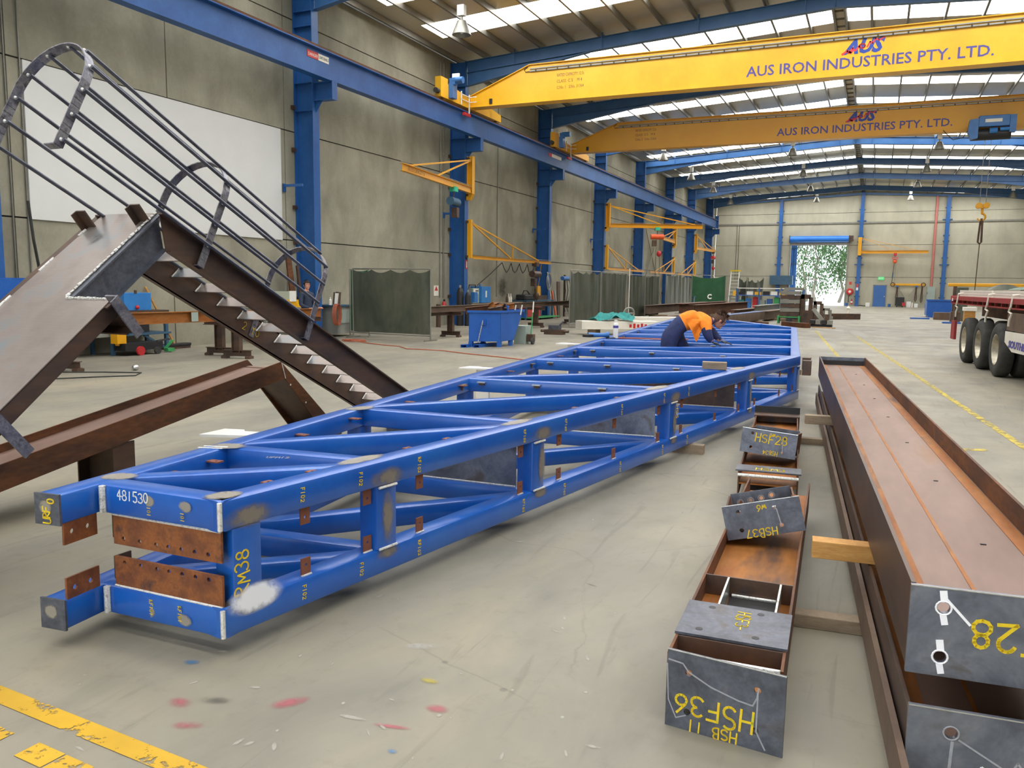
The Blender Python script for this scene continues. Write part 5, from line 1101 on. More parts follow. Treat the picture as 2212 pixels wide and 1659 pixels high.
solo('extension_lead', mb, 'cable_orange', 'thin brown lead coiled and trailing across the floor toward the truss', 'cable')
# ================================================================ welding screens
def curtain_mb(p0, p1, z0, z1, n=40, amp=.04, sag=.0, waves=7, seed=0, scallop=0):
    rnd = random.Random(seed); p0, p1 = V(p0), V(p1); d = (p1-p0); e_ = d.normalized().cross(Z3); mb = MB(); m_ = 14; vs = []; ph = rnd.uniform(0, 6); ph2 = rnd.uniform(0, 6)
    for i in range(n+1):
        u = i/n; top = z1-sag*4*u*(1-u)-(scallop*abs(math.sin(u*math.pi*waves)) if scallop else 0)
        for j in range(m_+1):
            v = j/m_; uu = u+.06*math.sin(5.3*u+ph)+.03*math.sin(13*u+ph2); a_ = amp*(.35+.65*v)*(.3+.7*math.sin(2.1*u*3.1+ph2)**2)*(math.sin(uu*waves*4.1+ph+.9*math.sin(3*v+ph2))+.45*math.sin(uu*waves*9.7+ph2+2*v))
            vs.append(V((p0.x+d.x*u, p0.y+d.y*u, z0+(top-z0)*v))+e_*a_)
    fs = [(i*(m_+1)+j, (i+1)*(m_+1)+j, (i+1)*(m_+1)+j+1, i*(m_+1)+j+1) for i in range(n) for j in range(m_)]
    return mb.add(vs, fs)
def screen(lab, p0, p1, zt, m, seed, amp=.04, sag=0, waves=7, scallop=0, zb=.2, feet=True):
    p0, p1 = V((p0[0], p0[1], 0)), V((p1[0], p1[1], 0)); t = thing('welding_screen', lab, 'welding screen', (p0+p1)/2, 0, 'welding curtain screens'); d = (p1-p0).normalized(); e_ = d.cross(Z3); mb = MB()
    for p in (p0, p1):
        mb.cyl(p, p+Z3*zt, .022, 8)
        if feet: mb.bar(p-e_*.35+Z3*.02, p+e_*.35+Z3*.02, d*.02, Z3*.02)
    mb.cyl(p0+Z3*zt, p1+Z3*zt, .02, 8); mb.cyl(p0+Z3*.16, p1+Z3*.16, .018, 8); build('frame', mb, 'galvanised', t)
    build('curtain', curtain_mb(p0+d*.03, p1-d*.03, zb, zt-.03, 48, amp, sag, waves, seed, scallop), m, t, smooth=True); return t
screen('greenish grey welding screen standing beside the second column', (-15.75, 22.35), (-12.7, 22.15), 2.25, 'curtain_grey', 1, .03, .0, 4, .1)
screen('narrow green screen edge just behind the first grey screen', (-16.05, 22.6), (-15.5, 22.9), 2.25, 'curtain_green', 2, .03, .05, 2)
screen('first dark curtain panel of the long row, nearest the scrap bin', (-11.95, 32.7), (-11.85, 36.6), 2.45, 'curtain_dark', 3, .05, 0, 4, .12)
screen('second dark curtain panel of the long row, left of the white pole', (-11.84, 36.7), (-11.7, 40.3), 2.45, 'curtain_dark', 4, .04, 0, 6, .04)
screen('third dark curtain panel of the long row, right of the white pole', (-11.68, 40.5), (-11.55, 43.4), 2.4, 'curtain_dark', 5, .05, 0, 6, .05)
screen('last dark curtain panel of the long row', (-11.53, 43.5), (-11.4, 46.0), 2.4, 'curtain_dark', 6, .06, 0, 6, .08)
mb = MB(); mb.cyl((-11.55, 40.4, .0), (-11.55, 40.4, 2.7), .03, 8); solo('white_pole', mb, 'white_paint', 'white pole standing between the dark curtain panels', 'pole')
screen('small dark curtain standing in front of the sixth column', (-14.6, 61.0), (-14.3, 64.6), 2.75, 'curtain_dark', 7, .05, 0, 4, .1)
screen('narrow pleated grey curtain next to the small dark one', (-14.3, 64.8), (-14.2, 68.6), 2.7, 'curtain_grey', 8, .09, 0, 5, .15)
t = screen('clean dark green screen with a white letter C', (-15.6, 75.0), (-12.8, 76.8), 2.9, 'curtain_green', 9, .02, .25, 2)
ux = V((2.8, 1.8, 0)).normalized(); build('letter', text_mb('C', .6, V((-14.25, 75.8, .75)), ux, (0, 0, 1), .01, bold=.03), 'white_paint', t, 'white letter C')
for k, (x0, y0, x1, y1) in enumerate(((-13.8, 92, -13.2, 93.6), (-13.1, 92, -11.6, 93.9))): screen(('bunched grey curtain beside the shelving at the far left', 'bunched green curtain touching the far shelving')[k], (x0, y0), (x1, y1), 3.0, ('curtain_grey', 'curtain_dark')[k], 20+k, .16, .3, 3, .3)
# ================================================================ blue scrap bin
t = thing('scrap_bin', 'blue steel scrap bin full of rusty offcuts behind the truss', 'bin', (-10.2, 21.3, 0))
ax, ay = V((.84, .52, 0)).normalized(), V((.05, 1, 0)).normalized(); o = V((-10.62, 20.72, 0)); wd, dp = .92, 1.15
def bp(u, v, z): return o+ax*u+ay*v+Z3*z
mb = MB(); z0, z1 = .16, 1.02; th = .01
for poly, n_ in (([bp(0, 0, z0), bp(wd, 0, z0), bp(wd, 0, z1), bp(0, 0, z1)], ay), ([bp(wd, 0, z0), bp(wd, dp*.72, z0), bp(wd, dp*1.25, z1), bp(wd, 0, z1)], -ax), ([bp(0, 0, z0), bp(0, dp*.72, z0), bp(0, dp*1.25, z1), bp(0, 0, z1)], ax), ([bp(0, dp*.72, z0), bp(wd, dp*.72, z0), bp(wd, dp*1.25, z1), bp(0, dp*1.25, z1)], -ay)): mb.prism(poly, n_*th)
mb.prism([bp(0, 0, z0), bp(wd, 0, z0), bp(wd, dp*.72, z0), bp(0, dp*.72, z0)], Z3*th); build('body', mb, 'bin_blue', t)
mb = MB(); mb.bar(bp(-.03, -.02, z1), bp(wd+.03, -.02, z1), ay*.03, Z3*.03); mb.bar(bp(wd+.01, -.02, z1), bp(wd+.01, dp*1.27, z1), ax*.03, Z3*.03); mb.bar(bp(-.01, -.02, z1), bp(-.01, dp*1.27, z1), ax*.03, Z3*.03); mb.prism([bp(-.02, dp*1.25, z1+.03), bp(wd+.02, dp*1.25, z1+.03), bp(wd+.02, dp*1.42, z1-.22), bp(-.02, dp*1.42, z1-.22)], Z3*.02); build('rim', mb, 'bin_blue', t)
for u in (.04, wd-.06):
    for v in (.05, dp*.66): build('foot', MB().bar(bp(u, v, 0), bp(u, v, z0), ax*.05, ay*.05), 'bin_blue', t)
mb = MB()
for u in (-.02, .34): mb.bar(bp(u, -.25, .08), bp(u, .9, .08), ax*.09, Z3*.008); mb.bar(bp(u, -.25, .005), bp(u, .9, .005), ax*.09, Z3*.005)
for u in (-.1, .06, .26, .42): mb.bar(bp(u, -.25, .045), bp(u, .9, .045), ax*.006, Z3*.04)
build('fork_pocket', mb, 'bin_blue', t)
mb = MB(); mb.bar(bp(.5, -.03, .64), bp(.5, -.03, .8), ax*.01, ay*.03); mb.bar(bp(.42, -.03, .64), bp(.5, -.03, .64), ay*.03, Z3*.01); build('latch_bracket', mb, 'bin_blue', t)
mb = MB()
for k in range(16):
    u = .42-.13*k/15; z = .74-.58*k/15; c = bp(u, -.045, z); a_ = ax if k % 2 else ay; mb.tube([c+Z3*(.028*math.sin(q))+a_*(.014*math.cos(q)) for q in [i*.785 for i in range(8)]], .006, 4, closed=True)
build('chain', mb, 'bright_steel', t)
mb = MB(); mb.tube([bp(wd*.98, dp*.4, z1-.08), bp(wd*.98, dp*.4, z1+.1), bp(wd*.95, dp*.4, z1+.16), bp(wd*.98, dp*.45, z1+.12)], .03, 6); build('lifting_lug', mb, 'bin_blue', t)
rnd = random.Random(9)
OC = [((.12, .25, 1.05), .5, .3), ((.45, .35, 1.08), .25, -.4), ((.62, .3, 1.04), .3, .8), ((.3, .7, 1.06), .45, 1.2), ((.6, .8, 1.1), .5, .2), ((.75, .6, 1.03), .25, -.9), ((.2, .95, 1.05), .3, .5)]
for k, ((u, v, z), ln, an) in enumerate(OC):
    c = bp(u, v, z+.05); ln *= 1.25; d_ = (ax*math.cos(an)+ay*math.sin(an)); mb = MB(); mb.hbeam(c-d_*ln/2-Z3*.05, c+d_*ln/2+Z3*.1*(1 if k % 2 else .2), .16, .12, (.2, .1, 1)); solo('steel_offcut', mb, ('rust_dark', 'rust_orange', 'brown_steel')[k % 3], ('rusty channel offcut at the left rim of the blue bin', 'small rusty offcut near the front rim of the blue bin', 'pale-edged offcut at the middle of the blue bin', 'rusty offcut standing up at the back of the blue bin', 'long offcut across the blue bin, under the grey trestle', 'short offcut by the blue lug of the bin', 'offcut deep at the back left of the blue bin')[k], 'steel offcut', 'offcuts in the blue bin')
for k, (u, v) in enumerate(((.85, 1.0), (.95, 1.2))): mb = MB(); mb.cyl(bp(u, v, .9), bp(u+.05, v, 1.2), .02, 6); solo('white_rod', mb, 'white_paint', ('short white rod sticking out of the blue bin', 'white rod end at the right rim of the blue bin')[k], 'rod')
t = thing('trolley_jack', 'tall green-handled jack standing right of the blue bin', 'jack', (-9.6, 22.9, 0)); build('handle', MB().cyl((-9.6, 22.9, .3), (-9.55, 22.9, .98), .018, 8), 'green_paint', t); build('grip', MB().cyl((-9.55, 22.9, .97), (-9.53, 22.9, 1.3), .022, 8), 'white_paint', t); build('carriage', MB().box(-9.7, -9.5, 22.8, 23.0, .08, .3), 'dark_steel', t); build('wheel', MB().cyl((-9.52, 22.78, .1), (-9.46, 22.78, .1), .1, 14), 'rubber', t)
mb = MB(); mb.box(-10.1, -9.72, 22.75, 23.3, 0, .55); solo('drum', mb, 'cabinet_grey', 'greenish steel box on the floor behind the blue bin', 'box')
t = thing('bench_vice', 'dark machine vice lying on the floor by the first curtain panel', 'vice', (-10.75, 27.9, 0)); build('base', MB().box(-11.1, -10.4, 27.7, 28.1, 0, .18), 'dark_steel', t); build('jaw', MB().box(-10.95, -10.55, 27.75, 28.05, .18, .34), 'mill_steel', t); build('screw', MB().cyl((-11.3, 27.9, .12), (-10.2, 27.9, .12), .05, 8), 'dark_steel', t); build('handle', MB().cyl((-10.6, 27.9, .3), (-10.4, 27.9, .5), .03, 8), 'mill_steel', t)
# ================================================================ jib cranes on the left columns
def jib(lab, y, ztop, zbot, zarm, tip, hoist=None, words=None, far=False, heavy=True):
    x = XC+.14; t = thing('jib_crane', lab, 'jib crane', (x, y, zbot), 0, 'wall jib cranes'); tip = V(tip); m0 = V((x+.1, y, zarm)); d = (tip-m0); d.z = 0; ln = d.length; d.normalize(); e_ = d.cross(Z3)
    mb = MB(); 
    if heavy: mb.hbeam((x+.05, y, zbot+.12), (x+.05, y, ztop), .26, .24, (1, 0, 0)); mb.prism([(x-.1, y-.12, zbot+.12), (x+.2, y-.12, zbot+.12), (x+.05, y-.12, zbot-.15), (x-.1, y-.12, zbot-.15)], (0, .24, 0))
    else: mb.box(x-.06, x+.12, y-.09, y+.09, zbot, ztop)
    build('mast', mb, 'jib_yellow', t)
    for z in (zbot+.06, ztop-.1): build('hinge', MB().box(XC+.005, x-.0, y-.12, y+.12, z-.05, z+.05), 'dark_steel', t)
    a_ = m0+d*.12; hh = .26 if heavy else .14
    mb = MB(); mb.hbeam(a_, m0+d*ln, hh, .16 if heavy else .1, (0, 0, 1)); arm = build('arm', mb, 'jib_yellow', t)
    top = V((x+.1, y, ztop-.15)); rods = ((.55, .92) if heavy else (.45, .82))
    for f in rods: mb = MB(); mb.bar(top, m0+d*ln*f+Z3*hh/2, e_*.03, Z3*.03); build('tie_rod', mb, 'jib_yellow', t)
    if not heavy: q = m0+d*ln*.47+Z3*hh/2; zz = top.z+(m0.z-top.z)*.47/.82; build('prop', MB().bar(q, V((q.x, q.y, zz)), e_*.025, d*.025), 'jib_yellow', t)
    mb = MB(); mb.bar(a_+Z3*(hh/2+.06), m0+d*ln*1.02+Z3*(hh/2+.06), e_*.012, Z3*.012); build('cable_track', mb, 'galvanised', t)
    if words: build('lettering', text_mb(words, .2, m0+d*(ln-.3)-Z3*.08-e_*.085, -d, (0, 0, 1), .004, width=1.5), 'text_brown', t)
    if hoist:
        f, kind = hoist; c = m0+d*ln*f; mb = MB()
        h = thing('chain_hoist', {'g': 'dark chain hoist with green trolley on the jib by the third column', 'o': 'orange chain hoist hanging from the long jib', 'r': 'small red chain hoist on the last far jib', 's': 'chain hoist hanging on the jib over the long bench'}[kind], 'hoist', c-Z3*hh)
        b_ = c-Z3*(hh/2+.05); build('trolley', MB().obox(b_, d*.16, e_*.13, Z3*.1), 'hoist_green' if kind in 'go' else 'dark_steel', h)
        body = {'g': 'bench_blue', 'o': 'orange_paint', 'r': 'red_paint', 's': 'dark_steel'}[kind]; z = b_-Z3*.5
        build('link', MB().cyl(b_, z, .025, 8), 'dark_steel', h); build('body', MB().cyl(z-d*.42, z+d*.42, .17, 16), body, h, smooth=True); build('chain_bag', MB().obox(z-d*.18-Z3*.42, d*.14, e_*.12, Z3*.2), 'dark_steel', h)
        if kind in 'ors':
            drop = {'o': 4.2, 'r': 3.2, 's': 1.6}[kind]; 
            for q in (-.06, .2): build('chain', MB().cyl(z+d*q, z+d*q-Z3*drop, .016, 6), 'dark_steel', h)
            build('hook_block', MB().ball(z+d*.15-Z3*1.1, .16, .12, .2), 'red_paint' if kind != 's' else 'dark_steel', h, smooth=True)
    return t
jib('yellow wall jib swung toward the camera from the third column', 31.9, 7.25, 5.55, 5.8, (-15.3, 24.7, 5.8), (.3, 'g'), 'RATED CAPACITY 1t')
jib('light yellow jib along the wall above the long bench', 31.9, 4.58, 2.93, 2.97, (-16.0, 40.7, 2.97), (.78, 's'), None, heavy=False)
jib('long yellow jib reaching into the hall from the fifth column', 51.6, 7.15, 5.5, 5.72, (-10.7, 54.3, 5.72), (.52, 'o'), 'RATED CAPACITY 1t')
jib('light yellow jib low on the fifth column', 51.6, 4.48, 2.9, 2.93, (-16.2, 60.6, 2.93), None, None, heavy=False)
jib('short yellow jib on the sixth column, behind the orange hoist', 70.9, 6.8, 5.3, 5.65, (-15.9, 64.5, 5.65))
jib('light yellow jib low on the sixth column', 70.9, 4.4, 2.9, 2.93, (-16.1, 62.0, 2.93), None, None, heavy=False)
jib('light yellow jib low on the seventh column', 79.9, 4.4, 2.9, 2.93, (-16.1, 71.6, 2.93), None, None, heavy=False)
jib('yellow jib near the far end with a red hoist', 79.9, 6.9, 5.2, 5.57, (-15.8, 87.5, 5.57), (.9, 'r'))
t = thing('jib_crane', 'yellow jib crane on the end wall post, right of the roller door', 'jib crane', (-1.95, YB-.5, 5.3)); y = YB-.62
build('mast', MB().box(-2.15, -1.8, y-.12, y+.2, 5.4, 7.3), 'jib_yellow', t); build('arm', MB().hbeam((-1.9, y, 5.75), (4.6, y-.3, 5.75), .3, .16, (0, 0, 1)), 'jib_yellow', t)
for x in (1.3, 3.6): build('tie_rod', MB().bar((-1.85, y, 7.2), (x, y-.1, 5.9), V((0, .02, 0)), Z3*.02), 'jib_yellow', t)
build('trolley', MB().box(1.35, 1.65, y-.4, y, 5.35, 5.62), 'red_paint', t)
t = thing('chain_hoist', 'red chain hoist hanging from the end wall jib', 'hoist', (1.5, y-.2, 4.9)); build('body', MB().box(1.2, 1.8, y-.35, y-.05, 4.97, 5.23), 'pipe_red', t); build('lower_body', MB().ball((1.5, y-.2, 4.76), .2, .17, .22), 'orange_paint', t, smooth=True); build('link', MB().cyl((1.5, y-.2, 5.25), (1.5, y-.2, 5.4), .03, 6), 'dark_steel', t)
build('chain', MB().cyl((1.45, y-.2, 4.6), (1.35, y-.2, 2.55), .03, 6), 'dark_steel', t); build('chain', MB().cyl((1.6, y-.2, 4.6), (1.6, y-.2, 2.5), .02, 6), 'galvanised', t); build('pendant', MB().cyl((1.4, y-.2, 3.6), (1.36, y-.2, 3.0), .06, 6), 'bench_blue', t)
# ================================================================ long bench on the left wall beyond the third column
t = thing('welding_bench', 'long cluttered bench on the left wall beyond the third column', 'bench', (-16.9, 36, 0))
build('top', MB().box(-17.2, -16.5, 32.5, 38.2, .86, .93), 'timber_grey', t); build('back_panel', MB().box(-17.2, -17.0, 32.5, 38.2, .1, .85), 'bench_grey', t)
for y in (32.6, 34.2, 36.0, 38.0): build('leg', MB().box(-16.6, -16.52, y-.05, y+.05, 0, .86), 'bench_grey', t)
build('cupboard', MB().box(-17.1, -16.55, 33.0, 34.3, .2, .82), 'cabinet_grey', t); build('drawer_unit', MB().box(-17.1, -16.55, 34.5, 36.0, .4, .84), 'black_paint', t)
t = thing('welding_machine', 'grey and blue welding machine on the bench beside the third column', 'welder', (-16.8, 33.1, .93)); build('body', MB().box(-17.1, -16.6, 32.75, 33.4, .95, 1.62), 'cabinet_grey', t, bevel=.01); build('control_panel', MB().box(-16.6, -16.59, 32.82, 33.3, 1.35, 1.58), 'sign_white', t); build('handle', MB().tube([(-16.8, 32.75, 1.62), (-16.8, 32.78, 1.76), (-16.8, 33.4, 1.76), (-16.8, 33.42, 1.62)], .025, 6), 'black_paint', t)
for y in (33.05, 33.2): build('dial', MB().cyl((-16.595, y, 1.5), (-16.57, y, 1.5), .04, 12), 'black_paint', t)
t = thing('control_cabinet', 'bright blue control cabinet next to the grey welding machine', 'cabinet', (-16.75, 33.9, .93)); build('body', MB().box(-17.1, -16.5, 33.45, 34.4, .95, 1.7), 'toolbox_blue', t, bevel=.01); build('label_plate', MB().box(-16.5, -16.49, 33.85, 33.98, 1.2, 1.5), 'sign_white', t); build('lug', MB().box(-16.8, -16.75, 33.8, 33.9, 1.7, 1.8), 'toolbox_blue', t)
for y, m_, lab in ((36.9, 'chalk_yellow', 'pale bottle on the long bench, left of two'), (37.15, 'offwhite_steel', 'pale bottle on the long bench, right of two'), (36.7, 'dark_steel', 'dark bottle on the bench left of the pale ones')):
    mb = MB(); mb.lathe([(.001, 0), (.07, 0), (.07, .2), (.03, .32), (.025, .42), (.001, .43)], (-16.7, y, .93), n=10); solo('oil_bottle', mb, 'offwhite_steel' if m_ == 'chalk_yellow' else m_, lab, 'bottle', 'bottles on the long bench', smooth=True)
t = thing('bench_shelf', 'dark tool shelf with red drawers standing on the wall side', 'tool cabinet', (-16.8, 39.2, 0)); build('top', MB().box(-17.15, -16.3, 38.3, 42.2, .95, 1.01), 'bench_blue', t); build('drawer', MB().box(-17.1, -16.35, 38.5, 39.3, .15, .9), 'red_paint', t); build('drawer', MB().box(-17.1, -16.35, 39.4, 40.3, .15, .9), 'red_paint', t); build('shelf', MB().box(-17.1, -16.0, 38.4, 42.2, .08, .14), 'green_paint', t)
for y in (38.4, 40.4, 42.1): build('leg', MB().box(-16.45, -16.35, y-.05, y+.05, 0, .95), 'bench_blue', t)
t = thing('carry_bag', 'dark tool bag with a looped handle on the red-drawer shelf', 'bag', (-16.7, 38.9, 1.01)); build('body', MB().box(-17.0, -16.45, 38.4, 39.9, 1.01, 1.3), 'black_paint', t, bevel=.06); build('handle', MB().tube([(-16.7, 38.6, 1.28), (-16.7, 38.8, 1.5), (-16.7, 39.2, 1.5), (-16.7, 39.6, 1.28)], .03, 6), 'black_paint', t)
mb = MB(); mb.box(-16.9, -16.5, 40.2, 41.6, 1.01, 1.25); mb.box(-16.8, -16.6, 40.5, 41.0, 1.25, 1.6); solo('bench_drill', mb, 'dark_steel', 'dark drill base on the shelf below the hanging hose', 'machine')
mb = MB(); mb.box(-16.4, -16.3, 39.7, 40.1, 1.25, 1.75).cyl((-16.35, 39.9, 1.7), (-16.2, 39.9, 2.92), .015, 6); solo('yellow_tag_board', mb, 'jib_yellow', 'yellow control pendant hanging over the tool bag', 'pendant')
mb = MB()
for k in range(4): mb.tube([(-16.2, 41.0+.3*math.cos(q)+.03*k, 2.0+.45*math.sin(q)) for q in [i*.45 for i in range(15)]], .025, 5)
solo('hose_coil', mb, 'galvanised', 'grey hose coil hanging from the light jib hoist', 'hose')
mb = MB(); mb.cyl((-16.3, 41.6, 1.2), (-16.4, 41.3, 2.5), .03, 8); solo('white_rod', mb, 'white_paint', 'white pipe leaning on the fourth column', 'rod')
mb = MB(); mb.bar((-16.2, 42.6, 0), (-16.3, 42.7, 2.0), V((0, .2, 0)), V((.03, 0, 0))); solo('steel_offcut', mb, 'dark_steel', 'dark steel plate leaning on the fourth column', 'steel plate')
for k, y in enumerate((43.0, 43.4)): mb = MB(); mb.bar((-16.5, y, 0), (-16.8, y, 1.5), V((0, .08, 0)), V((.03, 0, 0))); solo('steel_offcut', mb, 'orange_paint' if k == 0 else 'cabinet_grey', ('orange-edged strip leaning right of the fourth column', 'grey strip leaning on the wall right of the fourth column')[k], 'steel plate')
t = thing('tool_rack', 'blue overhead rack with hanging leads before the long curtains', 'rack', (-16.4, 45, 0)); build('rail', MB().cyl((-16.4, 43.6, 2.2), (-16.4, 46.4, 2.2), .12, 10), 'hoist_blue', t)
for y in (44.4, 45.9): build('post', MB().box(-16.6, -16.5, y-.06, y+.06, 0, 2.4), 'dark_steel', t)
for k in range(6): y = 43.8+.4*k; build('hanging_lead', MB().tube([(-16.35, y, 2.15), (-16.3, y+.1, 1.5), (-16.35, y-.05, .8), (-16.3, y+.1, .3)], .025, 5), 'cable_black', t)
pts = [(-16.6, 33.2, 1.75), (-16.5, 34.5, 2.2), (-16.3, 35.6, 2.85)]
mb = MB(); pth = [(-16.6, 33.2, 1.75), (-16.45, 34.3, 2.3), (-16.3, 35.2, 2.83)]
for k in range(5):
    y0 = 35.2+k*1.0; pth += [(-16.3, y0+.25, 2.55-.05*(k % 2)), (-16.3, y0+.5, 2.38), (-16.3, y0+.75, 2.5), (-16.28, y0+1.0, 2.83)]
mb.tube(pth, .022, 5); solo('festoon_cable', mb, 'cable_black', 'dark looping cable hung under the light yellow jib', 'cable', smooth=True)
mb = MB(); patch(mb, (WX+.004, 37.3, 1.65), (0, .75, 0), (0, 0, .8)); o = build('soot_stain', mb, 'soot', None); tag(o, 'dark soot stain on the wall above the pale bottles', 'stain')
# third column foot: cylinders, extinguisher, signs
def cylinder(x, y, h, r, m_, lab):
    t = thing('gas_cylinder', lab, 'gas cylinder', (x, y, 0)); build('body', MB().lathe([(.001, 0), (r, 0), (r, h*.82), (r*.75, h*.9), (r*.3, h*.94), (.001, h*.94)], (x, y, 0), n=16), m_, t, smooth=True); build('valve', MB().lathe([(.001, h*.93), (.05, h*.93), (.05, h), (.001, h)], (x, y, 0), n=10), 'bright_steel', t)
cylinder(-16.45, 31.25, 1.75, .15, 'black_paint', 'black gas cylinder standing left of the third column'); cylinder(-16.1, 31.3, 1.55, .13, 'black_paint', 'second black gas cylinder, shorter, in front of the third column')
def extinguisher(x, y, lab, z=.35):
    t = thing('fire_extinguisher', lab, 'fire extinguisher', (x, y, z)); build('body', MB().lathe([(.001, 0), (.09, 0), (.09, .42), (.04, .5), (.001, .5)], (x, y, z), n=16), 'red_paint', t, smooth=True); build('handle', MB().box(x-.02, x+.05, y-.03, y+.03, z+.5, z+.58), 'black_paint', t); build('wall_bracket', MB().box(WX if x < -10 else x-.05, x, y-.03, y+.03 if x < -10 else YB, z+.2, z+.26), 'dark_steel', t); build('label_band', MB().lathe([(.092, .16), (.092, .32)], (x, y, z), n=16), 'sign_white', t)
extinguisher(-17.0, 30.8, 'red fire extinguisher on the left wall under a red arrow sign', .55)
t = thing('wall_sign', 'white sign with red arrow above the left extinguisher', 'sign', (WX+.02, 30.55, 1.3)); build('board', MB().box(WX+.005, WX+.02, 30.35, 30.75, 1.28, 1.72), 'sign_white', t); build('symbol', MB().prism([(WX+.022, 30.4, 1.5), (WX+.022, 30.7, 1.5), (WX+.022, 30.55, 1.7)], (.003, 0, 0)), 'sign_red', t)
mb = MB(); mb.box(XC+.001, XC+.01, 31.82, 32.0, 2.45, 2.85); o = solo('column_sign', mb, 'sign_red', 'small red sign on the third column above the welding bench', 'sign')
mb = MB(); mb.box(XC+.011, XC+.014, 31.88, 31.94, 2.52, 2.78); build('text_bar', mb, 'sign_white', o)
mb = MB(); mb.box(-16.2, -16.0, 31.75, 32.05, 1.0, 1.45); solo('switch_box', mb, 'hoist_blue', 'small blue switch box on the third column', 'box')
mb = MB()
for k in range(3): mb.tube([(-16.1, 31.6+.5*math.cos(q)+.05*k, .75+.45*math.sin(q)) for q in [math.pi+i*.32 for i in range(11)]], .018, 5)
solo('hose_loop', mb, 'galvanised', 'grey hose loop hanging at the foot of the third column', 'hose')
mb = MB(); mb.cyl((-16.6, 29.6, 0), (-16.6, 29.6, .95), .1, 12); solo('steel_tube', mb, 'dark_steel', 'dark steel tube standing by the wall right of the green screen', 'tube')
# nearest column base
t = thing('blue_base_box', 'blue steel box at the foot of the nearest column, photo left edge', 'box', (-16.2, 11.2, 0)); build('body', MB().box(-16.45, -15.95, 10.0, 11.2, 1.2, 1.8), 'bin_blue', t); build('leg', MB().box(-16.4, -16.0, 10.1, 11.1, 0, 1.2), 'bench_blue', t); build('knob', MB().ball((-15.9, 11.0, 1.1), .07), 'red_paint', t)
mb = MB(); mb.box(-17.2, -16.9, 12.0, 12.8, 1.15, 1.75); solo('white_cupboard', mb, 'white_board', 'small white cupboard on the wall right of the nearest column', 'cupboard')
mb = MB(); mb.tube([(-16.3, 11.6, 3.4), (-16.4, 11.75, 2.6), (-16.6, 12.0, 1.9), (-16.9, 12.4, 1.3)], .03, 6); solo('hanging_lead', mb, 'cable_black', 'dark lead drooping from the nearest column to the white cupboard', 'cable')
# ================================================================ stacks of long beams beyond the truss
def long_beam(lab, p0, p1, z0, z1, m_, fl=.3, name='long_beam'): mb = MB(); zc = (z0+z1)/2; mb.hbeam(V((p0[0], p0[1], zc)), V((p1[0], p1[1], zc)), z1-z0, fl, (0, 0, 1)); return solo(name, mb, m_, lab, 'steel beam', 'long beams stored beyond the truss')
long_beam('brown timber-coloured box beam nearest behind the worker', (-11.2, 42.5), (-10.9, 57.5), .35, .8, 'brown_steel', .4)
long_beam('long rusty beam pointing at the far shelving, beside the box beam', (-10.2, 46), (-9.7, 58.5), .3, .85, 'rust_dark', .5)
long_beam('rusty ribbed beam behind the bending worker head', (-9.0, 44), (-8.2, 58.5), .25, .85, 'rust_dark', .5)
long_beam('low rusty beam lying on the floor behind the worker', (-9.6, 37), (-9.0, 46), .1, .35, 'rust_dark', .4)
long_beam('rusty beam lying right of the ribbed one', (-7.6, 49), (-7.1, 58.5), .15, .5, 'brown_steel', .5)
long_beam('pale grey beam in the far stack under the shelving', (-6.6, 50), (-6.1, 58.5), .4, .75, 'galvanised', .4)
long_beam('brown beam end in the far stack before the green trolley', (-5.6, 46), (-4.9, 56), .1, .55, 'brown_steel', .5)
for x, y in ((-10.9, 44), (-10.7, 55), (-9.5, 50), (-8.4, 56), (-8.7, 47), (-9.8, 57), (-6.5, 55), (-6.2, 57.5), (-7.3, 53), (-7.1, 57), (-5.4, 48), (-5.1, 54)): mb = MB(); mb.box(x-.5, x+.5, y-.1, y+.1, 0, .12 if x > -6 and y < 56 else .15 if x > -8 and y != 55 and y != 57.5 else .28); solo('timber_packer', mb, 'timber_grey', 'timber packer under the stored beams beyond the truss', 'timber', 'timber packers under stored beams')
t = thing('blue_box_beam', 'blue-topped box beam lying just beyond the far end of the truss', 'steel beam', (-5.8, 40.5, 0)); mb = MB(); mb.rbar((-6.15, 36.7, .37), (-5.55, 44.6, .37), .42, .42, .03); build('body', mb, 'brown_steel', t, smooth=True); mb = MB(); mb.bar((-6.15, 36.72, .587), (-5.55, 44.6, .587), V((.2, -.015, 0)), Z3*.006); build('blue_face', mb, 'truss_blue', t, 'blue painted top face')
mb = MB(); mb.box(-6.4, -5.8, 37.8, 38.0, 0, .16); mb.box(-6.0, -5.3, 43.0, 43.2, 0, .16); build('packer', mb, 'timber_grey', t)
for (x0, y0, x1, y1, z, lab, m_) in ((-5.1, 49.5, -3.5, 47.3, .18, 'low flat steel strip on the floor right of the blue box beam', 'brown_steel'), (-4.0, 40.9, -2.8, 39.6, .22, 'dark short beam on the floor near the far truss corner', 'rust_dark'), (-4.8, 47.0, -3.4, 45.6, .16, 'weathered plank with a yellow spot on the far floor', 'timber_grey'), (-5.2, 40.6, -4.7, 40.0, .2, 'small rusty channel piece near the far truss end', 'rust_dark'), (-2.6, 40.4, -1.7, 40.0, .03, 'pale orange sheet on the floor by the yellow lane line', 'timber_light'), (-2.5, 52, -.9, 53.2, .35, 'low dark rack frame on the floor before the roller door', 'dark_steel')):
    mb = MB(); d = V((x1-x0, y1-y0, 0)); n_ = d.normalized().cross(Z3); mb.bar((x0, y0, z/2), (x1, y1, z/2), n_*.14, Z3*z/2); solo('floor_steel', mb, m_, lab, 'steel piece')
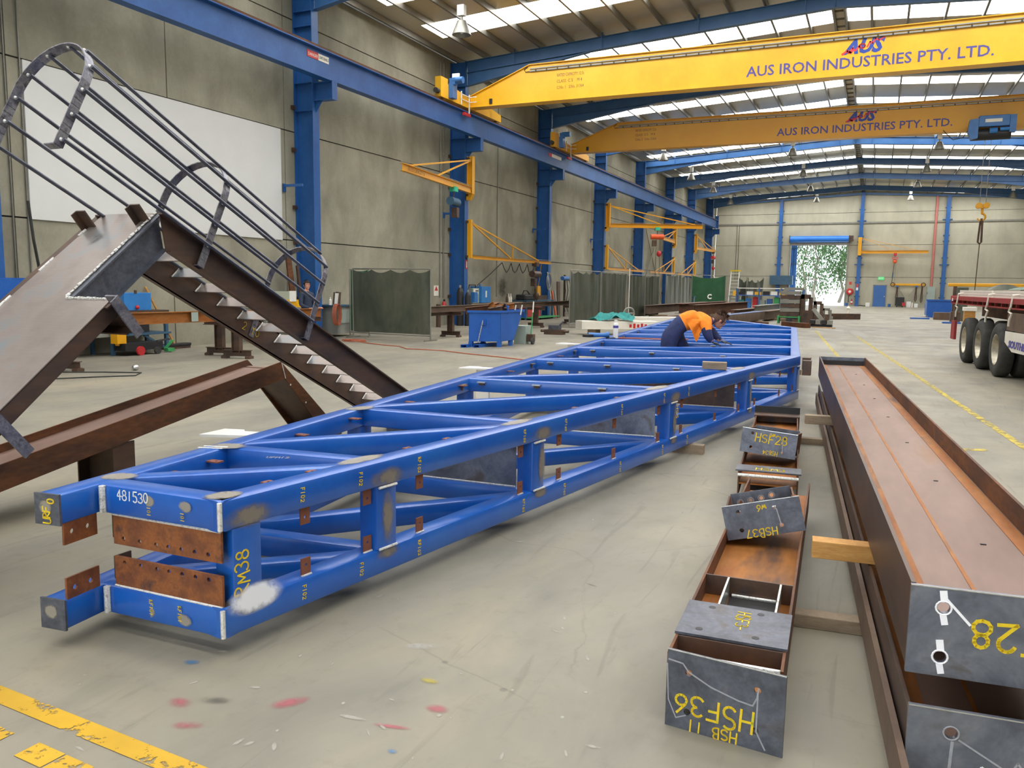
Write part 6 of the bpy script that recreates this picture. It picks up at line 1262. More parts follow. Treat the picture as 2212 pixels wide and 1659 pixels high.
# shelving and machines before the roller door
t = thing('steel_shelving', 'long blue shelving with white boxes on top at the far left', 'shelving', (-6.6, 60, 0))
for z in (.1, 1.25, 1.75): build('shelf', MB().box(-9.2, -4.6, 59.6, 60.6, z, z+.06), 'door_blue' if z < 1.7 else 'white_paint', t)
for x in (-9.15, -7.6, -6.1, -4.65): build('post', MB().box(x-.04, x+.04, 59.6, 60.6, 0, 1.8), 'door_blue', t)
cols = ['teal_cloth', 'toolbox_blue', 'red_paint', 'cabinet_grey', 'door_blue', 'green_paint', 'teal_cloth', 'toolbox_blue', 'brown_steel']
for k in range(9): mb = MB(); x = -9.0+.48*k; mb.box(x, x+.36, 59.8, 60.4, .16, .95+.1*(k % 3)); solo('stored_panel', mb, cols[k], ('teal panel, leftmost', 'light blue panel, second', 'red panel', 'grey panel left of the blue one', 'deep blue panel', 'green panel', 'teal panel, third from the right end', 'light blue panel, second from the right end', 'brown panel, rightmost')[k]+' on the lower shelf of the far shelving', 'panel', 'panels on the far shelving')
rnd = random.Random(3)
for k in range(8): mb = MB(); x = -9.0+.55*k; mb.box(x, x+.42, 59.7, 60.2, 1.31, 1.45+.2*rnd.random()); solo('parts_tray', mb, ('black_paint', 'white_paint', 'crane_yellow')[k % 3], ('dark tray, leftmost on the middle shelf of the far shelving', 'white tray, second along the middle shelf', 'yellow tray, third along the middle shelf', 'dark tray, fourth along the middle shelf', 'white tray right of centre on the middle shelf', 'yellow tray right of centre on the middle shelf', 'dark tray, second from the right end of the middle shelf', 'white tray at the right end of the middle shelf')[k], 'tray', 'trays on the far shelving')
mb = MB(); mb.box(-11, -8.6, 94.6, 95.3, 2.2, 3.2); solo('machine_frame', mb, 'bench_blue', 'blue machine frame on the end wall behind the shelving', 'frame')  # plain block standing for a blue machine frame
t = thing('parts_trolley', 'grey drawer trolley on a green frame before the roller door', 'trolley', (-4.1, 44.6, 0)); build('frame', MB().box(-4.65, -3.55, 44.2, 44.28, .3, .36).box(-4.65, -4.58, 44.1, 44.9, 0, .4).box(-3.62, -3.55, 44.1, 44.9, 0, .4), 'green_paint', t)
for k in range(6): build('drawer', MB().box(-4.55, -3.6, 44.2, 45.0, .38+.22*k, .57+.22*k), ('dark_steel', 'galvanised')[k % 2], t)
build('tray', MB().box(-4.4, -3.5, 44.3, 45.2, 1.7, 1.85), 'galvanised', t)
for k, (x, y, w_, h, m_, lab) in enumerate(((-3.3, 45.0, .35, 1.5, 'dark_steel', 'dark machine with a round gap before the roller door'), (-2.75, 45.4, .3, 1.15, 'brown_steel', 'brown slotted machine part right of the dark machine'), (-2.35, 45.6, .3, .8, 'galvanised', 'grey machine block at the right of the machine group'), (-3.9, 46.5, .5, 1.3, 'mill_steel', 'dark rack of parts behind the green trolley'))):
    t = thing('machine_part', lab, 'machine', (x, y, 0)); build('base', MB().box(x-w_, x+w_, y-.4, y+.4, 0, h*.45), m_, t); build('upright', MB().box(x-w_*.8, x-w_*.3, y-.3, y+.3, h*.45, h), m_, t); build('upright', MB().box(x+w_*.3, x+w_*.8, y-.3, y+.3, h*.45, h*.9), m_, t); build('head', MB().box(x-w_*.8, x+w_*.5, y-.3, y+.3, h*.85, h), m_, t)
t = thing('roller_stand', 'low dark roller stand with four tubes near the yellow lane line', 'stand', (-2.35, 41.5, 0)); build('frame', MB().box(-2.9, -1.85, 41.3, 41.8, 0, .1), 'black_paint', t)
for k in range(4): build('tube', MB().box(-2.85+.26*k, -2.63+.26*k, 41.2, 41.9, .12, .32), ('black_paint', 'galvanised')[k % 2], t)
build('arm', MB().bar((-2.3, 41.5, .3), (-2.75, 41.6, .85), V((.07, 0, .04)), V((0, .15, 0))), 'galvanised', t); build('knob', MB().box(-2.2, -2.0, 41.4, 41.6, .3, .6), 'dark_steel', t)
mb = MB(); mb.lathe([(.3, 0), (.3, .03), (.12, .1), (.06, .55), (.14, .6), (.02, .75)], (-1.6, 56, 0), n=14); solo('floor_bollard', mb, 'offwhite_steel', 'pale marker stand on the floor in front of the open door', 'marker', smooth=True)
# ================================================================ end wall: doors, signs, equipment
mb = MB()
for x0, x1 in ((DX0-.12, DX0+.02), (DX1-.02, DX1+.12)): mb.box(x0, x1, YB-.14, YB+.2, 0, DZ)
struct('trim_30', mb, 'galvanised')
t = thing('roller_door', 'rolled-up blue roller door above the bright opening', 'roller door', (-6.1, YB-.3, DZ)); build('roll', MB().cyl((DX0-.1, YB-.42, 7.15), (DX1+.1, YB-.42, 7.15), .34, 24), 'roller_blue', t, smooth=True); build('curtain', MB().box(DX0, DX1, YB-.12, YB-.06, 6.5, 7.0), 'galvanised', t); build('motor', MB().box(DX1+.15, DX1+.55, YB-.6, YB-.2, 6.95, 7.5), 'dark_steel', t)
for x in (DX0-.16, DX1+.12): build('end_plate', MB().box(x, x+.05, YB-.8, YB-.02, 6.8, 7.55), 'dark_steel', t)
DM = tag(build('door_1', MB().box(-.35, .85, YB-.05, YB-.002, 0, 2.25), 'door_blue', None), kind='structure'); build('door_handle', MB().cyl((.72, YB-.14, 1.08), (.72, YB-.05, 1.08), .05, 10), 'bright_steel', DM); struct('trim_31', MB().box(-.42, -.35, YB-.07, YB-.001, 0, 2.32).box(.85, .92, YB-.07, YB-.001, 0, 2.32).box(-.42, .92, YB-.07, YB-.001, 2.25, 2.32), 'bench_grey')
t = thing('exit_sign', 'green lit exit sign above the blue door', 'sign', (.31, YB-.05, 2.86)); build('box', MB().box(.02, .6, YB-.1, YB-.003, 2.84, 3.14), 'exit_green', t); build('lettering', text_mb('EXIT', .22, (.08, YB-.105, 2.91), (1, 0, 0), (0, 0, 1), .004, width=.45, bold=.006), 'sign_white', t)
t = thing('hose_reel', 'red fire hose reel on the end wall right of the roller door', 'hose reel', (-2.7, YB-.2, 1.3)); build('drum', MB().lathe([(.18, 0), (.34, .02), (.36, .1), (.36, .2), (.3, .26), (.001, .26)], (-2.7, YB-.01, 1.55), (0, -1, 0), 24), 'red_paint', t, smooth=True); build('hub', MB().lathe([(.14, .265), (.001, .28)], (-2.7, YB-.01, 1.55), (0, -1, 0), 16), 'offwhite_steel', t); build('hose', MB().tube([(-2.75, YB-.1, 1.25), (-2.8, YB-.1, .8), (-2.78, YB-.1, .4)], .04, 6), 'cable_black', t)
extinguisher(-2.45, YB-.35, 'red fire extinguisher on the end wall below the hose reel', .2)
for (x, z, w_, h, m_, lab) in ((-2.68, 2.45, .26, .32, 'spray_pink', 'faded red sign on the end wall above the hose reel'), (-1.98, 2.2, .2, .34, 'sign_red', 'small red sign on the wind post by the hose reel'), (-1.98, 1.85, .2, .3, 'sign_white', 'small white sign on the wind post under the red one')): mb = MB(); yy = YB-.02 if x < -2.2 else YB-.4; mb.box(x-w_/2, x+w_/2, yy, yy+.015, z-h/2, z+h/2); solo('wall_sign', mb, 'sign_red' if m_ == 'spray_pink' else m_, lab, 'sign')
mb = MB(); mb.lathe([(.14, 0), (.17, .34)], (-2.95, YB-.45, 0), n=14); mb.lathe([(.001, .01), (.14, .01)], (-2.95, YB-.45, 0), n=14); solo('blue_bucket', mb, 'door_blue', 'blue bucket on the floor under the hose reel', 'bucket')
mb = MB(); mb.lathe([(.13, 0), (.15, .32), (.001, .32)], (1.25, YB-.5, 0), n=14); solo('blue_bucket', mb, 'door_blue', 'dark blue bucket right of the blue door', 'bucket')
t = thing('downpipe', 'red downpipe on the end wall above the grey cabinet', 'pipe', (5.1, YB-.12, 2.2)); build('pipe', MB().cyl((5.1, YB-.12, 2.2), (5.1, YB-.12, 11.6), .12, 10), 'pipe_red', t, smooth=True)
for z in (4.0, 6.5, 9.5): build('strap', MB().box(4.92, 5.28, YB-.1, YB-.005, z, z+.06), 'galvanised', t)
t = thing('switch_cabinet', 'grey-green switch cabinet on the end wall below the red pipe', 'cabinet', (5.1, YB-.2, .85)); build('body', MB().box(4.72, 5.5, YB-.4, YB-.005, .85, 2.18), 'cabinet_grey', t, bevel=.01); build('handle', MB().box(4.75, 4.8, YB-.44, YB-.4, 1.4, 1.6), 'dark_steel', t)
t = thing('lifting_beam', 'yellow spreader beam hung with slings on the end wall', 'spreader beam', (2.9, YB-.4, 2.2)); build('beam', MB().rbar((1.3, YB-.4, 2.36), (4.5, YB-.4, 2.36), .2, .22, .04), 'jib_yellow', t)
for x in (1.45, 4.35): build('end_ring', MB().tube([(x+.2*math.cos(q), YB-.55, 2.36+.2*math.sin(q)) for q in [i*.449 for i in range(14)]], .04, 6, closed=True), 'dark_steel', t)
for x in (1.9, 3.75): build('wall_hook', MB().box(x-.1, x+.1, YB-.5, YB-.005, 2.1, 2.26), 'door_blue', t)
for k, (x, z0, z1, lab) in enumerate(((1.9, .8, 2.1, 'dark sling hanging below the left hook of the yellow spreader'), (3.7, .6, 2.1, 'dark sling hanging below the right hook of the yellow spreader'), (4.25, .5, 2.2, 'long sling loop at the right end of the yellow spreader'))): mb = MB(); mb.tube([(x, YB-.35, z1), (x-.08, YB-.35, z0+.2), (x, YB-.35, z0), (x+.08, YB-.35, z0+.2), (x+.04, YB-.35, z1)], .05, 6); solo('lifting_sling', mb, 'dark_steel', lab, 'sling', 'slings on the end wall')
mb = MB(); mb.tube([(1.95, YB-.35, 2.1), (2.6, YB-.35, 1.1)], .025, 6); mb.tube([(3.7, YB-.35, 2.1), (3.0, YB-.35, 1.1)], .025, 6); solo('chain_sling', mb, 'galvanised', 'slanting chain legs below the yellow spreader', 'chain')
t = thing('engine_welder', 'black engine welder against the end wall under the spreader', 'welder', (2.2, YB-.8, 0)); build('body', MB().box(1.8, 2.65, YB-1.2, YB-.4, .15, 1.05), 'black_paint', t, bevel=.05); build('red_panel', MB().box(2.45, 2.75, YB-1.3, YB-.9, .15, .5), 'red_paint', t)
for x in (1.95, 2.5): build('wheel', MB().cyl((x-.05, YB-1.1, .14), (x+.05, YB-1.1, .14), .14, 12), 'rubber', t)
for k, (x0, x1, h, m_, lab) in enumerate(((2.85, 3.3, .6, 'white_board', 'white machine box right of the black engine welder'), (3.35, 3.5, .5, 'offwhite_steel', 'narrow pale box beside the white machine box'), (3.6, 3.95, .4, 'white_board', 'small white unit at the right of the welders'), (-1.05, -.65, .4, 'white_board', 'white carton on the floor left of the blue door'), (4.6, 4.9, .4, 'hoist_blue', 'small blue chair-like stand by the wall'))): mb = MB(); mb.box(x0, x1, YB-.9, YB-.45, 0, h); solo('floor_box', mb, m_, lab, 'box', bevel=.01)
mb = MB(); mb.tube([(-1.8, YB-.4, .08), (-1.5, YB-.5, .1), (-1.3, YB-.4, .06), (-1.0, YB-.6, .05)], .05, 6); solo('hose_heap', mb, 'cable_black', 'dark hose heap at the foot of the wind post', 'hose')
mb = MB(); mb.cyl((-14.9, YB-.05, 8.8), (-14.9, YB-.05, 2.7), .025, 6); mb.cyl((-14.65, YB-.05, 8.8), (-14.65, YB-.05, 2.7), .025, 6); solo('wall_conduit', mb, 'dark_steel', 'pair of dark conduits on the end wall near the left corner', 'conduit')
# right rear: blue bins and pallets
t = thing('blue_bin', 'large blue bin near the end wall at the right', 'bin', (3.7, 62, 0)); build('body', MB().box(3.1, 5.2, 61, 63.4, .12, 1.15), 'bin_blue', t); build('rim', MB().box(3.05, 5.25, 60.95, 61.05, 1.1, 1.2), 'bin_blue', t); build('skid', MB().box(3.2, 3.5, 61, 63.4, 0, .12).box(4.7, 5.0, 61, 63.4, 0, .12), 'bin_blue', t)
for (x0, x1, y0, y1, z, m_, lab) in ((3.3, 4.4, 56.5, 57.3, .45, 'brown_steel', 'pile of brown steel in front of the far blue bin'), (3.9, 4.4, 52.5, 53.0, .6, 'dark_steel', 'dark machine block in front of the far blue bin'), (2.0, 3.1, 57, 57.5, .08, 'bin_blue', 'flat blue base plate left of the far blue bin'), (3.4, 4.3, 50.6, 51.2, .08, 'bin_blue', 'flat blue base plate in front of the brown pile'), (4.25, 4.75, 48.5, 49.2, .75, 'timber_light', 'brown timber crate beside the red trailer tail'), (4.2, 4.8, 48.4, 49.3, .95, 'white_paint', 'white carton on the timber crate by the trailer')):
    mb = MB(); mb.box(x0, x1, y0, y1, 0 if z < .9 else .76, z); solo('floor_stack', mb, m_, lab, 'stack')
t = thing('lifting_beam', 'yellow spreader beam on a stand behind the trailer load', 'spreader beam', (5.5, 56, 0)); build('beam', MB().rbar((3.9, 56, 2.15), (8.2, 56, 2.15), .2, .2, .04), 'jib_yellow', t)
for x in (4.3, 7.8): build('stand', MB().box(x-.1, x+.1, 55.9, 56.1, 0, 2.05), 'dark_steel', t)
mb = MB(); mb.box(4.35, 4.95, 55.2, 55.6, 0, 2.0); solo('tool_locker', mb, 'curtain_grey', 'dark locker behind the trailer by the yellow spreader', 'locker')
t = thing('step_ladder', 'white and yellow platform ladder in the far left corner', 'ladder', (-15.0, 93, 0))
for x in (-15.0, -14.1): build('stile', MB().bar((x, 92.2, 0), (x, 93.4, 3.7), V((.05, 0, 0)), V((0, .04, 0))), 'white_paint', t)
for k in range(9): build('rung', MB().box(-15.0, -14.1, 92.25+.13*k, 92.4+.13*k, .3+.38*k, .36+.38*k), 'white_paint', t)
build('platform', MB().box(-15.1, -14.0, 93.2, 93.7, 3.6, 3.75), 'chalk_yellow', t)
t = thing('cage_platform', 'white tubular work cage beside the platform ladder', 'cage', (-16.3, 90.6, 0))
for x in (-16.35, -15.4): build('post', MB().cyl((x, 90.6, 0), (x, 90.6, 2.9), .04, 6), 'white_paint', t)
for z in (.6, 1.5, 2.3, 2.85): build('rail', MB().cyl((-16.35, 90.6, z), (-15.4, 90.6, z), .035, 6), 'white_paint', t)
for (x, y, lab, m_) in ((-16.2, 47.5, 'dark stand with red and white boxes in the gap of the curtains', 'bench_blue'), (-15.2, 72, 'dark stand left of the clean green screen', 'bench_blue'), (-13.0, 84, 'small table with a yellow box right of the green screen', 'bench_grey')):
    t = thing('work_stand', lab, 'stand', (x, y, 0)); build('top', MB().box(x-.6, x+.6, y-.4, y+.4, .95, 1.0), m_, t)
    for sx in (-.5, .5): build('leg', MB().box(x+sx-.05, x+sx+.05, y-.3, y+.3, 0, .95), m_, t)
mb = MB(); mb.box(-13.2, -12.7, 83.8, 84.2, 1.0, 1.5); solo('yellow_box', mb, 'crane_yellow', 'yellow box on the small table right of the green screen', 'box')
mb = MB(); mb.box(-16.4, -16.1, 47.2, 47.6, .1, .75); solo('red_box', mb, 'red_paint', 'red box under the stand in the curtain gap', 'box')
# ================================================================ outside the roller door
mb = MB(); mb.box(-40, 30, YB+.2, YB+60, -.32, -.02); struct('ground_outside', mb, 'bright_ground')
t = thing('warehouse_wall', 'corrugated blue-grey building side seen left in the doorway', 'building', (-11.5, YB+6, 0)); build('wall', MB().box(-16, -8.7, YB+4.2, YB+4.5, 0, 9), 'door_blue', t)
for k in range(10): build('cladding_rib', MB().box(-11.9+.33*k, -11.8+.33*k, YB+4.14, YB+4.2, 0, 9), 'hoist_blue', t)
for z in (2.8, 4.6, 6.4): build('rail', MB().box(-12, -8.68, YB+4.1, YB+4.2, z, z+.12), 'bench_blue', t)
rnd = random.Random(21)
def tree(x, y, h, lab, seed, sp=2.6):
    rnd = random.Random(seed); t = thing('gum_tree', lab, 'tree', (x, y, 0), 0, 'trees outside the door'); mb = MB(); lf = MB()
    trunk = [V((x, y, 0))]; 
    for k in range(6): trunk.append(trunk[-1]+V((rnd.uniform(-.5, .5), rnd.uniform(-.3, .3), h/6)))
    mb.tube(trunk, [.22-.03*k for k in range(7)], 7)
    for b in range(13):
        p = trunk[2+b % 5]; q = p+V((rnd.uniform(-sp, sp), rnd.uniform(-1.5, 1.5), rnd.uniform(-.2, 1.8))); mb.tube([p, (p+q)/2+V((0, 0, .3)), q], [.08, .05, .02], 5)
        for c in range(110):
            o = q+V((rnd.gauss(0, .8), rnd.gauss(0, .7), rnd.gauss(-.4, .9))); a_ = V((rnd.uniform(-.1, .1), rnd.uniform(-.1, .1), rnd.uniform(-.34, -.16))); e_ = V((rnd.uniform(-1, 1), rnd.uniform(-1, 1), 0)).normalized()*.1; lf.add([o-e_, o+e_, o+a_+e_*.3, o+a_-e_*.3], [(0, 1, 2, 3)])
    build('trunk', mb, 'bark', t, smooth=True); build('leaves', lf, 'leaf_green', t)
for x, y, h, lab, s in ((-7.5, YB+20, 8.5, 'tall thin gum tree outside, left in the doorway', 1), (-4.6, YB+22, 9.5, 'gum tree outside, middle of the doorway', 2), (-1.6, YB+20, 8.5, 'gum tree outside, right in the doorway', 3), (-9.0, YB+26, 10, 'gum tree outside, farther back at the left', 4), (-3.0, YB+27, 10, 'gum tree outside, farther back at the right', 5)): tree(x, y, h, lab, s)
mb = MB(); mb.box(-30, 20, YB+31, YB+31.3, 0, 2.4); solo('yard_fence', mb, 'bright_ground', 'bright pale fence beyond the trees outside', 'fence')
# ================================================================ people
def skin_body(name, verts, edges, root, sub=2):
    """one continuous surface grown round a joint graph: verts = [(co, radius)]"""
    me = bpy.data.meshes.new('s'); me.from_pydata([tuple(c) for c, r in verts], edges, []); o = bpy.data.objects.new('s', me); COL.objects.link(o)
    o.modifiers.new('k', 'SKIN'); sv = me.skin_vertices[0].data
    for i, (c, r) in enumerate(verts):
        sv[i].radius = (r, r) if not isinstance(r, tuple) else r; sv[i].use_root = (i == root)
    m = o.modifiers.new('u', 'SUBSURF'); m.levels = sub; m.render_levels = sub
    dg = bpy.context.evaluated_depsgraph_get(); dg.update(); ev = bpy.data.meshes.new_from_object(o.evaluated_get(dg))
    mb = MB(); mb.v = [v.co.copy() for v in ev.vertices]; mb.f = [list(p.vertices) for p in ev.polygons]; mb.mi = [0]*len(mb.f)
    bpy.data.objects.remove(o, do_unlink=True); bpy.data.meshes.remove(me); bpy.data.meshes.remove(ev); return mb
def limb_graph(chains):
    """chains of (key, co, r); repeated keys join"""
    vs, ed, ix = [], [], {}
    for ch in chains:
        prev = None
        for k in ch:
            if isinstance(k, str): i = ix[k]
            else:
                if k[0] in ix: i = ix[k[0]]
                else: i = len(vs); ix[k[0]] = i; vs.append((V(k[1]), k[2]))
            if prev is not None: ed.append((prev, i))
            prev = i
    return vs, ed, ix
def head_mb(c, face, up, s=1.0):
    """head with brow, nose, lips, ears; face = forward direction"""
    face, up = V(face).normalized(), V(up).normalized(); side = up.cross(face).normalized(); up = face.cross(side); R = Matrix((face, side, up)).transposed(); c = V(c); mb = MB()
    base = len(mb.v); mb.ball((0, 0, 0), .1, .078, .122, 20, 16)
    for p in mb.v:
        if p.z < 0: k = -p.z/.122; p.y *= 1-.28*k; p.x = p.x*(1-.1*k)+.022*k*(1 if p.x > 0 else .6)
        if p.x > .05: p.x = .05+(p.x-.05)*.75
        if abs(p.y) < .045 and p.x > .05 and .01 < p.z < .035: p.x -= .008      # eye sockets line
    mb.ball((.088, 0, -.012), .022, .014, .026, 8, 6); mb.ball((.094, 0, -.024), .016, .017, .012, 8, 6)
    mb.ball((.082, 0, -.06), .014, .027, .007, 8, 6); mb.ball((.08, 0, -.073), .013, .023, .007, 8, 6); mb.ball((.072, 0, -.1), .022, .025, .016, 8, 6)
    for sg in (-1, 1): mb.ball((-.008, .08*sg, -.008), .02, .01, .034, 8, 6); mb.ball((.078, .032*sg, .03), .016, .022, .007, 8, 6)
    for p in mb.v: q = c+(R @ (p*s)); p.x, p.y, p.z = q
    return mb, R
def eyes_mb(c, R, s=1.0):
    mb = MB()
    for sg in (-1, 1): mb.ball(V(c)+R @ (V((.083, .032*sg, .016))*s), .008*s)
    return mb
def hair_mb(c, R, s, rnd, length=.02, dens=90):
    mb = MB(); base = 0; mb.ball((-.012, 0, .02), .108, .088, .118, 20, 14)
    keep = []
    for f in mb.f:
        m = sum((mb.v[i] for i in f), V())/len(f)
        if not (m.x > .045 and m.z < .085) and not (m.z < -.035 and m.x > -.05) and m.z > -.07: keep.append(f)
    mb.f = keep; mb.mi = [0]*len(keep)
    for p in mb.v: p *= 1+rnd.uniform(-.03, .05)
    for k in range(dens):
        th, ph = rnd.uniform(0, 1.25), rnd.uniform(0, 6.283); n = V((math.sin(th)*math.cos(ph), math.sin(th)*math.sin(ph), math.cos(th))); o = V((-.012+.108*n.x, .088*n.y, .02+.118*n.z))
        if o.x > .07 and o.z < .07: continue
        e_ = n.orthogonal().normalized()*.012; tip = o+n*length+V((rnd.uniform(-.02, .02), rnd.uniform(-.02, .02), rnd.uniform(-.01, .015))); mb.add([o-e_, o+e_, tip], [(0, 1, 2)])
    for p in mb.v: q = V(c)+(R @ (p*s)); p.x, p.y, p.z = q
    return mb
def hand_mb(wrist, fwd, palm_n, s=1.0, spread=.05, curl=.35, thumb=1):
    """palm with five jointed fingers; fwd = finger direction, palm_n = direction the palm faces"""
    fwd = V(fwd).normalized(); pn = V(palm_n); pn = (pn-fwd*pn.dot(fwd)).normalized(); sd = fwd.cross(pn)*thumb; w_ = V(wrist); chains = [[('w', w_, .03*s), ('p', w_+fwd*.05*s, (.042*s, .02*s))]]
    mb = skin_body('h', [(w_-fwd*.01*s, .03*s), (w_+fwd*.035*s, .034*s), (w_+fwd*.075*s, .034*s), (w_+fwd*.09*s, .028*s)], [(0, 1), (1, 2), (2, 3)], 0, 2)
    for p in mb.v: q = p-w_; n_ = q.dot(pn); sdv = q.dot(sd); p -= pn*n_*.45; p += sd*sdv*.25
    for k, (o, ln) in enumerate(((-.03, .075), (-.01, .085), (.011, .08), (.031, .062))):
        b = w_+fwd*.085*s+sd*(-o)*s; c1 = curl*(.8+.15*k); d1 = (fwd-sd*o*spread*40+pn*c1*.5).normalized(); d2 = (fwd+pn*c1*1.4-sd*o*spread*30).normalized(); d3 = (fwd*.8+pn*c1*2.2).normalized(); l_ = ln*s
        f = skin_body('f', [(b-fwd*.015*s, .0105*s), (b+d1*l_*.45, .0098*s), (b+d1*l_*.45+d2*l_*.32, .009*s), (b+d1*l_*.45+d2*l_*.32+d3*l_*.26, .0075*s)], [(0, 1), (1, 2), (2, 3)], 0, 1); n0 = len(mb.v); mb.v += f.v; mb.f += [[i+n0 for i in q] for q in f.f]; mb.mi += f.mi
    b = w_+fwd*.03*s+sd*.035*s; d1 = (fwd*.6+sd*.8+pn*.2).normalized(); d2 = (fwd+sd*.25+pn*.3).normalized(); f = skin_body('t', [(b-sd*.015*s, .014*s), (b+d1*.035*s, .012*s), (b+d1*.035*s+d2*.04*s, .0095*s)], [(0, 1), (1, 2)], 0, 1); n0 = len(mb.v); mb.v += f.v; mb.f += [[i+n0 for i in q] for q in f.f]; mb.mi += f.mi
    return mb
def join(*ms):
    out = MB()
    for m, mi in ms: n0 = len(out.v); out.v += m.v; out.f += [[i+n0 for i in f] for f in m.f]; out.mi += [mi]*len(m.f) if mi is not None else m.mi
    return out
# --- bending worker: built in a side view frame (s = along facing, z up, t = away from the camera)
WO = V((-3.0, 14.62, 0)); WS = V((.913, .407, 0)); WT = V((-.407, .913, 0))
def wp(s, z, t=0): return WO+WS*s+WT*t+Z3*z
ch = [[('pel', wp(-.36, 1.06), .22), ('wai', wp(-.18, 1.17, 0), .195), ('che', wp(.08, 1.25, 0), (.19, .19)), ('sho', wp(.24, 1.23, 0), .165), ('nec', wp(.35, 1.19, 0), .075), ('hb', wp(.41, 1.2, 0), .07)],
      ['sho', ('shn', wp(.2, 1.15, -.2), .115), ('eln', wp(.22, .97, -.29), .092), ('wrn', wp(.3, .84, -.3), .055)],
      ['sho', ('shf', wp(.27, 1.14, .18), .11), ('elf', wp(.4, .98, .08), .085), ('wrf', wp(.5, .86, -.12), .052)],
      ['pel', ('hin', wp(-.4, .94, -.1), .18), ('knn', wp(-.46, .52, -.13), .13), ('ann', wp(-.55, .1, -.2), .07), ('ton', wp(-.38, .05, -.22), .05)],
      ['pel', ('hif', wp(-.3, .94, .12), .17), ('knf', wp(-.02, .55, .17), .13), ('anf', wp(-.08, .1, .24), .07), ('tof', wp(.1, .05, .24), .05)]]
vs_, ed_, ix_ = limb_graph(ch); body = skin_body('b', vs_, ed_, ix_['pel'], 2)
def region(p):
    q = p-WO; s, t, z = q.dot(WS), q.dot(WT), q.z
    if z < .1: return 3
    arm = (abs(t) > .18 or s > .33) and z < 1.07 and s > .08
    if s > .28 and z < .875 and arm: return 2
    if arm: return 0
    if s > .31 and z > 1.1 and abs(t) < .13: return 2 if s > .36 else 0
    return 1 if (s + (z-1.15)*.55 > -.17 and z > .9) else 0
body.mi = [region(sum((body.v[i] for i in f), V())/len(f)) for f in body.f]
hc = wp(.50, 1.21, 0); fdir = WS*.82-Z3*.57; hm, R = head_mb(hc, fdir, Z3*.82+WS*.57, 1.12)
hn = hand_mb(wp(.31, .835, -.3), WS*.95-Z3*.22+WT*.0, -Z3*.8-WS*.4, 1.15, .05, .5, 1); hf = hand_mb(wp(.51, .85, -.13), WS*.9-Z3*.2-WT*.3, -Z3, 1.15, .05, .2, -1)
allb = join((body, None), (hm, 2), (hn, 4), (hf, 4))
t = thing('person', 'worker in orange and navy bending over the blue truss in gloves', 'person', wp(-.2, 0)); build('body', allb, ['navy_cloth', 'orange_cloth', 'skin', 'black_paint', 'glove_grey'], t, smooth=True)
rnd = random.Random(2); build('hair', hair_mb(hc, R, 1.12, rnd, .04, 260), 'hair_brown', t); build('eyes', eyes_mb(hc, R, 1.12), 'black_paint', t)
# hanging shirt front
sh = MB(); n = 14; vs = []
for i in range(n+1):
    for j in range(9):
        u, v = i/n, j/8; s0, z0 = -.16+.36*u*1, 1.24; s1, z1 = .05+.1*u, .83+.22*u
        s, z = s0+(s1-s0)*v, z0+(z1-z0)*v; tt = -.19+.03*math.sin(9*v+5*u)-.02*math.sin(math.pi*v); vs.append(wp(s, z, tt))
sh.add(vs, [(i*9+j, (i+1)*9+j, (i+1)*9+j+1, i*9+j+1) for i in range(n) for j in range(8)]); build('shirt_tail', sh, 'orange_cloth', t, smooth=True)
mb = MB(); mb.tube([wp(.36+.085*math.cos(q)*.5, 1.18+.04*math.cos(q), .085*math.sin(q)) for q in [i*.524 for i in range(12)]], .022, 6, closed=True); build('collar', mb, 'navy_cloth', t, smooth=True)
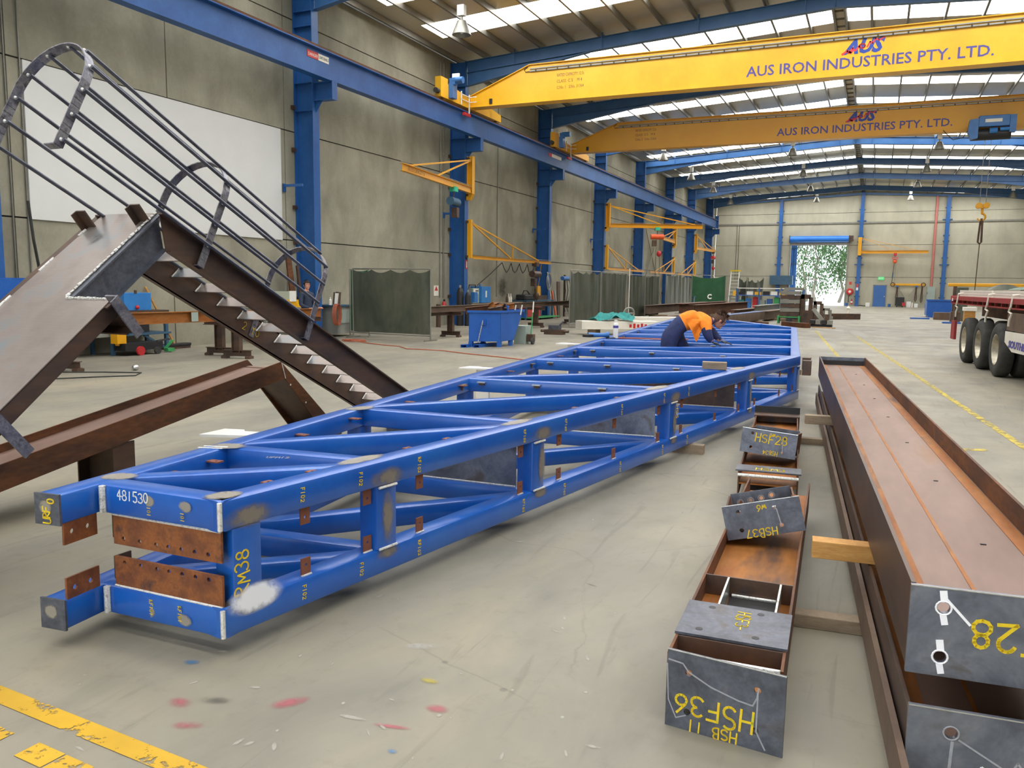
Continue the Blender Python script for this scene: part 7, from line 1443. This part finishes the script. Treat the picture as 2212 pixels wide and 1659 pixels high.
# --- standing man behind the rusty beam
MX = V((-15.2, 19.25, 0)); fx = V((.95, -.1, 0)).normalized(); fy = V((-fx.y, fx.x, 0))
def mp_(s, t, z): return MX+fx*s+fy*t+Z3*z
ch = [[('pel', mp_(0, 0, .95), .16), ('wai', mp_(0, 0, 1.12), .15), ('che', mp_(.0, 0, 1.32), .17), ('sho', mp_(-.01, 0, 1.45), .13), ('nec', mp_(.0, 0, 1.54), .062), ('hb', mp_(.02, 0, 1.62), .06)],
      ['sho', ('shn', mp_(0, -.2, 1.43), .085), ('eln', mp_(.05, -.28, 1.13), .062), ('wrn', mp_(.3, -.2, 1.04), .042)], ['sho', ('shf', mp_(0, .2, 1.43), .085), ('elf', mp_(.06, .27, 1.13), .062), ('wrf', mp_(.32, .15, 1.06), .042)],
      ['pel', ('hin', mp_(0, -.1, .86), .115), ('knn', mp_(.02, -.11, .5), .08), ('ann', mp_(-.02, -.12, .1), .055), ('ton', mp_(.14, -.12, .05), .045)], ['pel', ('hif', mp_(0, .1, .86), .115), ('knf', mp_(.02, .11, .5), .08), ('anf', mp_(-.02, .12, .1), .055), ('tof', mp_(.14, .12, .05), .045)]]
vs_, ed_, ix_ = limb_graph(ch); body = skin_body('b', vs_, ed_, ix_['pel'], 2)
def reg2(p):
    q = p-MX; s = q.dot(fx)
    if q.z < .1: return 2
    if q.z > 1.53: return 1
    return 0
body.mi = [reg2(sum((body.v[i] for i in f), V())/len(f)) for f in body.f]
hc = mp_(.03, 0, 1.7); hm, R = head_mb(hc, fx*.92-fy*.38, Z3, 1.08)
hn = hand_mb(mp_(.31, -.2, 1.04), fx, -Z3, 1.05, .05, .4, 1); hf = hand_mb(mp_(.33, .15, 1.06), fx, -Z3, 1.05, .05, .4, -1)
t = thing('person', 'man in dark navy overalls standing by the second column behind the rusty beam', 'person', mp_(0, 0, 0)); build('body', join((body, None), (hm, 1), (hn, 1), (hf, 1)), ['grey_navy_cloth', 'skin', 'black_paint'], t, smooth=True)
build('hair', hair_mb(hc, R, 1.08, random.Random(6), .012, 120), 'hair_black', t); build('eyes', eyes_mb(hc, R, 1.08), 'black_paint', t)
mb = MB(); mb.tube([hc+R @ (V((.108*math.cos(q), .092*math.sin(q), .075))*1.08) for q in [i*.524-1.6 for i in range(7)]], .014, 6); build('safety_glasses', mb, 'glass_dark', t)
